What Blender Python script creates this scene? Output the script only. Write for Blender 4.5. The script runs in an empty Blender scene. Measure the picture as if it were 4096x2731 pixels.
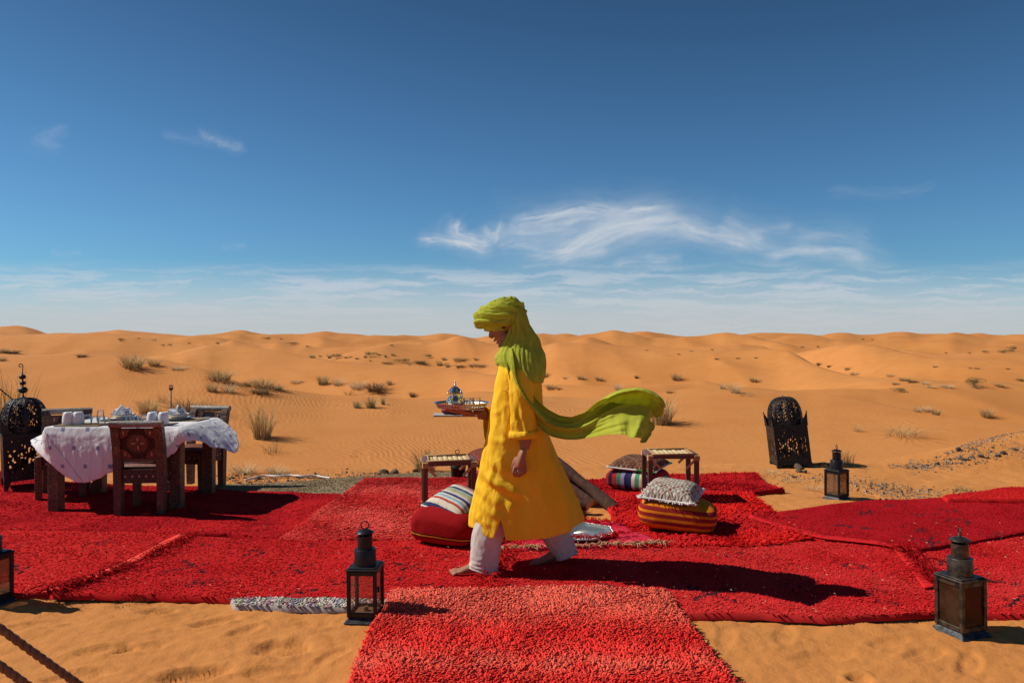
import bpy, math, random
import numpy as np
from mathutils import Vector, Matrix

random.seed(7)
RNG = np.random.default_rng(11)
scene = bpy.context.scene
COL = scene.collection

# ------------------------------------------------------------------ camera
FOC = 2958.0          # focal length in photograph pixels (26 mm on a 36 mm gate, 4096 px wide)
CX, CY, EYE = 2048.0, 1365.5, 1.5
cam_data = bpy.data.cameras.new('camera')
cam_data.lens = FOC / 4096.0 * 36.0
cam_data.sensor_width = 36.0
cam_data.clip_start = 0.05
cam_data.clip_end = 6000.0
cam = bpy.data.objects.new('camera', cam_data)
cam.location = (0, 0, EYE)
cam.rotation_euler = (math.radians(90), 0, 0)
COL.objects.link(cam)
scene.camera = cam

# ------------------------------------------------------------------ sun and sky
SUN_EL = math.radians(43.5)
SUN_AZ = math.atan2(-0.990, 0.141)          # to the sun, measured from +Y towards +X
TO_SUN = Vector((math.sin(SUN_AZ) * math.cos(SUN_EL), math.cos(SUN_AZ) * math.cos(SUN_EL), math.sin(SUN_EL)))
sun_data = bpy.data.lights.new('sun', 'SUN')
sun_data.energy = 4.95
sun_data.angle = math.radians(0.53)
sun_data.color = (1.0, 0.93, 0.82)
sun = bpy.data.objects.new('sun', sun_data)
sun.rotation_euler = TO_SUN.to_track_quat('Z', 'Y').to_euler()
sun.location = (-20, 5, 20)
COL.objects.link(sun)

world = bpy.data.worlds.new('World')
scene.world = world
world.use_nodes = True


class NT:
    """small helper to write node trees"""
    def __init__(self, tree):
        self.t = tree
        tree.nodes.clear()

    def n(self, kind, **kw):
        nd = self.t.nodes.new(kind)
        for k, v in kw.items():
            setattr(nd, k, v)
        return nd

    def link(self, a, b):
        self.t.links.new(a, b)

    def put(self, sock, v):
        if hasattr(v, 'is_linked') or isinstance(v, bpy.types.NodeSocket):
            self.t.links.new(v, sock)
        else:
            sock.default_value = v

    def m(self, op, a, b=None, c=None, clamp=False):
        nd = self.n('ShaderNodeMath', operation=op, use_clamp=clamp)
        self.put(nd.inputs[0], a)
        if b is not None:
            self.put(nd.inputs[1], b)
        if c is not None:
            self.put(nd.inputs[2], c)
        return nd.outputs[0]

    def vm(self, op, a, b=None):
        nd = self.n('ShaderNodeVectorMath', operation=op)
        self.put(nd.inputs[0], a)
        if b is not None:
            self.put(nd.inputs[1], b)
        return nd.outputs[0]

    def comb(self, x, y, z):
        nd = self.n('ShaderNodeCombineXYZ')
        for s, v in zip(nd.inputs, (x, y, z)):
            self.put(s, v)
        return nd.outputs[0]

    def sep(self, v):
        nd = self.n('ShaderNodeSeparateXYZ')
        self.put(nd.inputs[0], v)
        return nd.outputs

    def noise(self, vec, scale, detail=4.0, rough=0.5, dist=0.0, col=False):
        nd = self.n('ShaderNodeTexNoise')
        if vec is not None:
            self.put(nd.inputs['Vector'], vec)
        nd.inputs['Scale'].default_value = scale
        nd.inputs['Detail'].default_value = detail
        nd.inputs['Roughness'].default_value = rough
        nd.inputs['Distortion'].default_value = dist
        return nd.outputs['Color' if col else 'Fac']

    def ramp(self, fac, stops, interp='LINEAR'):
        nd = self.n('ShaderNodeValToRGB')
        nd.color_ramp.interpolation = interp
        el = nd.color_ramp.elements
        while len(el) < len(stops):
            el.new(0.5)
        for e, (p, c) in zip(el, stops):
            e.position = p
            e.color = c if len(c) == 4 else (*c, 1)
        self.put(nd.inputs[0], fac)
        return nd.outputs[0]

    def mix(self, fac, a, b, blend='MIX'):
        nd = self.n('ShaderNodeMix', data_type='RGBA', blend_type=blend)
        self.put(nd.inputs[0], fac)
        self.put(nd.inputs[6], a if not isinstance(a, tuple) or len(a) == 4 else (*a, 1))
        self.put(nd.inputs[7], b if not isinstance(b, tuple) or len(b) == 4 else (*b, 1))
        return nd.outputs[2]

    def mapr(self, v, a, b, c=0.0, d=1.0, smooth=True):
        nd = self.n('ShaderNodeMapRange')
        if smooth:
            nd.interpolation_type = 'SMOOTHSTEP'
        self.put(nd.inputs[0], v)
        nd.inputs[1].default_value = a
        nd.inputs[2].default_value = b
        nd.inputs[3].default_value = c
        nd.inputs[4].default_value = d
        return nd.outputs[0]


def build_world():
    t = NT(world.node_tree)
    sky = t.n('ShaderNodeTexSky', sky_type='NISHITA')
    sky.sun_disc = False
    sky.sun_elevation = SUN_EL
    sky.sun_rotation = SUN_AZ % (2 * math.pi)
    sky.altitude = 700.0
    sky.air_density = 1.0
    sky.dust_density = 0.5
    sky.ozone_density = 2.2
    # the deep, slightly polarised blue of the desert sky
    blue = t.mix(1.0, sky.outputs[0], SKY_TINT, 'MULTIPLY')
    tc = t.n('ShaderNodeTexCoord')
    up = t.sep(t.vm('NORMALIZE', tc.outputs['Generated']))[2]
    k = t.mapr(up, 0.10, 0.60, 1.0, 0.52)
    blue = t.mix(1.0, blue, t.comb(k, k, k), 'MULTIPLY')
    bg = t.n('ShaderNodeBackground')
    t.link(blue, bg.inputs['Color'])
    bg.inputs['Strength'].default_value = SKY_STRENGTH
    out = t.n('ShaderNodeOutputWorld')
    t.link(bg.outputs[0], out.inputs['Surface'])
    world.cycles.sampling_method = 'MANUAL'
    world.cycles.sample_map_resolution = 256


SKY_TINT = (0.525, 0.915, 1.16)
SKY_STRENGTH = 0.075
build_world()
scene.view_settings.view_transform = 'Standard'
scene.view_settings.look = 'None'
scene.view_settings.exposure = 0.0
scene.view_settings.gamma = 1.0
scene.view_settings.use_curve_mapping = False
scene.cycles.use_denoising = True
scene.cycles.max_bounces = 6
scene.cycles.transparent_max_bounces = 16
scene.cycles.sample_clamp_indirect = 4.0


# ------------------------------------------------------------------ general helpers
def at(px, py, d):
    """point seen at photograph pixel (px, py) at depth d"""
    return Vector(((px - CX) / FOC * d, d, EYE - (py - CY) / FOC * d))


def gnd(px, py, z=0.0):
    d = (EYE - z) * FOC / (py - CY)
    return Vector(((px - CX) / FOC * d, d, z))


_PERM = np.random.default_rng(3).permutation(512).astype(np.int64)
_PERM = np.concatenate([_PERM % 256, _PERM % 256, _PERM % 256])
_G3 = np.random.default_rng(4).normal(size=(256, 3))
_G3 /= np.linalg.norm(_G3, axis=1, keepdims=True)


def pnoise(x, y, z=0.0):
    """gradient noise, about -0.7..0.7, vectorised"""
    x, y, z = np.broadcast_arrays(np.asarray(x, float), np.asarray(y, float), np.asarray(z, float))
    xi, yi, zi = np.floor(x).astype(np.int64), np.floor(y).astype(np.int64), np.floor(z).astype(np.int64)
    xf, yf, zf = x - xi, y - yi, z - zi
    u, v, w = (q * q * q * (q * (q * 6 - 15) + 10) for q in (xf, yf, zf))
    res = 0
    for dx in (0, 1):
        for dy in (0, 1):
            for dz in (0, 1):
                h = _PERM[(_PERM[(_PERM[(xi + dx) & 255] + yi + dy) & 255] + zi + dz) & 255]
                g = _G3[h]
                dot = g[..., 0] * (xf - dx) + g[..., 1] * (yf - dy) + g[..., 2] * (zf - dz)
                res = res + dot * (u if dx else 1 - u) * (v if dy else 1 - v) * (w if dz else 1 - w)
    return res


def fbm(x, y, z=0.0, oct=4, gain=0.5, lac=2.03):
    a, s, f = 1.0, 0.0, 1.0
    for k in range(oct):
        s = s + a * pnoise(np.asarray(x) * f + 17.3 * k, np.asarray(y) * f - 9.1 * k, np.asarray(z) * f)
        a *= gain
        f *= lac
    return s


def sstep(e0, e1, x):
    t = np.clip((np.asarray(x, float) - e0) / (e1 - e0), 0, 1)
    return t * t * (3 - 2 * t)


def catmull(pts, n):
    """n points along a Catmull-Rom curve through pts (any dimension)"""
    P = np.asarray(pts, float)
    k = len(P)
    T = np.linspace(0, k - 1, n)
    i = np.minimum(T.astype(int), k - 2)
    f = (T - i)[:, None]
    p0 = np.where((i > 0)[:, None], P[np.maximum(i - 1, 0)], 2 * P[0] - P[1])
    p1, p2 = P[i], P[i + 1]
    p3 = np.where((i + 2 < k)[:, None], P[np.minimum(i + 2, k - 1)], 2 * P[-1] - P[-2])
    return 0.5 * ((2 * p1) + (-p0 + p2) * f + (2 * p0 - 5 * p1 + 4 * p2 - p3) * f ** 2 + (-p0 + 3 * p1 - 3 * p2 + p3) * f ** 3)


def mesh_np(name, V, Q=None, T=None, smooth=True):
    """mesh from numpy arrays of verts, quads and triangles"""
    me = bpy.data.meshes.new(name)
    V = np.asarray(V, np.float32).reshape(-1, 3)
    nq = 0 if Q is None else len(Q)
    nt = 0 if T is None else len(T)
    me.vertices.add(len(V))
    me.vertices.foreach_set('co', V.ravel())
    loops = []
    if nq:
        loops.append(np.asarray(Q, np.int32).ravel())
    if nt:
        loops.append(np.asarray(T, np.int32).ravel())
    lv = np.concatenate(loops)
    me.loops.add(len(lv))
    me.loops.foreach_set('vertex_index', lv)
    me.polygons.add(nq + nt)
    st = np.concatenate([np.arange(nq) * 4, nq * 4 + np.arange(nt) * 3]).astype(np.int32)
    me.polygons.foreach_set('loop_start', st)
    me.update(calc_edges=True)
    me.validate()
    me.polygons.foreach_set('use_smooth', np.full(len(me.polygons), bool(smooth)))
    return me


def set_col(me, C, name='col'):
    a = me.color_attributes.new(name, 'FLOAT_COLOR', 'POINT')
    C = np.asarray(C, np.float32)
    if C.shape[1] == 3:
        C = np.hstack([C, np.ones((len(C), 1), np.float32)])
    a.data.foreach_set('color', C.ravel())


def grid_quads(nr, nc, wrap=False, off=0):
    r = np.arange(nr - 1)[:, None]
    c = np.arange(nc if wrap else nc - 1)[None, :]
    c2 = (c + 1) % nc
    return np.stack([r * nc + c, r * nc + c2, (r + 1) * nc + c2, (r + 1) * nc + c], -1).reshape(-1, 4) + off


class MB:
    """collects shapes into one mesh"""
    def __init__(self):
        self.V, self.Q, self.T, self.n = [], [], [], 0

    def add(self, V, Q=None, T=None, M=None):
        V = np.asarray(V, float).reshape(-1, 3)
        if M is not None:
            A = np.array(M)
            V = V @ A[:3, :3].T + A[:3, 3]
        if Q is not None and len(Q):
            self.Q.append(np.asarray(Q, int) + self.n)
        if T is not None and len(T):
            self.T.append(np.asarray(T, int) + self.n)
        self.V.append(V)
        self.n += len(V)
        return self

    def box(self, c, s, M=None, bevel=0.0, taper=1.0):
        """box centred at c with full sizes s; edges chamfered; top scaled by taper"""
        hx, hy, hz = s[0] / 2, s[1] / 2, s[2] / 2
        b = min(bevel, hx * .9, hy * .9, hz * .9)
        if b <= 0:
            v = np.array([[x, y, z] for z in (-hz, hz) for y in (-hy, hy) for x in (-hx, hx)])
            q = [[0, 2, 3, 1], [4, 5, 7, 6], [0, 1, 5, 4], [2, 6, 7, 3], [0, 4, 6, 2], [1, 3, 7, 5]]
            v[4:, :2] *= taper
            return self.add(v + np.array(c), q, None, M)
        rings = []
        for z, i in ((-hz, b), (-hz + b, 0), (hz - b, 0), (hz, b)):
            k = taper if z > 0 else 1.0
            x, y = (hx - i) * k, (hy - i) * k
            bb = b if i == 0 else b * 0.6
            rings.append([[-x + bb, -y, z], [x - bb, -y, z], [x, -y + bb, z], [x, y - bb, z], [x - bb, y, z], [-x + bb, y, z], [-x, y - bb, z], [-x, -y + bb, z]])
        v = np.array(rings).reshape(-1, 3) + np.array(c)
        q = grid_quads(4, 8, True).tolist()
        q += [[7, 6, 5, 0], [0, 5, 4, 1], [1, 4, 3, 2], [24, 29, 30, 31], [25, 28, 29, 24], [26, 27, 28, 25]]
        return self.add(v, q, None, M)

    def lathe(self, prof, n=24, M=None, c=(0, 0, 0), cap=True):
        """prof: list of (r, z) from bottom to top"""
        prof = np.asarray(prof, float)
        a = np.linspace(0, 2 * np.pi, n, endpoint=False)
        V = np.stack([prof[:, 0:1] * np.cos(a), prof[:, 0:1] * np.sin(a), np.repeat(prof[:, 1:2], n, 1)], -1).reshape(-1, 3) + np.array(c)
        Q = grid_quads(len(prof), n, True)
        T = []
        if cap:
            k = len(V)
            V = np.vstack([V, [[c[0], c[1], c[2] + prof[0, 1]], [c[0], c[1], c[2] + prof[-1, 1]]]])
            top = (len(prof) - 1) * n
            for i in range(n):
                j = (i + 1) % n
                if prof[0, 0] > 1e-6:
                    T.append([k, j, i])
                if prof[-1, 0] > 1e-6:
                    T.append([k + 1, top + i, top + j])
        return self.add(V, Q, T, M)

    def tube(self, pts, rad, n=8, M=None, cap=True, flat=None):
        """swept round tube; rad a number or one per point; flat = (a, b) squash in frame axes"""
        P = np.asarray(pts, float)
        R = np.broadcast_to(np.asarray(rad, float), (len(P),))
        tg = np.gradient(P, axis=0)
        tg /= np.maximum(np.linalg.norm(tg, axis=1, keepdims=True), 1e-9)
        up = np.array([0, 0, 1.0]) if abs(tg[0][2]) < 0.9 else np.array([0, 1.0, 0])
        nrm = np.cross(tg[0], up)
        nrm /= np.linalg.norm(nrm)
        a = np.linspace(0, 2 * np.pi, n, endpoint=False)
        fa, fb = flat or (1, 1)
        V = []
        for k in range(len(P)):
            nrm = nrm - tg[k] * nrm.dot(tg[k])
            nrm /= np.linalg.norm(nrm)
            bn = np.cross(tg[k], nrm)
            V.append(P[k] + R[k] * (np.cos(a)[:, None] * nrm * fa + np.sin(a)[:, None] * bn * fb))
        V = np.concatenate(V)
        Q = grid_quads(len(P), n, True)
        T = []
        if cap:
            k = len(V)
            V = np.vstack([V, P[0], P[-1]])
            top = (len(P) - 1) * n
            for i in range(n):
                j = (i + 1) % n
                T += [[k, j, i], [k + 1, top + i, top + j]]
        return self.add(V, Q, T, M)

    def ellipsoid(self, c, r, n=16, m=10, M=None):
        ph = np.linspace(-np.pi / 2, np.pi / 2, m)
        ph[0] += 1e-3
        ph[-1] -= 1e-3
        a = np.linspace(0, 2 * np.pi, n, endpoint=False)
        V = np.stack([np.cos(ph)[:, None] * np.cos(a) * r[0], np.cos(ph)[:, None] * np.sin(a) * r[1], np.sin(ph)[:, None] * r[2] + 0 * a], -1).reshape(-1, 3) + np.array(c)
        return self.add(V, grid_quads(m, n, True), None, M)

    def torus(self, c, R, r, n=24, m=8, M=None):
        a = np.linspace(0, 2 * np.pi, n, endpoint=False)
        b = np.linspace(0, 2 * np.pi, m, endpoint=False)
        V = np.stack([(R + r * np.cos(b)) * np.cos(a)[:, None], (R + r * np.cos(b)) * np.sin(a)[:, None], r * np.sin(b) + 0 * a[:, None]], -1).reshape(-1, 3)
        r_ = np.arange(n)[:, None]
        c_ = np.arange(m)[None, :]
        Q = np.stack([r_ * m + c_, ((r_ + 1) % n) * m + c_, ((r_ + 1) % n) * m + (c_ + 1) % m, r_ * m + (c_ + 1) % m], -1).reshape(-1, 4)
        return self.add(V + np.array(c), Q, None, M)

    def mesh(self, name, smooth=False):
        return mesh_np(name, np.concatenate(self.V), np.concatenate(self.Q) if self.Q else None, np.concatenate(self.T) if self.T else None, smooth)

    def build(self, name, mat, parent=None, smooth=False, angle=None):
        me = self.mesh(name, smooth or angle is not None)
        if angle is not None:
            me.set_sharp_from_angle(angle=math.radians(angle))
        return link(name, me, mat, parent)


def link(name, me, mat=None, parent=None):
    o = bpy.data.objects.new(name, me)
    COL.objects.link(o)
    if mat is not None and me is not None and len(me.materials) == 0:
        me.materials.append(mat)
    if parent is not None:
        o.parent = parent
    return o


def tag(o, label=None, cat=None, group=None, kind=None):
    for k, v in (('label', label), ('category', cat), ('group', group), ('kind', kind)):
        if v is not None:
            o[k] = v
    return o


def thing(name, loc=(0, 0, 0), rotz=0.0, label=None, cat=None, group=None, rot=None, scale=None):
    o = bpy.data.objects.new(name, None)
    COL.objects.link(o)
    o.empty_display_size = 0.1
    o.location = loc
    o.rotation_euler = rot if rot is not None else (0, 0, rotz)
    if scale is not None:
        o.scale = (scale,) * 3
    return tag(o, label, cat, group)


def copy_tree(o, parent=None):
    c = o.copy()
    COL.objects.link(c)
    if parent is not None:
        c.parent = parent
    for ch in list(o.children):
        copy_tree(ch, c)
    return c


# ------------------------------------------------------------------ materials
def mat(name, color=(0.5, 0.5, 0.5), rough=0.6, metal=0.0, var=0.0, vscale=8.0, bump=0.0, bscale=60.0,
        attr=None, transl=0.0, spec=0.35, sheen=0.0, detail=4.0, color2=None, stretch=None):
    m = bpy.data.materials.new(name)
    m.use_nodes = True
    t = NT(m.node_tree)
    b = t.n('ShaderNodeBsdfPrincipled')
    out = t.n('ShaderNodeOutputMaterial')
    tc = t.n('ShaderNodeTexCoord')
    vec = tc.outputs['Object']
    if stretch:
        vec = t.vm('MULTIPLY', vec, stretch)
    if attr:
        a = t.n('ShaderNodeAttribute', attribute_name=attr)
        c = a.outputs['Color']
    else:
        rgb = t.n('ShaderNodeRGB')
        rgb.outputs[0].default_value = (*color, 1)
        c = rgb.outputs[0]
    if color2 is not None:
        f = t.mapr(t.noise(vec, vscale, detail, 0.6), 0.38, 0.62)
        c = t.mix(f, c, color2)
    if var > 0:
        f = t.noise(vec, vscale, detail, 0.6)
        k = t.mapr(f, 0.25, 0.75, 1 - var, 1 + var, False)
        c = t.mix(1.0, c, t.comb(k, k, k), 'MULTIPLY')
    t.link(c, b.inputs['Base Color'])
    b.inputs['Roughness'].default_value = rough
    b.inputs['Metallic'].default_value = metal
    b.inputs['Specular IOR Level'].default_value = spec
    if sheen:
        b.inputs['Sheen Weight'].default_value = sheen
    if bump > 0:
        bn = t.n('ShaderNodeBump')
        bn.inputs['Strength'].default_value = 1.0
        bn.inputs['Distance'].default_value = bump
        t.put(bn.inputs['Height'], t.noise(vec, bscale, 3.0, 0.6))
        t.link(bn.outputs[0], b.inputs['Normal'])
    if transl > 0:
        tr = t.n('ShaderNodeBsdfTranslucent')
        t.link(c, tr.inputs['Color'])
        mx = t.n('ShaderNodeMixShader')
        mx.inputs[0].default_value = transl
        t.link(b.outputs[0], mx.inputs[1])
        t.link(tr.outputs[0], mx.inputs[2])
        t.link(mx.outputs[0], out.inputs['Surface'])
    else:
        t.link(b.outputs[0], out.inputs['Surface'])
    return m


def sand_material():
    m = bpy.data.materials.new('sand')
    m.use_nodes = True
    t = NT(m.node_tree)
    b = t.n('ShaderNodeBsdfPrincipled')
    out = t.n('ShaderNodeOutputMaterial')
    geo = t.n('ShaderNodeNewGeometry')
    p = geo.outputs['Position']
    x, y, z = t.sep(p)
    r = t.n('ShaderNodeVectorMath', operation='LENGTH')
    t.link(p, r.inputs[0])
    dist = r.outputs['Value']
    big = t.noise(p, 0.09, 3.0, 0.5)
    med = t.noise(p, 1.3, 4.0, 0.55)
    c = t.mix(t.mapr(big, 0.3, 0.7), (0.515, 0.203, 0.053), (0.570, 0.238, 0.068))
    c = t.mix(t.m('MULTIPLY', t.mapr(med, 0.35, 0.75), 0.35), c, (0.46, 0.165, 0.038))
    fine = t.noise(p, 900.0, 2.0, 0.7)
    k = t.mapr(fine, 0.2, 0.8, 0.86, 1.14, False)
    c = t.mix(1.0, c, t.comb(k, k, k), 'MULTIPLY')
    t.link(c, b.inputs['Base Color'])
    b.inputs['Roughness'].default_value = 0.9
    b.inputs['Specular IOR Level'].default_value = 0.15
    # wind ripples on the open sand beyond the terrace, fading out far off
    wv = t.n('ShaderNodeTexWave', wave_type='BANDS', bands_direction='X', wave_profile='SIN')
    ang = math.radians(28)
    rx = t.m('ADD', t.m('MULTIPLY', x, math.cos(ang)), t.m('MULTIPLY', y, math.sin(ang)))
    ry = t.m('ADD', t.m('MULTIPLY', x, -math.sin(ang)), t.m('MULTIPLY', y, math.cos(ang)))
    wob = t.noise(p, 0.55, 3.0, 0.5, 0.0)
    rx2 = t.m('ADD', rx, t.m('MULTIPLY', wob, 1.1))
    t.link(t.comb(rx2, t.m('MULTIPLY', ry, 0.12), 0.0), wv.inputs['Vector'])
    wv.inputs['Scale'].default_value = 3.0
    wv.inputs['Distortion'].default_value = 1.2
    wv.inputs['Detail'].default_value = 1.5
    wv.inputs['Detail Scale'].default_value = 1.4
    zone = t.m('MULTIPLY', t.mapr(dist, 9.2, 10.5), t.mapr(dist, 26.0, 13.0))
    zone = t.m('MULTIPLY', zone, t.mapr(t.m('DIVIDE', x, y), -0.62, -0.30, 0.15, 1.0))
    zone = t.m('MULTIPLY', zone, t.mapr(t.noise(p, 0.16, 2.0, 0.5), 0.40, 0.56))
    h = t.m('MULTIPLY', t.m('MULTIPLY', wv.outputs['Fac'], zone), 0.0055)
    gr = t.m('MULTIPLY', t.noise(p, 55.0, 4.0, 0.65), 0.004)
    gr2 = t.m('MULTIPLY', t.noise(p, 9.0, 3.0, 0.55), 0.010)
    near = t.mapr(dist, 30.0, 9.0, 0.25, 1.0)
    h = t.m('ADD', h, t.m('MULTIPLY', t.m('ADD', gr, gr2), near))
    bn = t.n('ShaderNodeBump')
    bn.inputs['Strength'].default_value = 1.0
    bn.inputs['Distance'].default_value = 1.0
    t.put(bn.inputs['Height'], h)
    t.link(bn.outputs[0], b.inputs['Normal'])
    t.link(b.outputs[0], out.inputs['Surface'])
    return m


M_SAND = sand_material()

# ------------------------------------------------------------------ terrain
RIDGES = [
    # near to far; (photo x, photo y of the crest, depth)
    [(-1500, 1395, 23), (0, 1417, 22), (340, 1430, 21), (480, 1440, 20.5), (670, 1481, 19.5), (810, 1512, 18.5), (1000, 1570, 17.5), (1300, 1598, 18), (1600, 1606, 17.5), (1983, 1596, 18), (2300, 1600, 18.3), (2656, 1589, 18), (2826, 1584, 18), (3083, 1589, 18), (3233, 1606, 17.3), (3314, 1610, 17), (3647, 1650, 15.3), (3789, 1671, 14.5), (4096, 1694, 13.8), (5600, 1730, 12.8)],
    [(-1500, 1450, 44), (0, 1458, 44), (565, 1458, 42), (680, 1441, 42), (748, 1420, 43), (830, 1405, 44), (1000, 1415, 42), (1190, 1434, 40), (1360, 1450, 38), (1600, 1460, 36), (1834, 1478, 33), (2000, 1520, 28), (2165, 1555, 25), (2353, 1560, 24), (2560, 1562, 23.5), (2701, 1557, 23.5), (2810, 1553, 24), (2940, 1572, 22.5), (3072, 1562, 23), (3377, 1566, 22.5), (3507, 1570, 22.5), (3638, 1562, 23), (3943, 1553, 23.5), (4096, 1549, 24), (5600, 1535, 25)],
    [(-1500, 1345, 78), (0, 1342, 76), (130, 1354, 75), (370, 1356, 74), (435, 1361, 73), (522, 1374, 72), (631, 1385, 72), (762, 1396, 70), (900, 1412, 68), (1100, 1445, 64), (1300, 1440, 64), (1450, 1416, 66), (1525, 1405, 68), (1633, 1396, 69), (1720, 1383, 70), (1786, 1362, 70), (1829, 1348, 70), (1873, 1356, 70), (1938, 1371, 68), (2003, 1388, 64), (2080, 1408, 60), (2170, 1408, 57), (2222, 1394, 56), (2353, 1398, 55), (2483, 1401, 54), (2614, 1407, 52), (2745, 1422, 50), (2832, 1438, 48), (2950, 1438, 47), (3083, 1436, 46), (3159, 1440, 44), (3300, 1475, 38), (3377, 1483, 37), (3500, 1500, 34), (3700, 1522, 31), (4096, 1530, 30), (5600, 1520, 31)],
    [(-1500, 1385, 120), (0, 1387, 120), (600, 1392, 118), (860, 1380, 118), (932, 1360, 118), (990, 1373, 116), (1050, 1387, 115), (1111, 1379, 115), (1180, 1398, 112), (1300, 1407, 110), (1450, 1404, 108), (1560, 1397, 108), (1640, 1386, 110), (1682, 1371, 112), (1735, 1386, 110), (1900, 1402, 105), (2150, 1402, 105), (2290, 1376, 105), (2348, 1357, 106), (2400, 1372, 104), (2475, 1399, 102), (2600, 1402, 100), (2740, 1413, 95), (2880, 1390, 95), (2960, 1381, 95), (3060, 1396, 92), (3130, 1425, 84), (3290, 1418, 70), (3433, 1409, 62), (3507, 1416, 60), (3616, 1444, 56), (3725, 1468, 52), (3812, 1477, 50), (4096, 1481, 48), (5600, 1465, 48)],
    [(-1500, 1350, 190), (0, 1352, 190), (235, 1353, 190), (480, 1362, 190), (560, 1358, 190), (700, 1372, 185), (880, 1362, 185), (1024, 1376, 185), (1200, 1366, 185), (1250, 1350, 186), (1285, 1340, 187), (1330, 1353, 185), (1420, 1372, 182), (1500, 1380, 180), (1600, 1365, 180), (1700, 1375, 180), (1900, 1374, 180), (2100, 1363, 180), (2170, 1359, 180), (2290, 1364, 178), (2400, 1356, 178), (2460, 1343, 178), (2530, 1353, 175), (2610, 1378, 170), (2700, 1374, 165), (2820, 1363, 165), (2900, 1352, 165), (2990, 1369, 160), (3072, 1378, 150), (3203, 1405, 135), (3377, 1405, 125), (3500, 1401, 120), (3681, 1422, 105), (3812, 1427, 100), (4096, 1420, 100), (5600, 1415, 100)],
    [(-1500, 1345, 300), (0, 1345, 300), (235, 1347, 300), (300, 1343, 300), (470, 1346, 300), (600, 1352, 300), (760, 1356, 300), (850, 1349, 300), (905, 1342, 300), (1060, 1352, 300), (1330, 1360, 300), (1480, 1352, 300), (1560, 1346, 300), (1640, 1356, 300), (1900, 1362, 300), (2250, 1352, 300), (2400, 1360, 300), (2560, 1352, 300), (2720, 1370, 300), (2920, 1366, 290), (3072, 1359, 290), (3159, 1346, 290), (3260, 1356, 290), (3333, 1370, 280), (3464, 1378, 270), (3600, 1368, 270), (3725, 1353, 270), (3812, 1338, 270), (3880, 1346, 270), (3960, 1353, 265), (4096, 1357, 260), (5600, 1360, 260)],
    [(-1500, 1310, 440), (-400, 1322, 440), (-150, 1312, 440), (0, 1300, 440), (60, 1298, 440), (100, 1302, 440), (150, 1316, 445), (200, 1335, 450), (238, 1342, 460), (280, 1332, 450), (340, 1334, 450), (410, 1326, 450), (470, 1318, 450), (550, 1327, 450), (650, 1334, 450), (750, 1342, 450), (830, 1345, 450), (870, 1336, 450), (930, 1323, 450), (975, 1319, 450), (1010, 1328, 450), (1060, 1338, 450), (1130, 1336, 450), (1200, 1336, 450), (1260, 1330, 450), (1300, 1324, 450), (1350, 1332, 450), (1420, 1334, 450), (1500, 1346, 450), (1560, 1344, 450), (1606, 1338, 450), (1680, 1344, 450), (1760, 1333, 450), (1820, 1337, 450), (1900, 1355, 460), (1960, 1343, 450), (2060, 1344, 450), (2150, 1348, 450), (2220, 1338, 450), (2260, 1332, 450), (2320, 1344, 450), (2400, 1353, 450), (2450, 1341, 450), (2540, 1326, 450), (2580, 1323, 450), (2640, 1332, 450), (2700, 1342, 450), (2790, 1349, 460), (2880, 1342, 460), (2960, 1339, 460), (3040, 1330, 460), (3120, 1331, 460), (3210, 1334, 460), (3280, 1341, 460), (3340, 1329, 450), (3380, 1329, 450), (3430, 1336, 450), (3500, 1337, 450), (3560, 1329, 450), (3620, 1327, 450), (3680, 1335, 450), (3760, 1335, 450), (3860, 1334, 450), (3920, 1326, 450), (3990, 1334, 450), (4096, 1340, 450), (4400, 1330, 450), (4900, 1345, 450), (5600, 1330, 450)],
]
_RT = []
for rd in RIDGES:
    a = np.array(rd, float)
    xs = np.linspace(-1500, 5600, 1600)
    yy = np.interp(xs, a[:, 0], a[:, 1])
    dd = np.interp(xs, a[:, 0], a[:, 2])
    kk = np.hanning(15)
    kk /= kk.sum()
    yy = np.convolve(np.pad(yy, 7, 'edge'), kk, 'valid')
    kd = np.hanning(61)
    kd /= kd.sum()
    dd = np.convolve(np.pad(dd, 30, 'edge'), kd, 'valid')
    _RT.append((xs, yy, dd))

FOOTPRINTS = []      # (x, y, angle, length, width, depth) pressed into the near sand


def und(x, y):
    """gentle undulation shared by the sand and the carpets"""
    return 0.022 * fbm(np.asarray(x) * 0.9, np.asarray(y) * 0.9, 3.1, 2)


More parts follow.
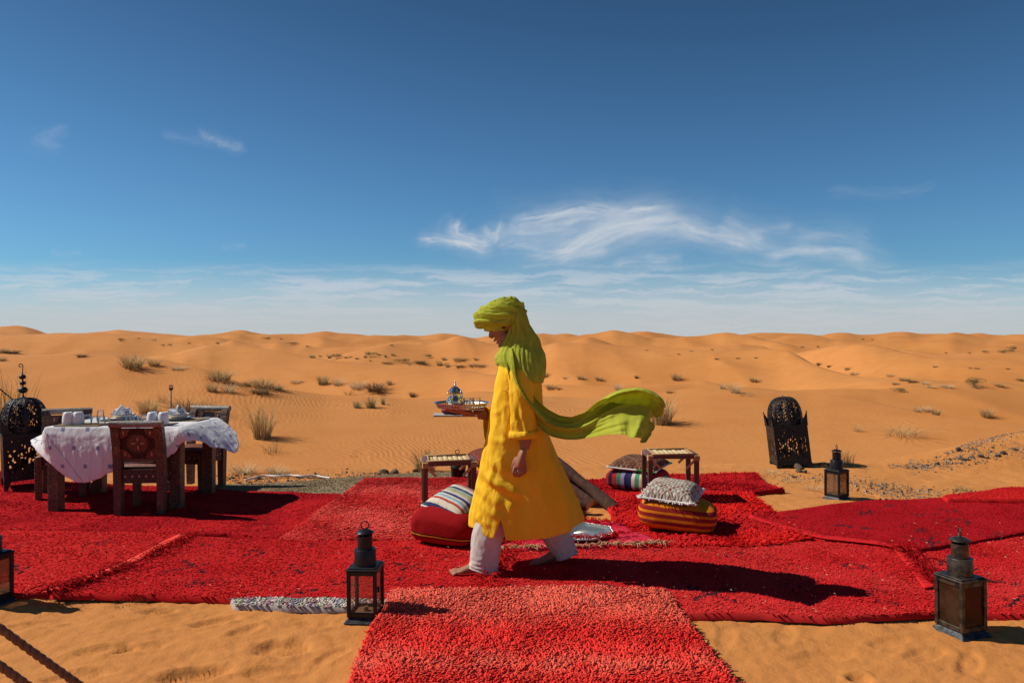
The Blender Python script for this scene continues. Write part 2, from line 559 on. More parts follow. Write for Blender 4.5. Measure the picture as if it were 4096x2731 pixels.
def terrain(x, y, detail=True):
    x = np.asarray(x, float)
    y = np.asarray(y, float)
    th = np.arctan2(x, y)
    r = np.hypot(x, y)
    tc = np.clip(th, -0.86, 0.86)
    u = CX + np.tan(tc) * FOC
    d = r * np.cos(tc)
    # foreground terrace
    edge = 8.75 + 0.35 * pnoise(x * 0.5, 4.2) + 0.5 * sstep(2.5, 6.0, x)
    terr = -0.33 * sstep(0.0, 2.0, d - edge)
    # stony mound at the right
    terr = terr + 0.42 * np.exp(-(((x - 7.4) / 1.6) ** 2 + ((y - 9.9) / 0.9) ** 2)) + 0.10 * np.exp(-(((x - 5.6) / 0.9) ** 2 + ((y - 9.2) / 0.45) ** 2))
    z = terr.copy()
    D0 = np.full_like(d, 11.0)
    Z0 = terr
    D0 = np.maximum(D0, edge + 2.2)
    first = True
    for xs, yy, dd in _RT:
        D1 = np.interp(u, xs, dd)
        Y1 = np.interp(u, xs, yy)
        Z1 = EYE - (Y1 - CY) / FOC * D1
        D1 = np.maximum(D1, D0 + 0.5)
        t = np.clip((d - D0) / (D1 - D0), 0, 1)
        if first:
            seg = Z0 + (Z1 - Z0) * (0.55 * t + 0.45 * sstep(0, 1, t))
        else:
            gap = D1 - D0
            zt = np.minimum(Z0, Z1) - 0.070 * gap - 0.15
            tt = 0.42
            a = np.clip(t / tt, 0, 1)
            b = np.clip((t - tt) / (1 - tt), 0, 1)
            sa = 0.55 * np.sin(a * np.pi / 2) + 0.45 * sstep(0, 1, a)
            down = Z0 + (zt - Z0) * sa
            up = zt + (Z1 - zt) * (0.35 * b + 0.65 * sstep(0, 1, b))
            seg = np.where(t < tt, down, up)
        z = np.where((d > D0), seg, z)
        D0, Z0 = D1, Z1
        first = False
    # behind the last crest
    t = np.clip((d - D0) / 500.0, 0, 1)
    z = np.where(d > D0, Z0 - 14.0 * sstep(0, 1, t), z)
    # natural dune irregularity growing with distance
    far = sstep(11, 30, d)
    amp = far * np.minimum(d, 300) * 0.0042
    wl = 7.0 + d * 0.12
    z = z + amp * fbm(x / 16.0, y / 16.0, 0.7, 3) * sstep(600, 300, d)
    z = z + far * 0.10 * pnoise(x / 3.1 + 5, y / 3.7)
    # secondary dunes at three sizes: long flanks to the wind, steeper sides turned to the right
    q = 0.92 * x + 0.38 * y
    p = -0.38 * x + 0.92 * y
    for L, A, w, sd in ((6.5, 0.12, sstep(12, 19, d) * sstep(70, 40, d), 1.0), (17.0, 0.13, sstep(32, 55, d) * sstep(230, 150, d), 5.0), (46.0, 0.11, sstep(110, 190, d) * sstep(455, 400, d), 9.0)):
        wob = 0.45 * pnoise(x / (L * 1.3), y / (L * 1.3), sd)
        n1 = pnoise(q / L + wob, p / (2.3 * L), sd + 2.0)
        n2 = pnoise(q / (0.45 * L) - wob, p / (1.0 * L), sd + 4.0)
        z = z + w * A * L * ((0.26 - np.abs(n1)) + 0.30 * (0.26 - np.abs(n2)))
    if detail:
        nearw = sstep(11.5, 9.0, d)
        z = z + und(x, y) * nearw
        lump = 0.018 * fbm(x * 2.3, y * 3.1, 1.7, 3) + 0.019 * np.abs(pnoise(x * 4.5 + y, y * 7.5, 9.0)) + 0.011 * np.abs(pnoise(x * 11, y * 19 - x * 4, 4.0))
        z = z + (lump - 0.009) * nearw
        for (fx, fy, fa, fl, fw, fd) in FOOTPRINTS:
            m = (np.abs(x - fx) < fl * 2) & (np.abs(y - fy) < fl * 2)
            if not m.any():
                continue
            xx, yy_ = x[m] - fx, y[m] - fy
            p = xx * math.cos(fa) + yy_ * math.sin(fa)
            q = -xx * math.sin(fa) + yy_ * math.cos(fa)
            rr = np.sqrt((p / (fl / 2)) ** 2 + (q / (fw / 2)) ** 2)
            fd = fd * 0.55
            z[m] += -fd * (1 - sstep(0.65, 1.05, rr)) + 0.22 * fd * np.exp(-((rr - 1.3) / 0.25) ** 2)
            z[m] += 0.5 * fd * pnoise(x[m] * 14, y[m] * 14, 1.0) * (rr < 1.6)
            z[m] += 0.30 * fd * np.sin(p * 260 + 6 * np.abs(q) / fw) * (rr < 0.8)
    return z


def hz(x, y):
    return float(terrain(np.array([x]), np.array([y]))[0])


_HS = np.concatenate([np.linspace(3, 12, 500), np.geomspace(12.02, 520, 1600)])


def hit(px, py):
    """where the sight line through a photograph pixel meets the terrain"""
    X = (px - CX) / FOC * _HS
    Z = EYE - (py - CY) / FOC * _HS
    below = Z <= terrain(X, _HS, False)
    i = int(np.argmax(below)) if below.any() else len(_HS) - 1
    d = _HS[i]
    x = (px - CX) / FOC * d
    return Vector((x, d, hz(x, d)))


for (px, py, a, l, w, dp) in [
        (2905, 2545, 1.25, .30, .10, .010), (2822, 2598, 1.5, .29, .09, .009), (3140, 2530, 1.1, .31, .11, .012), (3440, 2705, 0.4, .12, .11, .04),
        (1130, 2590, 0.2, .30, .20, .045), (780, 2690, 0.3, .34, .13, .05), (860, 2480, 0.5, .26, .12, .032), (1240, 2500, 0.1, .30, .10, .02),
        (420, 2600, 0.25, .30, .11, .03), (160, 2490, 0.3, .30, .10, .018), (560, 2590, 0.4, .26, .10, .022), (1080, 2680, 0.2, .26, .10, .022),
        (640, 2440, 0.1, .20, .10, .024), (3560, 2560, 0.4, .30, .10, .018), (3700, 2610, 0.5, .32, .12, .02), (3300, 2610, 0.2, .34, .12, .018),
        (980, 2520, 0.9, .22, .09, .022), (300, 2700, 0.3, .3, .12, .028), (1330, 2620, 1.0, .22, .09, .018), (3880, 2640, 0.9, .3, .1, .018),
        (3000, 1970, 0.3, .24, .10, .018), (3150, 2010, 0.1, .26, .10, .016), (3600, 1960, 0.2, .28, .10, .018), (3850, 1985, 0.4, .28, .12, .018), (3300, 1985, 0.6, .2, .1, .014)]:
    g = gnd(px, py)
    FOOTPRINTS.append((g.x, g.y, a, l, w, dp))
for (px, py, D) in [(2640, 1745, 11), (2720, 1775, 10.6), (2560, 1765, 10.8), (2660, 1800, 10.2), (2720, 1830, 9.9), (2540, 1805, 10.1), (2760, 1850, 9.5), (2690, 1880, 9.2), (2800, 1800, 10.3), (2830, 1870, 9.3), (1450, 1715, 12), (1440, 1740, 11.6), (1530, 1850, 9.8), (1510, 1835, 10), (2880, 1880, 9.2), (2600, 1830, 9.9), (2780, 1900, 9.0)]:
    p = at(px, py, D)
    FOOTPRINTS.append((p.x, p.y, random.uniform(-.5, .8), .30, .16, .035))


def build_ground():
    rows = np.concatenate([np.geomspace(0.35, 2.6, 14)[:-1], np.linspace(2.6, 5.2, 150)[:-1], np.linspace(5.2, 12, 190)[:-1], np.geomspace(12, 60, 150)[:-1], np.geomspace(60, 520, 130)[:-1], np.geomspace(520, 2600, 12)])
    dense = np.tan(0.78)
    front = np.arctan(np.linspace(-dense, dense, 560))
    rest = np.linspace(front[-1], 2 * np.pi + front[0], 40)[1:-1]
    th = np.concatenate([front, rest])
    R, T = np.meshgrid(rows, th, indexing='ij')
    X, Y = R * np.sin(T), R * np.cos(T)
    # straight depth rows in front of the camera
    k = 1 / np.maximum(np.cos(np.clip(np.where(T > np.pi, T - 2 * np.pi, T), -0.9, 0.9)), 0.6)
    Z = terrain(X.ravel(), Y.ravel()).reshape(X.shape)
    V = np.stack([X, Y, Z], -1).reshape(-1, 3)
    Q = grid_quads(len(rows), len(th), True)
    V = np.vstack([V, [[0, 0, 0]]])
    c = len(V) - 1
    Tt = [[c, (i + 1) % len(th), i] for i in range(len(th))]
    me = mesh_np('ground', V, Q[:, ::-1], Tt)
    o = link('ground', me, M_SAND)
    tag(o, kind='structure')
    return o


build_ground()


# ------------------------------------------------------------------ high thin cloud
def px_dir(px, py):
    return np.arctan2(px - CX, FOC), np.arctan2(CY - py, np.hypot(px - CX, FOC))


def build_sky():
    azf = np.radians(np.concatenate([np.arange(-37.5, 37.5, 0.085)]))
    rest = np.linspace(azf[-1], 2 * np.pi + azf[0], 120)[1:-1]
    az = np.concatenate([azf, rest])
    el = np.radians(np.concatenate([np.arange(-0.6, 11.5, 0.055), np.arange(11.5, 21, 0.20), np.arange(21, 38, 1.5)]))
    A, E = np.meshgrid(az, el)
    # image-like coordinates in photograph pixels (a plane at right angles to the view, wrapped beyond it)
    Af = np.where(A > np.pi, A - 2 * np.pi, A)
    Ac = np.clip(Af, -0.72, 0.72)
    X = CX + FOC * (np.tan(Ac) + (Af - Ac) * 1.9)
    Y = CY - FOC * np.tan(E) / np.cos(Ac)
    wx = 34 * fbm(X / 230, Y / 130, 1.0, 3, 0.5)
    wy = 16 * fbm(X / 230, Y / 130, 5.0, 3, 0.5)
    wx2 = 7 * fbm(X / 36, Y / 22, 2.0, 3, 0.6)
    wy2 = 4 * fbm(X / 36, Y / 22, 7.0, 3, 0.6)
    XX, YY = X + wx + wx2, Y + wy + wy2
    dens = np.zeros_like(X)

    def stroke(pts, w, strength, fl=150.0, ft=7.0, seed=0.0):
        nonlocal dens
        P = catmull(pts, 6 * len(pts))
        lo, hi = P.min(0) - 5 * w - 80, P.max(0) + 5 * w + 80
        m = (XX > lo[0]) & (XX < hi[0]) & (YY > lo[1]) & (YY < hi[1])
        if not m.any():
            return
        x, y = XX[m], YY[m]
        best = np.full(x.shape, 1e9)
        S = np.zeros(x.shape)
        Tt = np.zeros(x.shape)
        acc = 0.0
        for a, b in zip(P[:-1], P[1:]):
            d = b - a
            L = np.hypot(*d) + 1e-6
            k = np.clip(((x - a[0]) * d[0] + (y - a[1]) * d[1]) / L ** 2, 0, 1)
            ex, ey = x - a[0] - k * d[0], y - a[1] - k * d[1]
            dd = np.hypot(ex, ey)
            c = dd < best
            best = np.where(c, dd, best)
            S = np.where(c, acc + k * L, S)
            Tt = np.where(c, ex * (-d[1] / L) + ey * (d[0] / L), Tt)
            acc += L
        fil = fbm(S / fl + seed, Tt / ft * 0.36, seed, 4, 0.55)
        fil = sstep(-0.55, 0.50, fil)
        taper = np.minimum(1, np.minimum(S / (0.16 * acc) + 0.15, (acc - S) / (0.16 * acc) + 0.15))
        g = np.exp(-(best / (w * (0.55 + 0.45 * taper))) ** 2) * strength * (0.25 + 0.9 * fil) * np.clip(taper, 0, 1)
        # broad faint glow of thin ice round the bright core
        g = 0.85 * g + 0.36 * strength * np.exp(-(best / (2.7 * w)) ** 2) * (0.35 + 0.65 * fil) * np.clip(taper, 0, 1)
        dens[m] = 1 - (1 - dens[m]) * (1 - np.clip(g, 0, 0.97))

    stroke([(1900, 975), (2080, 950), (2260, 930), (2480, 905), (2700, 900)], 62, 0.26, 240, 16, 31)
    stroke([(2600, 905), (2850, 935), (3080, 970), (3350, 1000), (3560, 1030)], 52, 0.22, 240, 14, 32)
    stroke([(1985, 985), (2090, 975), (2200, 985)], 24, 0.34, 150, 8, 33)
    stroke([(2060, 925), (2180, 905), (2330, 890)], 22, 0.40, 150, 8, 34)
    stroke([(2300, 960), (2480, 930), (2680, 905), (2860, 925)], 30, 0.34, 200, 9, 35)
    stroke([(1655, 958), (1780, 965), (1900, 985), (1980, 994)], 15, 0.70, 120, 6, 1)
    stroke([(1850, 882), (1815, 925), (1850, 950), (1960, 975)], 20, 0.65, 80, 7, 2)
    stroke([(1925, 900), (1950, 935), (2000, 950)], 14, 0.40, 60, 6, 3)
    stroke([(1995, 880), (1985, 930), (1960, 970)], 15, 0.45, 60, 6, 4)
    stroke([(2095, 952), (2060, 895), (2150, 872), (2260, 846), (2380, 836), (2470, 852), (2570, 832), (2690, 815)], 20, 0.62, 170, 8, 5)
    stroke([(2230, 900), (2330, 872), (2440, 866), (2560, 862)], 13, 0.40, 140, 6, 6)
    stroke([(2110, 1034), (2210, 1022), (2300, 985), (2400, 935), (2500, 900), (2610, 874), (2730, 872)], 24, 0.62, 180, 9, 7)
    stroke([(2190, 1015), (2330, 985), (2460, 940), (2620, 900), (2760, 880)], 38, 0.52, 190, 9, 8)
    stroke([(2230, 1058), (2300, 1020), (2440, 998)], 15, 0.42, 110, 7, 9)
    stroke([(2700, 872), (2780, 925), (2900, 958), (3010, 985)], 26, 0.46, 160, 8, 10)
    stroke([(2870, 888), (2960, 930), (3060, 975)], 34, 0.34, 150, 8, 11)
    stroke([(2990, 940), (3080, 912), (3170, 898)], 14, 0.25, 110, 6, 12)
    stroke([(3030, 1012), (3200, 998), (3360, 1012), (3490, 1036)], 20, 0.48, 170, 7, 13)
    stroke([(3150, 950), (3330, 930), (3500, 960)], 26, 0.16, 170, 8, 14)
    stroke([(2430, 1062), (2560, 1040), (2700, 1046)], 16, 0.30, 120, 6, 15)
    stroke([(2580, 1020), (2650, 1030), (2740, 1022)], 12, 0.26, 90, 6, 16)
    stroke([(795, 515), (815, 540), (880, 570), (965, 600)], 13, 0.26, 90, 7, 17)
    stroke([(640, 535), (760, 560), (850, 585)], 16, 0.08, 120, 7, 18)
    stroke([(280, 505), (190, 545), (150, 570), (260, 600)], 22, 0.14, 110, 8, 19)
    stroke([(3300, 755), (3550, 770), (3760, 735)], 16, 0.09, 150, 7, 20)
    stroke([(200, 1000), (320, 1004)], 9, 0.16, 120, 5, 22)
    stroke([(880, 985), (1000, 990)], 9, 0.12, 120, 5, 23)
    # streaky cloud banks stacked towards the horizon
    sx = X + 2.2 * wx + 1.6 * wx2
    sy = Y + 1.5 * wy + 1.3 * wy2
    st = fbm(sx / 520, sy / 34, 3.0, 5, 0.58)
    st2 = fbm(sx / 210, sy / 15, 9.0, 4, 0.6)
    patch = fbm(X / 900, Y / 230, 4.4, 2)
    band = sstep(1020, 1110, Y + 40 * patch) * sstep(-0.20, 0.42, st + 0.45 * st2 + 0.35 * patch)
    band *= 0.30 + 0.52 * sstep(1040, 1150, Y)
    veil = 0.88 * sstep(1000, 1310, Y) ** 1.15
    alpha = 1 - (1 - dens) * (1 - np.clip(band, 0, 1) * 0.78) * (1 - veil)
    alpha = np.where(Y < 1060, np.maximum(alpha - 0.012, 0), alpha)
    alpha *= sstep(math.radians(37), math.radians(26), E)
    R = 4000.0
    V = np.stack([R * np.cos(E) * np.sin(A), R * np.cos(E) * np.cos(A), R * np.sin(E)], -1).reshape(-1, 3)
    Q = grid_quads(len(el), len(az), True)
    af = alpha.ravel()
    keep = af[Q].max(1) > 0.004
    Q = Q[keep]
    used, inv = np.unique(Q, return_inverse=True)
    V, af = V[used], af[used]
    Q = inv.reshape(-1, 4)
    me = mesh_np('sky', V, Q)
    warm = sstep(1100, 1320, Y.ravel()[used])[:, None]
    C = (1 - warm) * np.array([[0.57, 0.62, 0.68]]) + warm * np.array([[0.53, 0.555, 0.575]])
    set_col(me, np.hstack([C, af[:, None]]), 'cloud')
    m = bpy.data.materials.new('thin_cloud')
    m.use_nodes = True
    t = NT(m.node_tree)
    at_ = t.n('ShaderNodeAttribute', attribute_name='cloud')
    em = t.n('ShaderNodeEmission')
    t.link(at_.outputs['Color'], em.inputs['Color'])
    tr = t.n('ShaderNodeBsdfTransparent')
    mx = t.n('ShaderNodeMixShader')
    t.link(at_.outputs['Alpha'], mx.inputs[0])
    t.link(tr.outputs[0], mx.inputs[1])
    t.link(em.outputs[0], mx.inputs[2])
    out = t.n('ShaderNodeOutputMaterial')
    t.link(mx.outputs[0], out.inputs['Surface'])
    m.cycles.emission_sampling = 'NONE'
    o = link('sky', me, m)
    tag(o, kind='structure')


build_sky()

# ------------------------------------------------------------------ carpets
K = 4096.0 / 2352.0        # the carpets are laid out in 2352-pixel-wide picture coordinates
M_RUG = mat('rug_pile', attr='col', rough=0.95, spec=0.03, bump=0.003, bscale=140.0)
M_RUG_FLAT = mat('rug_weave', attr='col', rough=0.95, spec=0.03, bump=0.002, bscale=260.0)


def poly_at(pts, n):
    P = np.asarray(pts, float)
    L = np.concatenate([[0], np.cumsum(np.hypot(*np.diff(P, axis=0).T))])
    t = np.linspace(0, L[-1], n)
    return np.stack([np.interp(t, L, P[:, 0]), np.interp(t, L, P[:, 1])], -1)


def to_ground(P, z):
    d = (EYE - z) * FOC / (P[..., 1] * K - CY)
    return np.stack([(P[..., 0] * K - CX) / FOC * d, d], -1)


def rug_height(x, y, base, lump, seed):
    return und(x, y) + base + lump * fbm(x * 2.6 + seed, y * 3.4, seed, 3) + 0.4 * lump * pnoise(x * 9 + seed, y * 11.0, seed)


def in_motif(x, y, motifs):
    """small woven black figures: crosses, chevrons and bars"""
    k = np.zeros(np.shape(x), bool)
    for i, (mx, my, w) in enumerate(motifs):
        p, q = (x - mx) / w, (y - my) / w
        a = 0.5 * math.sin(i * 2.4)
        p, q = p * math.cos(a) + q * math.sin(a), -p * math.sin(a) + q * math.cos(a)
        kind = i % 4
        r = np.maximum(np.abs(p), np.abs(q))
        if kind == 0:
            f = (np.abs(np.abs(p) - np.abs(q)) < 0.22) & (r < 1)
        elif kind == 1:
            f = (np.abs(((p * 2.5) % 1.0) - 0.5) < 0.24) & (np.abs(q) < 0.55) & (np.abs(p) < 1)
        elif kind == 2:
            f = (np.abs(q - 0.5 * np.abs(((p * 1.6) % 1.0) - 0.5)) < 0.2) & (np.abs(p) < 1)
        else:
            f = (np.abs(np.abs(p) + np.abs(q) - 0.75) < 0.22)
        k |= f
    return k


def tufts(P, N, H, lean, rad, rings=2, sides=3, C=None, rng=RNG, curl=0.5, tipdark=1.0):
    """P base points, N lean directions (2-D), H heights -> one mesh of little bent tapered tufts"""
    n = len(P)
    V, Cc = [], []
    ang0 = rng.uniform(0, 2 * np.pi, n)
    c2 = rng.normal(0, curl, (n, 2))
    for r in range(rings + 1):
        f = r / rings
        off = N * (lean * f ** 1.4)[:, None] + c2 * (H * f * f)[:, None]
        zc = P[:, 2] + H * (f - 0.28 * f * f * np.minimum(lean / np.maximum(H, 1e-6), 1.5)) - 0.002
        w = rad * (1.0 - 0.25 * f)
        for s in range(sides):
            a = ang0 + 2 * np.pi * s / sides
            V.append(np.stack([P[:, 0] + off[:, 0] + w * np.cos(a), P[:, 1] + off[:, 1] + w * np.sin(a), zc], -1))
            if C is not None:
                Cc.append(C * (tipdark + (1 - tipdark) * f))
    m = (rings + 1) * sides
    V = np.stack(V, 1).reshape(-1, 3)
    base = (np.arange(n) * m)[:, None]
    Q = []
    for r in range(rings):
        for s in range(sides):
            s2 = (s + 1) % sides
            Q.append(np.array([r * sides + s, r * sides + s2, (r + 1) * sides + s2, (r + 1) * sides + s]))
    Q = (base[:, None, :] + np.array(Q)[None]).reshape(-1, 4)
    T = None
    if sides == 3:
        T = base + np.array([[rings * 3, rings * 3 + 1, rings * 3 + 2]])
    if sides == 4:
        Q = np.vstack([Q, base + np.array([[rings * 4, rings * 4 + 1, rings * 4 + 2, rings * 4 + 3]])])
    col = None if C is None else np.stack(Cc, 1).reshape(-1, 3)
    return V, Q, T, col


def carpet(label, top, right, bottom, left, layer, palette, pile=0.012, lump=0.006, spacing=0.02, motifs=(), seed=1.0,
           rad=0.004, tube=False, bands=None, cat='carpet', group='red carpets laid over the sand', thick=0.016, name='carpet', lean=0.6, flat=False):
    base = 0.026 + layer * 0.014
    nu = nv = 0
    zt = base
    Lt = np.ptp(to_ground(np.asarray(top, float), zt)[:, 0])
    Ll = np.ptp(to_ground(np.asarray(left, float), zt)[:, 1])
    nu = int(np.clip(Lt / 0.028, 30, 220))
    nv = int(np.clip(max(Ll, 0.3) / 0.028, 16, 90))
    T, B = poly_at(top, nu), poly_at(bottom, nu)
    Lf, Rt = poly_at(left, nv), poly_at(right, nv)
    u = np.linspace(0, 1, nu)[None, :, None]
    v = np.linspace(0, 1, nv)[:, None, None]
    S = (1 - v) * T[None] + v * B[None] + (1 - u) * Lf[:, None] + u * Rt[:, None] - ((1 - u) * (1 - v) * T[0] + u * (1 - v) * T[-1] + (1 - u) * v * B[0] + u * v * B[-1])
    G = to_ground(S, zt)
    x, y = G[..., 0].copy(), G[..., 1].copy()
    # wavering outline
    wob = 0.012 * pnoise(x * 7 + seed, y * 7, seed)
    x += wob
    y += 0.014 * pnoise(x * 6, y * 8 + seed, seed + 3)
    z = rug_height(x, y, base, lump, seed)
    U, Vv = np.broadcast_arrays(u[..., 0], v[..., 0])

    def colour(x, y, uu, vv):
        pal = np.array(palette)
        a = sstep(-0.35, 0.35, fbm(x * 1.1 + seed, y * 1.6, seed, 3))[:, None]
        c = pal[0] * (1 - a) + pal[1] * a
        b = sstep(0.05, 0.5, fbm(x * 5.5, y * 6.5 + seed, seed + 2, 3))[:, None]
        c = c * (1 - 0.55 * b) + pal[2] * 0.55 * b
        if bands is not None:
            f = np.clip(bands(uu, vv, x, y), 0, 1)[:, None]
            c = c * (1 - f) + pal[3] * f
        if len(motifs):
            k = in_motif(x, y, motifs) & (pnoise(x * 34, y * 34, seed) > -0.02)
            c[k] = (0.045, 0.018, 0.024)
        return c

    o_mot = motifs
    if len(motifs):
        mm = []
        for (px, py, w) in motifs:
            g = to_ground(np.array([px, py], float), zt)
            mm.append((g[0], g[1], w))
        motifs = mm
    top_v = np.stack([x, y, z], -1).reshape(-1, 3)
    # rim that turns down to the ground
    ring = np.concatenate([np.arange(nu), np.arange(1, nv) * nu + nu - 1, (nv - 1) * nu + np.arange(nu - 2, -1, -1), np.arange(nv - 2, 0, -1) * nu])
    c0 = top_v[:, :2].mean(0)
    rim = top_v[ring].copy()
    d = rim[:, :2] - c0
    d /= np.linalg.norm(d, axis=1, keepdims=True)
    rim[:, :2] += d * 0.006
    rim[:, 2] -= thick + 0.02
    V = np.vstack([top_v, rim])
    n0 = len(top_v)
    nr = len(ring)
    Q = grid_quads(nv, nu)[:, ::-1]
    i = np.arange(nr)
    j = (i + 1) % nr
    Q = np.vstack([Q, np.stack([ring[i], ring[j], n0 + j, n0 + i], -1)])
    me = mesh_np('carpet', V, Q)
    C = colour(V[:, 0], V[:, 1], np.concatenate([U.ravel(), np.full(nr, .5)]), np.concatenate([Vv.ravel(), np.full(nr, .5)]))
    set_col(me, C * (1.0 if flat else 0.85))
    o = link(name, me, M_RUG_FLAT if flat else M_RUG)
    tag(o, label, cat, group)
    # pile
    if pile > 0:
        area = np.abs(np.cross(np.stack([np.gradient(x, axis=1), np.gradient(y, axis=1)], -1), np.stack([np.gradient(x, axis=0), np.gradient(y, axis=0)], -1)))
        cells = area[:-1, :-1].ravel()
        tot = cells.sum()
        n = int(min(tot / spacing ** 2, 42000))
        idx = RNG.choice(len(cells), n, p=cells / tot)
        r, c = idx // (nu - 1), idx % (nu - 1)
        fu, fv = RNG.uniform(0, 1, n), RNG.uniform(0, 1, n)

        def bil(A):
            return A[r, c] * (1 - fu) * (1 - fv) + A[r, c + 1] * fu * (1 - fv) + A[r + 1, c] * (1 - fu) * fv + A[r + 1, c + 1] * fu * fv
        px, py, pz, pu, pv = bil(x), bil(y), bil(z), bil(U), bil(Vv)
        ang = 2.6 * fbm(px * 2.2 + seed, py * 2.2, seed, 2) * 2 + RNG.normal(0, 0.8, n)
        N = np.stack([np.cos(ang), np.sin(ang)], -1)
        H = pile * RNG.uniform(0.6, 1.25, n)
        cc = colour(px, py, pu, pv) * RNG.uniform(0.78, 1.18, (n, 1))
        V2, Q2, T2, C2 = tufts(np.stack([px, py, pz], -1), N, H, H * lean * RNG.uniform(0.4, 1.3, n), rad * RNG.uniform(0.8, 1.2, n), 3 if tube else 2, 4 if tube else 3, cc, curl=0.35)
        mp = mesh_np('pile', V2, Q2, T2, smooth=tube)
        set_col(mp, C2)
        po = link('pile', mp, M_RUG, o)
        tag(po, kind='stuff')
        po.data.materials[0] = M_RUG
    return o, (x, y, z)


def fringe(parent, pts, n, length, col, z=0.05, seed=0, rad=0.0035, spread=0.6, name='fringe'):
    """tousled strands along a line given in picture coordinates"""
    rng = np.random.default_rng(seed)
    P = to_ground(poly_at(pts, 200), z)
    mb = MB()
    cols = []
    for k in range(n):
        i = rng.integers(0, 199)
        b = P[i] + rng.normal(0, 0.012, 2)
        a = rng.uniform(0, 2 * np.pi)
        L = length * rng.uniform(0.5, 1.3)
        dirv = np.array([math.cos(a), math.sin(a)]) * L
        bend = rng.normal(0, spread, 2) * L * 0.5
        z0 = float(und(b[0], b[1])) + z
        q = [np.array([*b, z0]), np.array([*(b + dirv * .4 + bend * .5), z0 + L * rng.uniform(.1, .5)]), np.array([*(b + dirv * .8 + bend), z0 + L * rng.uniform(0, .35)]), np.array([*(b + dirv * 1.1 + bend * 1.4), z0 + 0.002])]
        mb.tube(catmull(q, 7), np.linspace(rad, rad * 0.5, 7), 3, cap=False)
        cols.append(np.repeat((np.array(col) * rng.uniform(0.6, 1.25))[None], 21, 0))
    me = mb.mesh(name, True)
    set_col(me, np.concatenate(cols))
    o = link(name, me, M_RUG, parent)
    return tag(o, kind='stuff')


RED = (0.53, 0.016, 0.018)
RED_B = (0.60, 0.023, 0.022)
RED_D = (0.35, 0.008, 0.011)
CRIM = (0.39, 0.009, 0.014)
SALM = (0.84, 0.155, 0.100)
MIDR = (0.58, 0.032, 0.030)

# rag mat and beige floor mat lie lowest
o, _ = carpet('multicoloured rag mat edge sticking out from under the red carpet', [(520, 1360), (900, 1368)], [(900, 1368), (900, 1397)], [(540, 1383), (620, 1388), (760, 1396), (900, 1402)], [(520, 1360), (540, 1387)], 0.2,
              [(0.42, 0.36, 0.33), (0.55, 0.48, 0.42), (0.30, 0.10, 0.16)], pile=0.010, spacing=0.011, rad=0.007, seed=4.0, lean=1.5, tube=True, cat='mat', group=None, name='rag_mat')
RAGC = np.array([(0.68, 0.60, 0.52), (0.66, 0.55, 0.52), (0.40, 0.10, 0.17), (0.20, 0.22, 0.35), (0.25, 0.36, 0.27), (0.60, 0.48, 0.28), (0.58, 0.40, 0.42), (0.72, 0.66, 0.60)])
ch = [c for c in o.children][0]
ca = ch.data.color_attributes['col']
nt_ = len(ca.data) // 16
bx_ = np.zeros(len(ca.data) * 3)
ch.data.vertices.foreach_get('co', bx_)
bx_ = bx_.reshape(-1, 16, 3)[:, 0]
cc_ = np.repeat(RAGC[(np.floor(bx_[:, 0] / 0.03 + 0.6 * RNG.normal(size=nt_)).astype(int) * 5 + RNG.integers(0, 2, nt_)) % 8], 16, 0)
ca.data.foreach_set('color', np.hstack([cc_, np.ones((len(cc_), 1))]).astype(np.float32).ravel())
carpet('grey brown woven straw mat between the stones and the table carpet', [(480, 1112), (620, 1108), (760, 1100), (960, 1084), (1095, 1082)], [(1095, 1082), (1120, 1120)], [(520, 1145), (760, 1150), (900, 1150), (1120, 1120)], [(480, 1112), (520, 1145)], 0.0,
       [(0.26, 0.19, 0.11), (0.32, 0.24, 0.15), (0.18, 0.13, 0.08)], pile=0.010, spacing=0.020, rad=0.006, seed=6.0, cat='mat', group=None, name='straw_mat', lean=1.2)
# the red carpets
carpet('dark crimson carpet behind the left dome lantern', [(-420, 1085), (-100, 1083), (60, 1080), (130, 1086)], [(130, 1086), (150, 1125)], [(-420, 1140), (0, 1135), (150, 1125)], [(-420, 1085), (-420, 1140)], 0.4, [RED_D, CRIM, RED_D], pile=0.012, spacing=0.022, seed=7.0)  # coloured with the darkest reds only
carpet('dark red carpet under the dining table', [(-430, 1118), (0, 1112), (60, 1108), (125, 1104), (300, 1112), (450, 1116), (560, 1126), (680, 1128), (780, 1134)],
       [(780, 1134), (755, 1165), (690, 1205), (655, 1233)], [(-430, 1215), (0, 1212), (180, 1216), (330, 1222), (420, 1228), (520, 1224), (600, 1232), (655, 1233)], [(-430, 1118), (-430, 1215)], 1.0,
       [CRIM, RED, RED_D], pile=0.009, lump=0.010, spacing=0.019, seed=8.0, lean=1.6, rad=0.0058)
o4, _ = carpet('bright red carpet at the far left beside the cut off lantern', [(-430, 1206), (0, 1206), (100, 1208), (250, 1216), (440, 1228)], [(440, 1228), (330, 1288), (235, 1325), (138, 1360)],
               [(-430, 1376), (-100, 1370), (40, 1366), (138, 1362)], [(-430, 1206), (-430, 1376)], 0.5, [RED_B, RED, MIDR], pile=0.009, lump=0.007, spacing=0.018, seed=9.0, lean=1.25,
               motifs=[(40, 1305, .10), (232, 1249, .11), (35, 1306, .06), (-60, 1260, .1)], rad=0.0060)
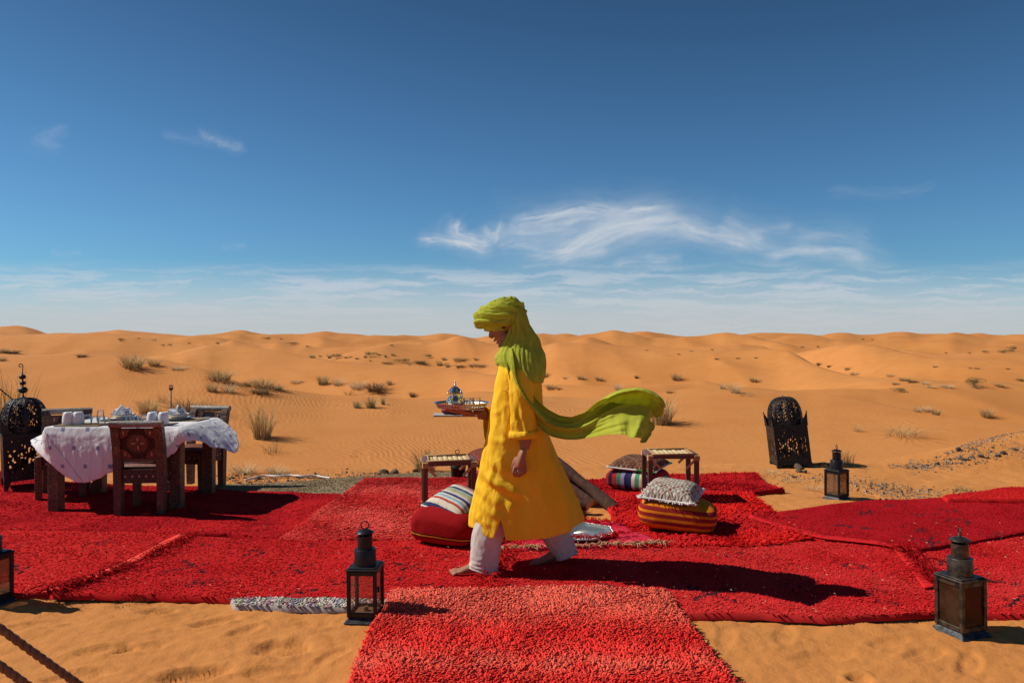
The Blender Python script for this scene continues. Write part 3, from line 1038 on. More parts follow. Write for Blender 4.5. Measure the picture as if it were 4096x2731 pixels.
o3, _ = carpet('red carpet with black motifs behind the middle small lantern', [(400, 1228), (560, 1236), (700, 1234), (900, 1234), (1180, 1232)], [(1180, 1232), (1165, 1290), (1150, 1372)],
               [(118, 1364), (260, 1368), (440, 1374), (620, 1382), (760, 1388), (880, 1398), (1150, 1402)], [(400, 1228), (330, 1276), (230, 1320), (118, 1364)], 1.0,
               [RED, RED_B, MIDR], pile=0.0095, lump=0.008, spacing=0.0155, seed=10.0, rad=0.0060, lean=1.25,
               motifs=[(445, 1300, .13), (455, 1337, .11), (370, 1375, .09), (583, 1268, .1), (675, 1304, .11), (780, 1338, .10), (460, 1255, .08), (730, 1250, .08), (940, 1302, .10), (1030, 1278, .08), (1010, 1352, .14), (1085, 1300, .06), (690, 1360, .08), (900, 1330, .07), (930, 1262, .07)])
fringe(o3, [(440, 1228), (415, 1246), (330, 1282)], 110, 0.075, RED, 0.05, 1)
fringe(o3, [(300, 1295), (210, 1332), (120, 1363)], 150, 0.08, RED_D, 0.05, 2)
o2, _ = carpet('long red carpet carrying the shadow of the walking man', [(1130, 1250), (1400, 1250), (1700, 1246), (1880, 1244), (2060, 1252)], [(2060, 1252), (2105, 1300), (2150, 1345), (2166, 1402)],
               [(1085, 1400), (1300, 1406), (1560, 1412), (1750, 1408), (1900, 1418), (2000, 1412), (2166, 1402)], [(1130, 1250), (1110, 1320), (1085, 1400)], 0.8, [RED, MIDR, RED_B], pile=0.0095, lump=0.008, spacing=0.0155, lean=1.25,
               seed=11.0, rad=0.0060, motifs=[(1195, 1350, .09), (1255, 1348, .05), (1390, 1350, .1), (1500, 1262, .08), (1630, 1365, .13), (1830, 1352, .10), (1690, 1275, .1), (1960, 1300, .10), (1310, 1272, .07), (2000, 1362, .09), (2040, 1385, .07)])
fringe(o2, [(1195, 1232), (1160, 1275), (1130, 1310), (1112, 1345)], 170, 0.085, (0.62, 0.02, 0.02), 0.05, 3)
o9, _ = carpet('red carpet in the right corner behind the near lantern', [(2080, 1262), (2200, 1246), (2352, 1224), (2600, 1214)], [(2600, 1214), (2600, 1412)], [(2160, 1404), (2260, 1406), (2600, 1412)], [(2080, 1262), (2125, 1320), (2160, 1404)], 0.5,
               [RED, MIDR, RED_B], pile=0.0095, lump=0.006, spacing=0.0165, seed=12.0, rad=0.0060, lean=1.25, motifs=[(2165, 1290, .09), (2210, 1305, .10), (2300, 1338, .12), (2250, 1275, .06), (2330, 1380, .1)])
fringe(o9, [(2075, 1258), (2110, 1295), (2150, 1345)], 120, 0.10, RED_D, 0.055, 4)
o6, _ = carpet('faded pink red shaggy carpet under the left bamboo stool', [(838, 1098), (980, 1096), (1090, 1092), (1330, 1090)], [(1330, 1090), (1330, 1170), (1300, 1242)], [(640, 1234), (800, 1240), (1000, 1238), (1300, 1242)], [(838, 1098), (800, 1125), (770, 1145), (700, 1195), (640, 1234)], 1.6,
               [MIDR, (0.70, 0.082, 0.066), RED, RED_D], pile=0.016, lump=0.010, spacing=0.016, seed=13.0, rad=0.0070, lean=1.7, bands=lambda u, v, x, y: 0.5 * sstep(0.3, 0.0, v))
carpet('deep red shaggy carpet at the back beyond the right stool', [(1330, 1102), (1450, 1092), (1560, 1088), (1660, 1086), (1735, 1083)], [(1735, 1083), (1762, 1112), (1802, 1124)], [(1330, 1146), (1500, 1142), (1700, 1134), (1802, 1124)], [(1330, 1102), (1330, 1146)], 0.7,
       [RED, CRIM, RED_B], pile=0.020, lump=0.014, spacing=0.018, seed=14.0, rad=0.0075, lean=1.3)
carpet('thick scarlet shaggy carpet under the orange pouf', [(1408, 1132), (1560, 1128), (1725, 1134)], [(1725, 1134), (1765, 1160), (1810, 1195), (1878, 1230)], [(1400, 1256), (1560, 1256), (1720, 1254), (1800, 1248), (1878, 1230)], [(1408, 1132), (1395, 1160), (1415, 1200), (1400, 1256)], 1.3,
       [(0.66, 0.018, 0.014), RED, RED_B], pile=0.022, lump=0.010, spacing=0.0175, seed=15.0, rad=0.0080, lean=1.3)
o8, _ = carpet('dark flat red carpet behind the near right lantern', [(1722, 1184), (1790, 1172), (1870, 1164), (1990, 1148), (2170, 1141), (2352, 1142), (2620, 1142)], [(2620, 1142), (2620, 1200)], [(1890, 1236), (1990, 1246), (2110, 1263), (2230, 1242), (2352, 1220), (2620, 1200)], [(1722, 1184), (1800, 1212), (1890, 1236)], 2.0,
               [(0.37, 0.008, 0.012), (0.42, 0.010, 0.015), (0.32, 0.007, 0.010)], pile=0.007, lump=0.006, spacing=0.019, seed=16.0, rad=0.0060, lean=1.25, motifs=[(1990, 1178, .09), (2120, 1180, .12), (1960, 1211, .14), (2200, 1196, .12), (2115, 1218, .1), (2040, 1160, .07), (1820, 1188, .07), (2180, 1170, .08), (2140, 1244, .14), (2290, 1226, .12)])
carpet('small folded bright red rug end at the far right edge', [(2166, 1136), (2240, 1128), (2300, 1120), (2352, 1117), (2500, 1114)], [(2500, 1114), (2500, 1140)], [(2176, 1143), (2260, 1146), (2352, 1148), (2500, 1146)], [(2166, 1136), (2176, 1143)], 4.5, [(0.6, .018, .018), RED, RED_B], pile=0.010, lump=0.012, spacing=0.02, seed=17.0, name='folded_rug')
o1, _ = carpet('shaggy salmon and red carpet running out of the bottom of the picture', [(902, 1358), (1060, 1352), (1220, 1350), (1380, 1352), (1532, 1358)], [(1532, 1358), (1562, 1408), (1628, 1490), (1690, 1568), (1790, 1690)],
               [(762, 1690), (1000, 1700), (1300, 1700), (1790, 1690)], [(902, 1358), (880, 1402), (848, 1440), (826, 1500), (800, 1568), (762, 1690)], 2.4,
               [(0.80, 0.040, 0.032), (0.82, 0.055, 0.042), (0.70, 0.024, 0.022), SALM], pile=0.017, lump=0.012, spacing=0.0106, seed=18.0, rad=0.0060, tube=True, lean=1.2,
               bands=lambda u, v, x, y: 1.0 * sstep(0.30, 0.10, v + 0.06 * fbm(x * 2, y * 2, 1.0, 2)) * 0.9 + 0.75 * np.exp(-((v - 0.50 - 0.05 * fbm(x * 1.7, 2.0, 3.0, 2)) / 0.07) ** 2) * sstep(-0.5, 0.3, fbm(x * 6, y * 6, 2.0, 2)))
op, _ = carpet('small crimson pink rug with beige fringe under the silver tray', [(1120, 1206), (1250, 1196), (1320, 1190), (1425, 1196)], [(1425, 1196), (1450, 1215), (1532, 1244)], [(1110, 1262), (1260, 1256), (1380, 1250), (1532, 1248)], [(1120, 1206), (1110, 1262)], 2.6,
               [(0.62, 0.018, 0.055), (0.72, 0.05, 0.09), (0.52, 0.012, 0.025)], pile=0.006, lump=0.016, spacing=0.022, seed=19.0, name='small_rug', cat='rug', group=None)
fringe(op, [(1150, 1258), (1260, 1254), (1380, 1249), (1532, 1247)], 190, 0.045, (0.50, 0.30, 0.16), 0.06, 5, rad=0.004)
fringe(op, [(1120, 1222), (1240, 1232), (1370, 1232), (1450, 1222)], 170, 0.055, (0.5, 0.008, 0.012), 0.085, 6)
fringe(op, [(1250, 1196), (1330, 1190), (1430, 1198)], 110, 0.055, (0.5, 0.010, 0.014), 0.08, 7)


def selvedge(parent, a, b, z, col, name='flat_band'):
    """flat woven end band of a carpet: strip between two picture lines"""
    A, B = to_ground(poly_at(a, 40), z), to_ground(poly_at(b, 40), z)
    V = []
    for f in (0, .25, .5, .75, 1):
        P = A * (1 - f) + B * f
        V.append(np.column_stack([P, und(P[:, 0], P[:, 1]) + z + 0.006 * pnoise(P[:, 0] * 9, P[:, 1] * 9)]))
    V = np.concatenate(V)
    me = mesh_np(name, V, grid_quads(5, 40))
    set_col(me, np.array(col) * RNG.uniform(0.9, 1.1, (len(V), 1)))
    o = link(name, me, M_RUG_FLAT, parent)
    md = o.modifiers.new('thickness', 'SOLIDIFY')
    md.thickness = 0.004
    return o


selvedge(o4, [(425, 1232), (330, 1284), (235, 1322), (130, 1361)], [(412, 1228), (308, 1282), (210, 1322), (100, 1361)], 0.046, (0.74, 0.075, 0.055))
selvedge(o9, [(2060, 1250), (2105, 1292), (2152, 1346)], [(2044, 1252), (2082, 1296), (2122, 1350)], 0.052, (0.60, 0.022, 0.024))
selvedge(o8, [(1718, 1184), (1800, 1212), (1890, 1236), (2000, 1249), (2110, 1264)], [(1724, 1178), (1806, 1205), (1896, 1228), (2004, 1241), (2112, 1257)], 0.057, (0.55, 0.018, 0.022))


def rug_z(x, y):
    """height of what lies on the terrace at a point: topmost carpet or sand"""
    best = hz(x, y)
    for ob in COL.objects:
        if ob.type == 'MESH' and ob.get('category') in ('carpet', 'rug'):
            ok, loc, nrm, idx = ob.ray_cast(Vector((x, y, 2)), Vector((0, 0, -1)))
            if ok:
                best = max(best, loc.z)
    return best

# ------------------------------------------------------------------ shared materials
M_IRON = mat('blackened_iron', (0.022, 0.022, 0.024), 0.48, 0.55, var=0.35, vscale=30, bump=0.0008, bscale=120, spec=0.4)
M_TIN = mat('aged_tin', (0.028, 0.027, 0.027), 0.42, 0.6, bump=0.0006, bscale=90, color2=(0.10, 0.075, 0.05), vscale=26, detail=6)
M_TIN_DARK = mat('black_tin', (0.020, 0.020, 0.023), 0.40, 0.55, var=0.3, vscale=25, bump=0.0006, bscale=90)
M_FLANGE = mat('worn_tin_foot', (0.05, 0.055, 0.062), 0.45, 0.6, color2=(0.02, 0.02, 0.02), vscale=40, bump=0.001, bscale=80)
M_CANDLE = mat('candle_stub', (0.20, 0.12, 0.07), 0.7)
M_WHITE = mat('white_glaze', (0.78, 0.78, 0.78), 0.25, spec=0.5)
M_CREAM = mat('cream_glaze', (0.72, 0.66, 0.52), 0.3, spec=0.5)
M_BLUE = mat('cobalt_glaze', (0.030, 0.045, 0.22), 0.3, spec=0.5)
M_NAPKIN = mat('white_napkin', (0.80, 0.80, 0.82), 0.9, spec=0.1, transl=0.15)
M_SILVER = mat('polished_silver', (0.62, 0.60, 0.56), 0.14, 1.0, bump=0.0003, bscale=200)
M_SILVER_ENG = mat('engraved_silver', (0.50, 0.48, 0.44), 0.32, 1.0, bump=0.0025, bscale=170)
M_STEEL = mat('worn_silver_tray', (0.55, 0.55, 0.48), 0.34, 0.9, var=0.15, vscale=20, bump=0.0006, bscale=200)
M_WOOD = mat('dark_red_wood', (0.115, 0.042, 0.024), 0.55, var=0.35, vscale=9, bump=0.001, bscale=70, stretch=(1, 1, 0.2))
M_WOOD_TOP = mat('purple_brown_wood', (0.15, 0.075, 0.07), 0.5, var=0.3, vscale=12, bump=0.001, bscale=70)
M_CANE = mat('cane_binding', (0.50, 0.27, 0.11), 0.55, var=0.25, vscale=30, bump=0.001, bscale=160)
M_BAMBOO = mat('woven_bamboo', (0.66, 0.50, 0.26), 0.6, var=0.2, vscale=25, bump=0.0015, bscale=120)
M_LOG = mat('firewood_bark', (0.046, 0.017, 0.010), 0.9, color2=(0.075, 0.034, 0.020), vscale=14, bump=0.006, bscale=30, stretch=(1, 1, 0.25), detail=6)
M_LOGCUT = mat('split_wood', (0.46, 0.24, 0.10), 0.85, var=0.4, vscale=20, bump=0.003, bscale=60)


def glass_mat(name, tint=(0.9, 0.9, 0.9), mixv=0.75, rough=0.02, dirt=0.0, dirtcol=(0.30, 0.17, 0.09)):
    m = bpy.data.materials.new(name)
    m.use_nodes = True
    t = NT(m.node_tree)
    tr = t.n('ShaderNodeBsdfTransparent')
    tr.inputs['Color'].default_value = (*tint, 1)
    gl = t.n('ShaderNodeBsdfGlossy')
    gl.inputs['Roughness'].default_value = rough
    fr = t.n('ShaderNodeFresnel')
    fr.inputs['IOR'].default_value = 1.5
    f = t.m('ADD', t.m('MULTIPLY', fr.outputs[0], mixv), 0.015, clamp=True)
    mx = t.n('ShaderNodeMixShader')
    t.link(f, mx.inputs[0])
    t.link(tr.outputs[0], mx.inputs[1])
    t.link(gl.outputs[0], mx.inputs[2])
    last = mx.outputs[0]
    if dirt > 0:
        df = t.n('ShaderNodeBsdfDiffuse')
        df.inputs['Color'].default_value = (*dirtcol, 1)
        tl = t.n('ShaderNodeBsdfTranslucent')
        tl.inputs['Color'].default_value = (*dirtcol, 1)
        ad = t.n('ShaderNodeMixShader')
        ad.inputs[0].default_value = 0.5
        t.link(df.outputs[0], ad.inputs[1])
        t.link(tl.outputs[0], ad.inputs[2])
        tc = t.n('ShaderNodeTexCoord')
        n = t.noise(tc.outputs['Object'], 11.0, 5.0, 0.65)
        k = t.mapr(n, 0.30, 0.70, dirt * 0.55, min(1.0, dirt * 1.5))
        m2 = t.n('ShaderNodeMixShader')
        t.link(k, m2.inputs[0])
        t.link(last, m2.inputs[1])
        t.link(ad.outputs[0], m2.inputs[2])
        last = m2.outputs[0]
    out = t.n('ShaderNodeOutputMaterial')
    t.link(last, out.inputs['Surface'])
    return m


M_GLASS = glass_mat('drinking_glass', (0.985, 0.99, 0.99), 0.8, 0.05)
M_PANE = glass_mat('dusty_pane', (0.90, 0.86, 0.82), 0.0, 0.2, dirt=0.34, dirtcol=(0.42, 0.24, 0.13))
M_PANE_CLEAR = glass_mat('lantern_pane', (0.92, 0.88, 0.86), 0.0, 0.2, dirt=0.06, dirtcol=(0.4, 0.33, 0.28))
M_PANE_SMOKE = glass_mat('smoked_pane', (0.55, 0.45, 0.38), 0.0, 0.2, dirt=0.30, dirtcol=(0.20, 0.11, 0.06))


# ------------------------------------------------------------------ small candle lanterns
def small_lantern(loc, rotz, label, scale=1.0, pane=M_PANE, body=M_TIN_DARK, tilt=(0, 0), candle=True, ring_rot=0.3):
    t = thing('candle_lantern', loc, 0, label, 'lantern', 'black tin candle lanterns', rot=(tilt[0], tilt[1], rotz), scale=scale)
    a, h0, h1 = 0.072, 0.030, 0.275
    # splayed foot
    mb = MB()
    mb.box((0, 0, 0.014), (0.196, 0.196, 0.028), bevel=0.004, taper=0.80)
    mb.build('foot', M_FLANGE, t)
    mb = MB()
    mb.box((0, 0, 0.0345), (2 * a - 0.004, 2 * a - 0.004, 0.013))
    mb.build('floor_plate', M_CANDLE if candle else body, t)
    for sx in (-1, 1):
        for sy in (-1, 1):
            mb = MB()
            mb.box((sx * a, sy * a, (h0 + h1) / 2), (0.020, 0.020, h1 - h0), bevel=0.003)
            mb.build('corner_post', body, t)
    for k in range(4):
        M = Matrix.Rotation(k * math.pi / 2, 4, 'Z')
        MB().box((0, -a, h0 + 0.013), (2 * a - 0.021, 0.012, 0.024), M, 0.002).build('bottom_rail', body, t)
        MB().box((0, -a, h1 - 0.012), (2 * a - 0.021, 0.012, 0.022), M, 0.002).build('top_rail', body, t)
        p = MB()
        p.box((0, -a + 0.001, (h0 + h1) / 2), (2 * a - 0.019, 0.0025, h1 - h0 - 0.05), M)
        p.build('glass_pane', pane, t)
    hg = MB()
    hg.tube([(a + 0.013, -a + 0.02, 0.16), (a + 0.013, -a + 0.02, 0.19)], 0.006, 8)
    hg.build('hinge', body, t, True)
    mb = MB()
    mb.box((0, 0, h1 + 0.006), (0.172, 0.172, 0.013), bevel=0.004)
    mb.box((0, 0, h1 + 0.0155), (0.150, 0.150, 0.007), bevel=0.003)
    mb.build('top_plate', body, t)
    mb = MB()
    mb.lathe([(0.0585, h1 + 0.018), (0.0585, h1 + 0.102), (0.0565, h1 + 0.105), (0.040, h1 + 0.1055)], 32)
    mb.build('lower_chimney', body, t, angle=40)
    mb = MB()
    mb.lathe([(0.0395, h1 + 0.104), (0.0395, h1 + 0.176), (0.037, h1 + 0.176), (0.037, h1 + 0.110)], 28, cap=False)
    mb.lathe([(0.030, h1 + 0.111), (0.001, h1 + 0.112)], 20)
    for k in range(3):
        A = k * 2.1 + 0.5
        mb.box((0.037 * math.cos(A), 0.037 * math.sin(A), h1 + 0.184), (0.006, 0.006, 0.022))
    mb.build('upper_chimney', body, t, angle=40)
    mb = MB()
    mb.lathe([(0.0475, h1 + 0.190), (0.0490, h1 + 0.1915), (0.040, h1 + 0.200), (0.022, h1 + 0.208), (0.001, h1 + 0.211)], 28)
    mb.build('cap', body, t, angle=50)
    mb = MB()
    mb.torus((0, 0, 0), 0.021, 0.0032, 26, 8, Matrix.Translation((0, 0, h1 + 0.231)) @ Matrix.Rotation(ring_rot, 4, 'Z') @ Matrix.Rotation(math.pi / 2, 4, 'X') @ Matrix.Rotation(0.0, 4, 'Y'))
    mb.build('carrying_ring', body, t, True)
    if candle:
        mb = MB()
        mb.lathe([(0.013, 0.0411), (0.0135, 0.064), (0.010, 0.066), (0.002, 0.064)], 14)
        mb.build('candle_stub', M_CANDLE, t, angle=40)
    return t


def on_sand(px, py):
    g = gnd(px, py, 0.01)
    return Vector((g.x, g.y, hz(g.x, g.y) - 0.004))


g = on_sand(3872, 2524)
small_lantern((g.x, g.y + 0.06, g.z), math.radians(18), 'big smoke stained lantern standing on sand at the lower right', 1.035, M_PANE_SMOKE, M_TIN, (0, math.radians(-1)), True, 1.0)
g = on_sand(1460, 2478)
small_lantern((g.x, g.y + 0.03, g.z), math.radians(-5), 'clear paned lantern in front of the red carpets beside the shaggy carpet', 0.99, M_PANE_CLEAR, M_TIN_DARK, (0, math.radians(-0.8)), True, 0.1)
g = on_sand(3352, 1990)
small_lantern((g.x, g.y + 0.03, g.z), math.radians(33), 'small distant lantern standing in front of the big dome lantern on the right', 0.98, M_PANE, M_TIN_DARK, (0, 0), True, 0.9)
g = on_sand(-40, 2408)
small_lantern((g.x, g.y, g.z), math.radians(-16), 'lantern cut off by the left edge of the picture', 1.0, M_PANE, M_TIN_DARK, (0, 0), True, 0.3)


# ------------------------------------------------------------------ big pierced dome lanterns
def pierced_grid(W, H, n, m, hole):
    """flat sheet W x H with cells removed where hole(u, v) is true; returns verts (x, 0, z) and quads"""
    xs = np.linspace(0, 1, n + 1)
    zs = np.linspace(0, 1, m + 1)
    X, Z = np.meshgrid(xs, zs)
    V = np.stack([(X - 0.5) * W, 0 * X, Z * H], -1).reshape(-1, 3)
    Q = grid_quads(m + 1, n + 1)
    uc, vc = np.meshgrid((xs[:-1] + xs[1:]) / 2, (zs[:-1] + zs[1:]) / 2)
    keep = ~hole(uc.ravel(), vc.ravel())
    return V, Q[keep], X.ravel(), Z.ravel()


def arabesque(u, v):
    """leaf and scroll cut-outs, mirrored about the centre line"""
    x = np.abs(u - 0.5) * 2
    h = np.zeros(u.shape, bool)

    def leaf(cx, cy, l, w, a):
        nonlocal h
        dx, dy = (x - cx), (v - cy) * 1.25
        p, q = dx * math.cos(a) + dy * math.sin(a), -dx * math.sin(a) + dy * math.cos(a)
        t = np.clip(p / l, -1, 1)
        h |= (np.abs(p) < l * 1.05) & (np.abs(q) < w * 1.05 * (1 - t * t) * (1.1 + 0.5 * t))
    for cy in (0.29, 0.54):
        for k, a in enumerate((0.2, 0.75, 1.3, 1.9, 2.5, -0.4)):
            leaf(0.0 + 0.24 * math.cos(a), cy + 0.10 * math.sin(a), 0.085, 0.032, a)
        leaf(0.50, cy + 0.06, 0.11, 0.040, 1.0)
        leaf(0.56, cy - 0.07, 0.11, 0.040, -0.8)
        leaf(0.74, cy + 0.02, 0.10, 0.036, 0.4)
        leaf(0.78, cy + 0.10, 0.06, 0.030, 1.5)
        leaf(0.76, cy - 0.10, 0.06, 0.030, -1.4)
        leaf(0.40, cy, 0.05, 0.035, 0.0)
        leaf(0.10, cy + 0.16, 0.06, 0.030, 1.57)
    for cy in (0.40, 0.425):
        leaf(0.18, cy, 0.10, 0.02, 0.3)
    # rows of small holes
    for cy, n, r in ((0.84, 8, 0.030), (0.90, 11, 0.020), (0.755, 14, 0.013), (0.115, 14, 0.014), (0.07, 10, 0.016)):
        du = ((u * n) % 1.0 - 0.5) / n * 2
        h |= (du ** 2 + ((v - cy) * 1.25) ** 2 < r ** 2) & (u > 0.06) & (u < 0.94)
    return h & (x < 0.93)


def rosettes(u, v):
    """two flowers of petals on a dome gore"""
    h = np.zeros(u.shape, bool)
    for cy, r0 in ((0.30, 0.20), (0.66, 0.18)):
        dx = (u - 0.5) * (1.0 - 0.35 * v) * 1.0
        dy = (v - cy) * 1.35
        rr = np.hypot(dx, dy)
        th = np.arctan2(dy, dx)
        k = np.abs(((th / (2 * np.pi) * 12) % 1.0) - 0.5) * 2
        t = (rr - r0 * 0.95) / (r0 * 0.55)
        h |= (np.abs(t) < 1) & (k < 0.62 * (1 - t * t))
        k2 = np.abs(((th / (2 * np.pi) * 12 + 0.5) % 1.0) - 0.5) * 2
        t2 = (rr - r0 * 1.75) / (r0 * 0.3)
        h |= (np.abs(t2) < 1) & (k2 < 0.40 * (1 - t2 * t2))
    return h & (u > 0.1) & (u < 0.9) & (v > 0.06) & (v < 0.9)


def dome_lantern(loc, rotz, label, tilt=(0, 0), finial=False, scale=1.0):
    t = thing('dome_lantern', loc, 0, label, 'lantern', 'big pierced iron dome lanterns', rot=(tilt[0], tilt[1], rotz), scale=scale)
    S, legs, top = 0.395, 0.085, 0.535
    V, Q, _, _ = pierced_grid(S, top - legs, 62, 78, arabesque)
    me = mesh_np('pierced_panel', V, Q, smooth=False)
    me.materials.append(M_IRON)
    for k in range(4):
        o = link('pierced_panel', me, None, t)
        o.matrix_local = Matrix.Rotation(k * math.pi / 2, 4, 'Z') @ Matrix.Translation((0, -S / 2, legs))
        md = o.modifiers.new('sheet', 'SOLIDIFY')
        md.thickness = 0.003
    for sx in (-1, 1):
        for sy in (-1, 1):
            M = Matrix.Translation((sx * S / 2, sy * S / 2, 0)) @ Matrix.Scale(-sx, 4, (1, 0, 0)) @ Matrix.Scale(-sy, 4, (0, 1, 0))
            mb = MB()
            # angle-iron foot, wider at the top
            for sw in (0, 1):
                P = [(-0.004, 0.0, 0), (0.026, 0, 0), (0.060, 0, legs + 0.004), (-0.004, 0, legs + 0.004)]
                Vv = []
                for yy in (-0.005, 0.004):
                    for (x, y, z) in P:
                        Vv.append((x, yy, z) if sw == 0 else (yy, x, z))
                mb.add(Vv, [[0, 1, 2, 3], [7, 6, 5, 4], [0, 4, 5, 1], [1, 5, 6, 2], [2, 6, 7, 3], [3, 7, 4, 0]], None, M)
            mb.build('foot', M_IRON, t)
            mb = MB()
            for sw in (0, 1):
                P = [(-0.006, 0.0, top), (0.085, 0, top), (0.075, 0, top + 0.035), (0.055, 0, top + 0.040), (0.052, 0, top + 0.075), (0.030, 0, top + 0.085), (-0.012, 0, top + 0.165)]
                n = len(P)
                Vv = []
                for yy in (-0.003, 0.002):
                    for (x, y, z) in P:
                        Vv.append((x, yy, z) if sw == 0 else (yy, x, z))
                T = []
                for i in range(1, n - 1):
                    T += [[0, i, i + 1], [n, n + i + 1, n + i]]
                q = [[i, (i + 1) % n, n + (i + 1) % n, n + i] for i in range(n)]
                mb.add(Vv, q, T, M)
            mb.build('corner_spike', M_IRON, t)
    # twisted band round the shoulder
    mb = MB()
    r = S / 2 + 0.006
    for a, b in (((-r, -r), (r, -r)), ((r, -r), (r, r)), ((r, r), (-r, r)), ((-r, r), (-r, -r))):
        n = 44
        P = [(a[0] + (b[0] - a[0]) * i / n, a[1] + (b[1] - a[1]) * i / n, top) for i in range(n + 1)]
        mb.tube(P, 0.0060 + 0.0018 * np.sin(np.arange(n + 1) * 2.2), 6)
    mb.build('rope_band', M_IRON, t, True)
    mb = MB()
    mb.box((0, 0, legs - 0.004), (S - 0.01, S - 0.01, 0.006))
    mb.build('floor_plate', M_IRON, t)
    # shoulder plate frame
    mb = MB()
    for k in range(4):
        mb.box((0, -S / 2 + 0.014, top - 0.010), (S - 0.03, 0.026, 0.004), Matrix.Rotation(k * math.pi / 2, 4, 'Z'))
    mb.build('shoulder_plate', M_IRON, t)
    # eight pierced gores of the dome
    R, Hd = 0.203, 0.335
    n, m = 26, 44

    def prof(v):
        v = np.asarray(v, float)
        a = np.clip((v - 0.18) / 0.82, 0, 1)
        return R * np.where(v < 0.18, 1.0 - 0.02 * (0.18 - v) / 0.18, np.cos(a * np.pi / 2) ** 0.62), Hd * np.where(v < 0.18, v * 1.35, 0.243 + 0.757 * np.sin(a * np.pi / 2))
    V, Q, U, Vv = pierced_grid(1, 1, n, m, rosettes)
    rr, zz = prof(np.minimum(Vv, 0.992))
    half = np.tan(np.pi / 8)
    ca = np.cos(np.pi / 8)
    V = np.stack([(U - 0.5) * 2 * half * rr * ca, -rr * ca * (1 + 0.035 * (1 - (2 * U - 1) ** 2)), zz], -1)
    me = mesh_np('dome_gore', V, Q)
    me.materials.append(M_IRON)
    for k in range(8):
        M = Matrix.Rotation(k * math.pi / 4 + math.pi / 8, 4, 'Z') @ Matrix.Translation((0, 0, top + 0.002))
        o = link('dome_gore', me, None, t)
        o.matrix_local = M
        md = o.modifiers.new('sheet', 'SOLIDIFY')
        md.thickness = 0.003
        for vv in (0.30, 0.66):
            r_, z_ = prof([vv])
            b = MB()
            b.ellipsoid((0, 0, 0), (0.0115, 0.007, 0.0115), 12, 8, Matrix.Translation((0, -r_[0] * ca * 1.036 - 0.003, z_[0])))
            bo = b.build('boss', M_IRON, o, True)
        s = MB()
        vs = np.linspace(0, 0.985, 24)
        r_, z_ = prof(vs)
        s.tube(np.stack([half * r_ * ca, -r_ * ca, z_], -1) * np.array([1.008, 1.008, 1]), 0.0042, 6)
        so = s.build('seam_rib', M_IRON, t, True)
        so.matrix_local = M
    zt = top + Hd
    if finial:
        mb = MB()
        mb.lathe([(0.020, zt - 0.004), (0.030, zt + 0.004), (0.012, zt + 0.014), (0.006, zt + 0.035), (0.006, zt + 0.052)], 16)
        mb.build('finial_stem', M_IRON, t, True)
        z = zt + 0.048
        for rz in (0.042, 0.028, 0.031):
            b = MB()
            b.ellipsoid((0, 0, z + rz * 0.80), (rz, rz, rz * 0.80), 20, 14)
            b.build('finial_ball', M_IRON, t, True)
            z += rz * 1.60 + 0.014
            b = MB()
            b.tube([(0, 0, z - 0.018), (0, 0, z + 0.004)], 0.006, 8)
            b.build('finial_stem', M_IRON, t, True)
        hk = [(0, 0, z), (0.004, 0, z + 0.03), (0.006, 0, z + 0.065), (0.000, 0, z + 0.088), (-0.016, 0, z + 0.094), (-0.026, 0, z + 0.078), (-0.018, 0, z + 0.062), (-0.008, 0, z + 0.070)]
        mb = MB()
        mb.tube(catmull(hk, 36), 0.0042, 7)
        mb.build('finial_hook', M_IRON, t, True)
    else:
        mb = MB()
        mb.lathe([(0.016, zt - 0.006), (0.012, zt + 0.008), (0.004, zt + 0.018)], 12)
        mb.build('finial_stub', M_IRON, t, True)
    mb = MB()
    mb.tube(catmull([(-0.06, -S / 2 - 0.004, 0.33), (-0.055, -S / 2 - 0.018, 0.325), (-0.04, -S / 2 - 0.018, 0.318), (-0.03, -S / 2 - 0.004, 0.31)], 12), 0.006, 8)
    mb.build('door_latch', M_TIN, t, True)
    return t


g = on_sand(3190, 1868)
dome_lantern((g.x, g.y + 0.20, g.z - 0.035), math.radians(-6), 'leaning dome lantern without finial standing in sand on the right', (math.radians(-2.5), math.radians(-6.0)))
p = at(108, 1725, 7.42)
dome_lantern((p.x, p.y, p.z - 0.535), math.radians(38), 'dome lantern with three ball finial and hook left of the dining table', (0, math.radians(-2)), True, 1.0)

# small round lantern behind the left stool
p = at(1833, 1905, 8.0)
t = thing('hanging_lantern', (p.x, p.y, hz(p.x, p.y)), 0, 'little domed iron lantern half hidden behind the left bamboo stool', 'lantern')
MB().lathe([(0.060, 0.0), (0.075, 0.02), (0.080, 0.14), (0.084, 0.145), (0.084, 0.155), (0.078, 0.158)], 16).build('body', M_IRON, t, angle=40)
MB().lathe([(0.086, 0.158), (0.080, 0.185), (0.060, 0.215), (0.030, 0.235), (0.008, 0.242), (0.006, 0.262), (0.018, 0.270), (0.018, 0.276), (0.006, 0.284), (0.004, 0.30)], 16).build('dome', M_IRON, t, angle=40)
MB().torus((0, 0, 0), 0.022, 0.004, 20, 6, Matrix.Translation((-0.01, 0, 0.322)) @ Matrix.Rotation(math.pi / 2, 4, 'X')).build('ring', M_IRON, t, True)


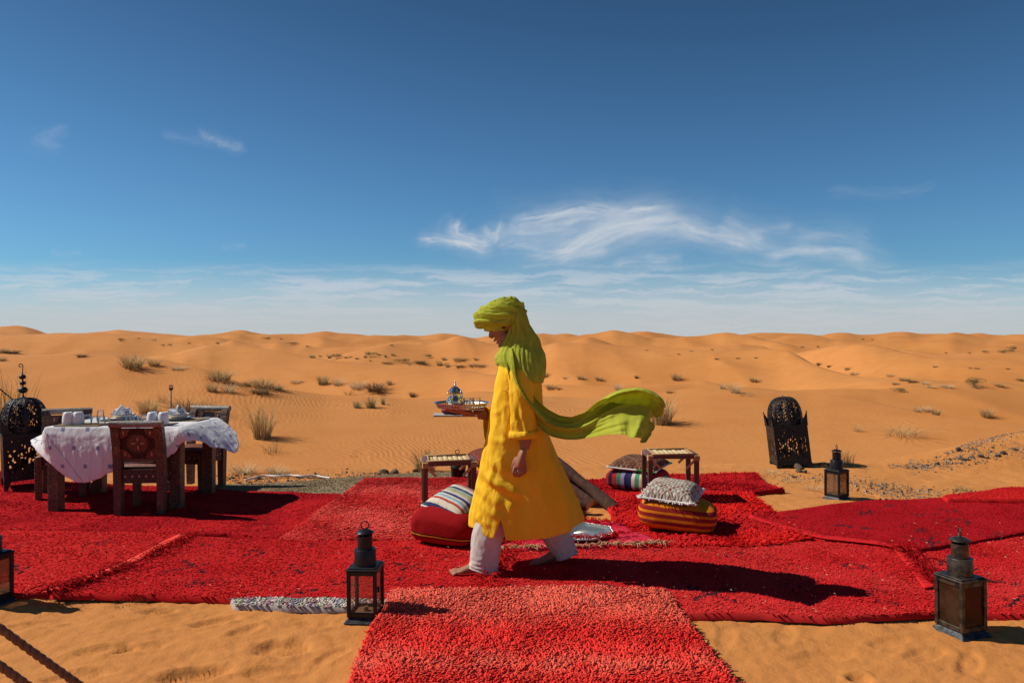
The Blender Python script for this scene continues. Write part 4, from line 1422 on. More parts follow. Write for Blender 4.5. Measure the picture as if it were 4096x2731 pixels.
# ------------------------------------------------------------------ carved table and chairs
def carved_mat(name, ground, line, scale=34.0, thr=0.47):
    """dark wood covered with fine curling inlay lines"""
    m = bpy.data.materials.new(name)
    m.use_nodes = True
    t = NT(m.node_tree)
    b = t.n('ShaderNodeBsdfPrincipled')
    out = t.n('ShaderNodeOutputMaterial')
    tc = t.n('ShaderNodeTexCoord')
    v = tc.outputs['Object']
    vo = t.n('ShaderNodeTexVoronoi', feature='F1', distance='EUCLIDEAN')
    t.link(v, vo.inputs['Vector'])
    vo.inputs['Scale'].default_value = scale
    vo.inputs['Randomness'].default_value = 0.45
    rings = t.m('SINE', t.m('MULTIPLY', vo.outputs['Distance'], 16.0))
    f = t.mapr(rings, 0.25, 0.75)
    v2 = t.n('ShaderNodeTexVoronoi', feature='DISTANCE_TO_EDGE')
    t.link(v, v2.inputs['Vector'])
    v2.inputs['Scale'].default_value = scale
    v2.inputs['Randomness'].default_value = 0.45
    e = t.mapr(v2.outputs['Distance'], 0.07, 0.03)
    f = t.m('MAXIMUM', f, e)
    wear = t.mapr(t.noise(v, 7.0, 3.0), 0.3, 0.7, 0.45, 1.0)
    f = t.m('MULTIPLY', f, wear)
    c = t.mix(f, ground, line)
    t.link(c, b.inputs['Base Color'])
    b.inputs['Roughness'].default_value = 0.5
    t.put(b.inputs['Metallic'], t.m('MULTIPLY', f, 0.35))
    bn = t.n('ShaderNodeBump')
    bn.inputs['Distance'].default_value = 0.002
    t.put(bn.inputs['Height'], f)
    t.link(bn.outputs[0], b.inputs['Normal'])
    t.link(b.outputs[0], out.inputs['Surface'])
    return m


M_CARVED = carved_mat('carved_inlaid_wood', (0.026, 0.012, 0.008), (0.20, 0.10, 0.055))
M_CARVED_RED = carved_mat('carved_back_panel', (0.060, 0.020, 0.013), (0.20, 0.072, 0.038), 42.0)
M_CHAIRWOOD = mat('dark_chair_wood', (0.040, 0.019, 0.013), 0.5, var=0.3, vscale=12, bump=0.001, bscale=80)
M_BLACKPANEL = mat('black_lacquer_panel', (0.016, 0.008, 0.007), 0.4, var=0.3, vscale=20)
M_BONE = mat('bone_inlay', (0.42, 0.22, 0.13), 0.45, var=0.2, vscale=60)
M_TOPRAIL = carved_mat('metal_clad_rail', (0.10, 0.085, 0.065), (0.46, 0.42, 0.36), 46.0)
M_SEATPAD = mat('leather_seat_pad', (0.17, 0.045, 0.025), 0.55, var=0.25, vscale=10, bump=0.002, bscale=40)


def chair(loc, rotz, label):
    """front of the chair looks along local -Y"""
    t = thing('carved_chair', loc, rotz, label, 'chair', 'carved chairs round the dining table')
    w, d, hs = 0.42, 0.42, 0.4975
    lw = 0.068
    for sx in (-1, 1):
        mb = MB()
        mb.box((sx * (w - lw) / 2, -(d - lw) / 2, (hs - 0.115) / 2), (lw * 0.78, lw * 0.78, hs - 0.115), bevel=0.004, taper=1.25)
        mb.build('front_leg', M_CARVED, t)
        # back leg runs up into the back post and leans back
        P = [(0, 0.0), (0.0, 0.34), (0.012, 0.48), (0.035, 0.62), (0.062, 0.735), (0.085, 0.785)]
        Vv = []
        for (dy, z) in P:
            y0 = (d - lw) / 2 + dy
            k = 0.84 if z == 0 else 1.0
            for ax, ay in ((-1, -1), (1, -1), (1, 1), (-1, 1)):
                Vv.append((sx * (w - lw) / 2 + ax * lw / 2 * k, y0 + ay * (0.030 if z > 0.4 else 0.034) * k, z))
        q = grid_quads(len(P), 4, True).tolist()
        q += [[3, 2, 1, 0], [(len(P) - 1) * 4 + i for i in range(4)]]
        MB().add(Vv, q).build('back_post', M_CARVED, t)
    # aprons with diamond inlay
    for k, (L, off) in enumerate(((w - 2 * lw, d / 2), (d - 2 * lw, w / 2), (w - 2 * lw, d / 2), (d - 2 * lw, w / 2))):
        M = Matrix.Rotation(k * math.pi / 2, 4, 'Z') @ Matrix.Translation((0, -off + lw / 2, 0))
        mb = MB()
        mb.box((0, 0, hs - 0.1725), (L - 0.001, 0.040, 0.115), M, 0.003)
        ap = mb.build('apron', M_CHAIRWOOD, t)
        MB().box((0, -0.022, hs - 0.119), (L - 0.004, 0.006, 0.008), M).build('moulding', M_CARVED, ap)
        MB().box((0, -0.022, hs - 0.226), (L - 0.004, 0.006, 0.008), M).build('moulding', M_CARVED, ap)
        nd = 5
        for i in range(nd):
            x = (i - (nd - 1) / 2) * (L / nd)
            s = L / nd * 0.20
            dm = MB()
            dm.add([(x - s, -0.0225, hs - 0.1725), (x, -0.0225, hs - 0.1725 - s * 1.15), (x + s, -0.0225, hs - 0.1725), (x, -0.0225, hs - 0.1725 + s * 1.15), (x, -0.026, hs - 0.1725)], None, [[0, 1, 4], [1, 2, 4], [2, 3, 4], [3, 0, 4]], M)
            dm.build('diamond_inlay', M_BONE, ap)
            for qx in (-1, 1):
                for qz in (-1, 1):
                    lf = MB()
                    lf.ellipsoid((0, 0, 0), (0.020, 0.003, 0.0055), 10, 6, M @ Matrix.Translation((x + qx * L / nd * 0.30, -0.021, hs - 0.1725 + qz * 0.028)) @ Matrix.Rotation(-qx * qz * 0.85, 4, 'Y'))
                    lf.build('leaf_carving', M_CARVED_RED, ap)
    # seat frame and pad
    mb = MB()
    mb.box((0, -0.008, hs - 0.104), (w - 2 * lw + 0.02, d - 2 * lw + 0.02, 0.008))
    mb.build('seat_board', M_CHAIRWOOD, t)
    n, m = 18, 18
    U, Vv = np.meshgrid(np.linspace(-1, 1, n), np.linspace(-1, 1, m))
    zz = hs - 0.112 + 0.006 + 0.030 * ((1 - U ** 6) * (1 - Vv ** 6)) ** 0.5 + 0.012 * (1 - U * U) * (1 - Vv * Vv)
    pad = np.stack([U * (w / 2 - 0.008), Vv * (d / 2 - 0.035) - 0.030, zz], -1).reshape(-1, 3)
    me = mesh_np('seat_pad', pad, grid_quads(m, n))
    link('seat_pad', me, M_SEATPAD, t)
    # back: panel follows the lean between the posts
    zs = np.array([0.476, 0.51, 0.56, 0.62, 0.68, 0.735])
    dy = np.interp(zs, [0.34, 0.48, 0.62, 0.735, 0.785], [0, 0.012, 0.035, 0.062, 0.085])
    yb = (d - lw) / 2 + dy
    hw = (w - 2 * lw) / 2 + 0.003
    V2 = [(sx * hw, y + oy, z) for oy in (-0.012, 0.012) for y, z in zip(yb, zs) for sx in (-1, 1)]
    nn = len(zs) * 2
    q = []
    for i in range(len(zs) - 1):
        q += [[2 * i, 2 * i + 2, 2 * i + 3, 2 * i + 1], [nn + 2 * i, nn + 2 * i + 1, nn + 2 * i + 3, nn + 2 * i + 2]]
    bp = MB().add(V2, q).build('back_panel', M_BLACKPANEL, t)

    def onback(x, z, out):
        y = (d - lw) / 2 + float(np.interp(z, [0.34, 0.48, 0.62, 0.735, 0.785], [0, 0.012, 0.035, 0.062, 0.085]))
        sl = math.atan2(0.062 - 0.012, 0.735 - 0.48)
        return Matrix.Translation((x, y + out * 0.0125, z)) @ Matrix.Rotation(-sl, 4, 'X') @ Matrix.Rotation(math.pi / 2 * (1 if out < 0 else -1), 4, 'X')
    zc = 0.606
    for out in (-1, 1):
        M = onback(0, zc, out)
        MB().lathe([(0.078, 0.0), (0.078, 0.004), (0.001, 0.005)], 40, M).build('medallion', M_CARVED_RED, bp)
        MB().torus((0, 0, 0.003), 0.079, 0.0045, 40, 6, M).build('medallion_ring', M_CARVED, bp, True)
        for k in range(4):
            MB().ellipsoid((0, 0.036, 0.0055), (0.007, 0.021, 0.003), 10, 6, M @ Matrix.Rotation(k * math.pi / 2, 4, 'Z')).build('petal_inlay', M_BONE, bp, True)
        for k in range(28):
            a = k / 28 * 2 * math.pi
            MB().ellipsoid((0.091 * math.cos(a), 0.091 * math.sin(a), 0.0015), (0.003, 0.003, 0.002), 6, 4, M).build('stud', M_BONE, bp, True)
        for sx in (-1, 1):
            for sz in (-1, 1):
                Mc = onback(sx * (hw - 0.001), zc + sz * 0.127, out)
                r = 0.085
                P = [(0, 0, 0)] + [(r * math.cos(a), r * math.sin(a), 0) for a in np.linspace(0, math.pi / 2, 9)]
                sgn = sx if True else 0
                Vq = np.array([(-sx * x, (-sz if out < 0 else sz) * y, zz_) for zz_ in (0.0, 0.004) for (x, y, _) in P])
                k = len(P)
                T = []
                for i in range(1, k - 1):
                    T += [[k, k + i, k + i + 1], [k, k + i + 1, k + i]]
                cq = [[i, i + 1, k + i + 1, k + i] for i in range(1, k - 1)]
                MB().add(Vq, cq, T, Mc).build('corner_carving', M_CARVED_RED, bp)
                MB().ellipsoid((-sx * 0.036, (-sz if out < 0 else sz) * 0.036, 0.0055), (0.007, 0.019, 0.003), 10, 6, Mc @ Matrix.Identity(4)).build('petal_inlay', M_BONE, bp, True)
    # rails
    y44 = (d - lw) / 2 + 0.008
    MB().box((0, y44, 0.462), (w - 2 * lw + 0.004, 0.042, 0.03), None, 0.003).build('lower_rail', M_CARVED, t)
    P = [(-w / 2 - 0.004, (d - lw) / 2 + 0.082, 0.772), (w / 2 + 0.004, (d - lw) / 2 + 0.082, 0.772)]
    mb = MB()
    mb.tube(np.linspace(P[0], P[1], 24), 0.031, 14, flat=(1, 0.95))
    mb.build('scroll_rail', M_TOPRAIL, t, angle=50)
    return t


TX0, TX1, TY0, TY1 = -4.04, -2.865, 6.40, 7.20
TZ = 0.752


def tfloor(x, y):
    return rug_z(x, y) - 0.004


t = thing('dining_table', ((TX0 + TX1) / 2, (TY0 + TY1) / 2, 0), 0, 'carved square legged dining table under a white cloth', 'table')
cx_, cy_ = (TX0 + TX1) / 2, (TY0 + TY1) / 2
MB().box((0, 0, TZ - 0.022), (TX1 - TX0, TY1 - TY0, 0.044), None, 0.006).build('table_top', M_CHAIRWOOD, t)
MB().box((0, 0, TZ - 0.085), (TX1 - TX0 - 0.12, TY1 - TY0 - 0.12, 0.08), None, 0.004).build('apron', M_CARVED, t)
for sx in (-1, 1):
    for sy in (-1, 1):
        x, y = sx * ((TX1 - TX0) / 2 - 0.06), sy * ((TY1 - TY0) / 2 - 0.06)
        zb = tfloor(cx_ + x, cy_ + y)
        MB().box((x, y, (TZ - 0.045 + zb) / 2), (0.096, 0.096, TZ - 0.045 - zb), None, 0.005).build('leg', M_CARVED, t)

for (x, y, a, lb) in [(-3.155, 6.43, 180 + 4, 'carved chair with medallion back in front of the dining table'),
                      (-4.28, 7.06, 24, 'carved chair at the back left of the table beside the dome lantern'),
                      (-3.17, 7.42, -10, 'carved chair at the back right of the table with metal clad rail')]:
    chair((x, y, tfloor(x, y)), math.radians(a), lb)


# tablecloth
def cloth_material():
    m = bpy.data.materials.new('embroidered_white_cotton')
    m.use_nodes = True
    t = NT(m.node_tree)
    b = t.n('ShaderNodeBsdfPrincipled')
    out = t.n('ShaderNodeOutputMaterial')
    at_ = t.n('ShaderNodeAttribute', attribute_name='flat')
    u, v, _ = t.sep(at_.outputs['Vector'])

    def cell(c, s, o):
        f = t.m('FRACT', t.m('ADD', t.m('DIVIDE', c, s), o))
        return t.m('MULTIPLY', t.m('SUBTRACT', f, 0.5), s)
    row = t.m('FLOOR', t.m('ADD', t.m('DIVIDE', v, 0.155), 0.2))
    sh = t.m('MULTIPLY', t.m('FRACT', t.m('MULTIPLY', row, 0.5)), 1.0)
    cu = cell(u, 0.215, sh)
    cv = cell(v, 0.155, 0.2)
    ins = t.m('MULTIPLY', t.m('LESS_THAN', t.m('ABSOLUTE', cu), 0.017), t.m('LESS_THAN', t.m('ABSOLUTE', cv), 0.017))
    dots = t.m('MULTIPLY', t.m('SINE', t.m('MULTIPLY', cu, 520.0)), t.m('SINE', t.m('MULTIPLY', cv, 520.0)))
    ins = t.m('MULTIPLY', ins, t.mapr(dots, -0.5, 0.2, 0.25, 1.0))
    # line of stitches near the table edge
    ln = t.m('LESS_THAN', t.m('ABSOLUTE', t.m('SUBTRACT', t.m('ADD', u, t.m('MULTIPLY', v, 0.8)), -0.93)), 0.0045)
    ln2 = t.m('LESS_THAN', t.m('ABSOLUTE', t.m('SUBTRACT', t.m('SUBTRACT', u, t.m('MULTIPLY', v, 0.6)), 0.62)), 0.0045)
    st = t.m('GREATER_THAN', t.m('SINE', t.m('MULTIPLY', v, 700.0)), -0.3)
    f = t.m('MAXIMUM', ins, t.m('MULTIPLY', t.m('MAXIMUM', ln, ln2), st))
    c = t.mix(f, (0.80, 0.79, 0.80), (0.09, 0.11, 0.30))
    t.link(c, b.inputs['Base Color'])
    b.inputs['Roughness'].default_value = 0.9
    b.inputs['Specular IOR Level'].default_value = 0.1
    tc = t.n('ShaderNodeTexCoord')
    bn = t.n('ShaderNodeBump')
    bn.inputs['Distance'].default_value = 0.012
    wv = t.noise(tc.outputs['Object'], 7.0, 5.0, 0.62, 1.2)
    t.put(bn.inputs['Height'], wv)
    t.link(bn.outputs[0], b.inputs['Normal'])
    tr = t.n('ShaderNodeBsdfTranslucent')
    t.link(c, tr.inputs['Color'])
    mx = t.n('ShaderNodeMixShader')
    mx.inputs[0].default_value = 0.2
    t.link(b.outputs[0], mx.inputs[1])
    t.link(tr.outputs[0], mx.inputs[2])
    t.link(mx.outputs[0], out.inputs['Surface'])
    return m


def tablecloth():
    def P3(px, py, d):
        return np.array(at(px, py, d))
    yf, yb = TY0 - 0.03, TY1 + 0.03
    # closed hem line, counter-clockwise from the front left corner; (edge point, hem point)
    E = lambda x, y: np.array([x, y, TZ + 0.006])
    pairs = [
        (E(TX0, TY0), P3(207, 1850, yf)),
        (E(TX0 + .06, TY0), P3(222, 1866, yf - .01)),
        (E(TX0 + .16, TY0), P3(262, 1900, yf - .025)),
        (E(TX0 + .26, TY0), P3(305, 1922, yf - .03)),
        (E(TX0 + .36, TY0), P3(345, 1928, yf - .035)),
        (E(TX0 + .47, TY0), P3(395, 1914, yf - .03)),
        (E(TX0 + .60, TY0), P3(455, 1885, yf - .02)),
        (E(TX0 + .78, TY0), P3(560, 1858, yf - .02)),
        (E(TX0 + .94, TY0), P3(634, 1842, yf - .02)),
        (E(TX0 + 1.02, TY0), P3(668, 1830, yf - .02)),
        (E(TX0 + 1.09, TY0), P3(704, 1806, yf - .02)),
        (E(TX0 + 1.14, TY0), P3(728, 1772, yf - .01)),
        (E(TX1, TY0), P3(760, 1762, yf + .0)),
        (E(TX1, TY0 + .12), P3(800, 1766, yf + .08)),
        (E(TX1, TY0 + .24), P3(842, 1788, yf + .12)),
        (E(TX1, TY0 + .36), P3(888, 1794, yf + .2)),
        (E(TX1, TY0 + .48), P3(930, 1812, yf + .3)),
        (E(TX1, TY0 + .60), P3(946, 1785, yf + .45)),
        (E(TX1, TY0 + .72), P3(941, 1748, yf + .58)),
        (E(TX1, TY1), P3(915, 1728, yf + .7)),
        (E(TX1 - .25, TY1), np.array([TX1 - .25, yb + .02, TZ - .16])),
        (E(TX1 - .60, TY1), np.array([TX1 - .60, yb + .03, TZ - .20])),
        (E(TX0 + .25, TY1), np.array([TX0 + .25, yb + .02, TZ - .22])),
        (E(TX0, TY1), np.array([TX0 - .12, yb, TZ - .16])),
        (E(TX0, TY1 - .2), P3(150, 1755, TY1 - .2)),
        (E(TX0, TY0 + .35), P3(134, 1772, TY0 + .33)),
        (E(TX0, TY0 + .18), P3(152, 1800, TY0 + .16)),
        (E(TX0, TY0 + .06), P3(184, 1832, TY0 + .04)),
    ]
    n = 360
    Ed = np.array([p[0] for p in pairs] + [pairs[0][0]])
    Hm = np.array([p[1] for p in pairs] + [pairs[0][1]])
    k = np.linspace(0, len(pairs), n, endpoint=False)
    i = k.astype(int)
    f = (k - i)[:, None]
    Ee = Ed[i] * (1 - f) + Ed[i + 1] * f
    Hh = catmull(np.vstack([Hm[-2], Hm, Hm[1]]), (len(pairs) + 2) * 40 + 1)
    Hh = Hh[40:-40]
    Hh = Hh[np.linspace(0, len(Hh) - 1, n, endpoint=False).astype(int)]
    c = np.array([cx_, cy_, TZ + 0.006])
    rows = []
    flat = []
    for r in np.concatenate([np.linspace(0.02, 1.0, 16), ]):
        P = c + (Ee - c) * r
        P[:, 2] += 0.0035 * pnoise(P[:, 0] * 9, P[:, 1] * 9, 2.0) * (r < 0.99)
        rows.append(P)
        flat.append(P[:, :2] - c[:2])
    side = np.linspace(0, 1, 34)[1:]
    drop = np.linalg.norm(Hh - Ee, axis=1)
    dirv = Ee[:, :2] - c[:2]
    # outward direction of each edge point
    out = np.zeros((n, 2))
    out[:, 1] = np.where(np.abs(Ee[:, 1] - TY0) < 1e-6, -1, np.where(np.abs(Ee[:, 1] - TY1) < 1e-6, 1, 0))
    out[:, 0] = np.where(np.abs(Ee[:, 0] - TX0) < 1e-6, -1, np.where(np.abs(Ee[:, 0] - TX1) < 1e-6, 1, 0))
    out /= np.maximum(np.linalg.norm(out, axis=1, keepdims=True), 1e-6)
    s_ = np.arange(n)
    for s in side:
        P = Ee * (1 - s) + Hh * s
        bulge = np.sin(np.pi * s) * 0.022 + 0.016 * min(1.0, s * 6)
        fold = (0.016 * pnoise(s_ * 0.11, s * 1.5, 3.0) + 0.010 * pnoise(s_ * 0.31, s * 3.0, 6.0)) * s
        crease = 0.006 * fbm(P[:, 0] * 14 + P[:, 2] * 5, P[:, 2] * 16, P[:, 1] * 8, 3) * min(1.0, s * 5)
        P[:, :2] += out * (bulge + fold + crease)[:, None]
        P[:, 2] += 0.012 * pnoise(s_ * 0.2, 0.0, 1.0) * s
        rows.append(P)
        flat.append(Ee[:, :2] - c[:2] + out * (drop * s)[:, None])
    V = np.concatenate(rows)
    F2 = np.concatenate(flat)
    Q = grid_quads(len(rows), n, True)
    V = np.vstack([V, c])
    F2 = np.vstack([F2, [0, 0]])
    T = [[len(V) - 1, j, (j + 1) % n] for j in range(n)]
    me = mesh_np('tablecloth', V, Q[:, :], T)
    a = me.attributes.new('flat', 'FLOAT_VECTOR', 'POINT')
    a.data.foreach_set('vector', np.column_stack([F2, np.zeros(len(F2))]).astype(np.float32).ravel())
    o = link('tablecloth', me, cloth_material())
    md = o.modifiers.new('cloth', 'SOLIDIFY')
    md.thickness = 0.002
    tag(o, 'white cloth with small blue embroidered squares hanging off the dining table', 'tablecloth')


tablecloth()

# ------------------------------------------------------------------ table setting
ZC = TZ + 0.0115
M_MAT = mat('raffia_place_mat', (0.20, 0.13, 0.06), 0.9, var=0.4, vscale=60, bump=0.002, bscale=220)
M_YARN = mat('maroon_yarn', (0.16, 0.012, 0.03), 0.9)


def tpos(px, d):
    return (px - CX) / FOC * d, d


def placemat(px, d, rot, w, dd, label):
    x, y = tpos(px, d)
    t = thing('placemat', (x, y, ZC), rot, label, 'placemat', 'woven place mats on the white cloth')
    MB().box((0, 0, 0.002), (w, dd, 0.004), None, 0.001).build('woven_mat', M_MAT, t)
    for sx in (-1, 1):
        MB().tube([(sx * w / 2, -dd / 2 + 0.01, 0.003), (sx * w / 2, dd / 2 - 0.01, 0.003)], 0.0035, 6).build('braided_edge', M_YARN, t, True)
    return t


placemat(335, 6.55, 0.02, 0.38, 0.27, 'place mat under the two left white tumblers')
placemat(610, 6.56, -0.05, 0.34, 0.26, 'place mat under the two right white tumblers')
placemat(500, 6.98, 0.05, 0.36, 0.26, 'place mat under the left stack of blue rimmed plates')
placemat(740, 6.98, -0.06, 0.36, 0.26, 'place mat under the right stack of blue rimmed plates')
ZM = ZC + 0.0042


def tumbler(px, d, label):
    x, y = tpos(px, d)
    t = thing('white_tumbler', (x, y, ZM), 0, label, 'tumbler', 'white china tumblers turned upside down')
    MB().lathe([(0.043, 0.0), (0.0455, 0.004), (0.0465, 0.035), (0.0445, 0.070), (0.038, 0.098), (0.035, 0.106), (0.030, 0.109)], 28).build('cup', M_WHITE, t, angle=50)
    MB().torus((0, 0, 0.1085), 0.0275, 0.0022, 24, 6).build('foot_ring', M_WHITE, t, True)


for px, d, lb in [(272, 6.52, 'leftmost upturned white tumbler at the front left corner of the table'), (313, 6.54, 'upturned white tumbler second from the left on the table'),
                  (609, 6.52, 'upturned white tumbler just right of the front chair'), (653, 6.52, 'rightmost upturned white tumbler on the table')]:
    tumbler(px, d, lb)


def tglass(px, d, h, r, label, z=ZM, ribs=False):
    x, y = tpos(px, d)
    t = thing('drinking_glass', (x, y, z), 0, label, 'glass', 'clear glasses turned upside down on the table')
    pr = [(r, 0.0), (r, 0.002), (r * 0.97, h * 0.3), (r * 0.88, h * 0.75), (r * 0.80, h - 0.004), (r * 0.76, h), (0.001, h), (0.001, h - 0.008), (r * 0.70, h - 0.009), (r * 0.80, h * 0.7), (r * 0.92, h * 0.3), (r * 0.955, 0.001), (r, 0.0)]
    MB().lathe(pr, 20 if not ribs else 14, cap=False).build('tumbler_wall', M_GLASS, t, angle=30)
    MB().lathe([(r * 0.80, h - 0.004), (r * 0.80, h + 0.001), (r * 0.60, h + 0.002), (r * 0.60, h - 0.003)], 20, cap=False).build('thick_base', M_GLASS, t, True)


for i, (px, d, h, r, lb) in enumerate([(350, 6.60, .080, .037, 'clear glass right of the left pair of white tumblers'), (379, 6.54, .072, .032, 'short glass third from the left along the front of the table'),
                                       (407, 6.54, .072, .032, 'short glass just left of the front chair back'), (402, 6.86, .098, .034, 'tall glass standing at the back between tumblers and plates'),
                                       (516, 6.60, .072, .032, 'short glass left of the pair above the chair back'), (546, 6.60, .072, .032, 'short glass right of the pair above the chair back'),
                                       (577, 6.56, .086, .035, 'ribbed clear glass left of the right pair of tumblers'), (617, 6.86, .095, .034, 'tall glass behind the right pair of tumblers')]):
    tglass(px, d, h, r, lb, ZC if i in (3, 7) else ZM, ribs=(i == 6))


def napkin(parent, loc, rot, s, seed):
    """a folded cone of white cloth"""
    rng = np.random.default_rng(seed)
    n, m = 12, 9
    U, Vv = np.meshgrid(np.linspace(-1, 1, n), np.linspace(0, 1, m))
    w = (1 - Vv) ** 0.8 * 0.055 + 0.003
    x = U * w
    y = 0.030 * (U ** 2) * (1 - Vv) + 0.006 * np.sin(U * 5 + seed)
    z = Vv * 0.085 + 0.012 * np.abs(U) * (1 - Vv)
    V = np.stack([x, y, z], -1).reshape(-1, 3) * s
    me = mesh_np('napkin', V, grid_quads(m, n))
    o = link('napkin', me, M_NAPKIN, parent)
    o.location = loc
    o.rotation_euler = rot
    md = o.modifiers.new('fold', 'SOLIDIFY')
    md.thickness = 0.003
    return o


def plate_stack(px, d, lab, seed):
    x, y = tpos(px, d)
    g = 'blue rimmed plates and bowls stacked with napkins'

    def dish(name, z, prof, rim_r, rim_z, label, cat):
        t = thing(name, (x, y, z), 0, label, cat, g)
        MB().lathe(prof, 36, cap=True).build('dish', M_CREAM if name != 'small_bowl' else M_PATTERN, t, angle=50)
        MB().torus((0, 0, rim_z), rim_r, 0.0032, 40, 6).build('blue_rim', M_BLUE, t, True)
        return t
    dish('dinner_plate', ZM, [(0.075, 0.0), (0.080, 0.004), (0.125, 0.016), (0.128, 0.019), (0.118, 0.0175), (0.078, 0.009), (0.001, 0.008)], 0.127, 0.0185, 'flat dinner plate at the bottom of the ' + lab, 'plate')
    dish('soup_plate', ZM + 0.0105, [(0.055, 0.0), (0.060, 0.003), (0.092, 0.022), (0.104, 0.040), (0.106, 0.042), (0.100, 0.039), (0.088, 0.024), (0.055, 0.008), (0.001, 0.007)], 0.105, 0.042, 'deep soup plate in the middle of the ' + lab, 'plate')
    b = dish('small_bowl', ZM + 0.020, [(0.030, 0.0), (0.034, 0.004), (0.052, 0.030), (0.060, 0.050), (0.0605, 0.052), (0.056, 0.049), (0.048, 0.030), (0.030, 0.010), (0.001, 0.009)], 0.0603, 0.0515, 'small patterned bowl on top of the ' + lab, 'bowl')
    t = thing('folded_napkins', (x, y, ZM + 0.045), 0, 'pointed folded white napkins standing in the ' + lab, 'napkins', None)
    napkin(t, (-0.008, 0.0, 0.005), (0.1, -0.15, 0.1 + seed), 1.05, seed)
    napkin(t, (0.026, -0.008, 0.0), (0.0, 0.45, 0.7), 0.9, seed + 1)
    napkin(t, (-0.035, 0.0, 0.005), (0.0, -0.95, -0.3), 0.85, seed + 2)
    napkin(t, (0.006, -0.052, -0.012), (0.45, 0.3, 0.1), 0.75, seed + 3)
    napkin(t, (0.058, -0.020, -0.006), (0.1, 0.5, 0.3), 0.55, seed + 4)
    napkin(t, (-0.062, -0.020, -0.006), (0.1, -0.4, 0.3), 0.6, seed + 5)


def pattern_mat():
    m = bpy.data.materials.new('blue_lattice_glaze')
    m.use_nodes = True
    t = NT(m.node_tree)
    b = t.n('ShaderNodeBsdfPrincipled')
    out = t.n('ShaderNodeOutputMaterial')
    tc = t.n('ShaderNodeTexCoord')
    x, y, z = t.sep(tc.outputs['Object'])
    a = t.m('MULTIPLY', t.m('ARCTAN2', y, x), 9.0)
    zz = t.m('MULTIPLY', z, 230.0)
    f = t.m('MAXIMUM', t.m('SINE', t.m('ADD', a, zz)), t.m('SINE', t.m('SUBTRACT', a, zz)))
    t.link(t.mix(t.mapr(f, 0.75, 0.92), (0.70, 0.70, 0.72), (0.03, 0.05, 0.24)), b.inputs['Base Color'])
    b.inputs['Roughness'].default_value = 0.3
    t.link(b.outputs[0], out.inputs['Surface'])
    return m


M_PATTERN = pattern_mat()
plate_stack(494, 6.96, 'left plate stack', 1)
plate_stack(712, 6.96, 'right plate stack', 2)

# ------------------------------------------------------------------ bamboo stools
M_SPLIT = mat('split_cane_rod', (0.42, 0.23, 0.09), 0.6, var=0.3, vscale=40, bump=0.001, bscale=90)


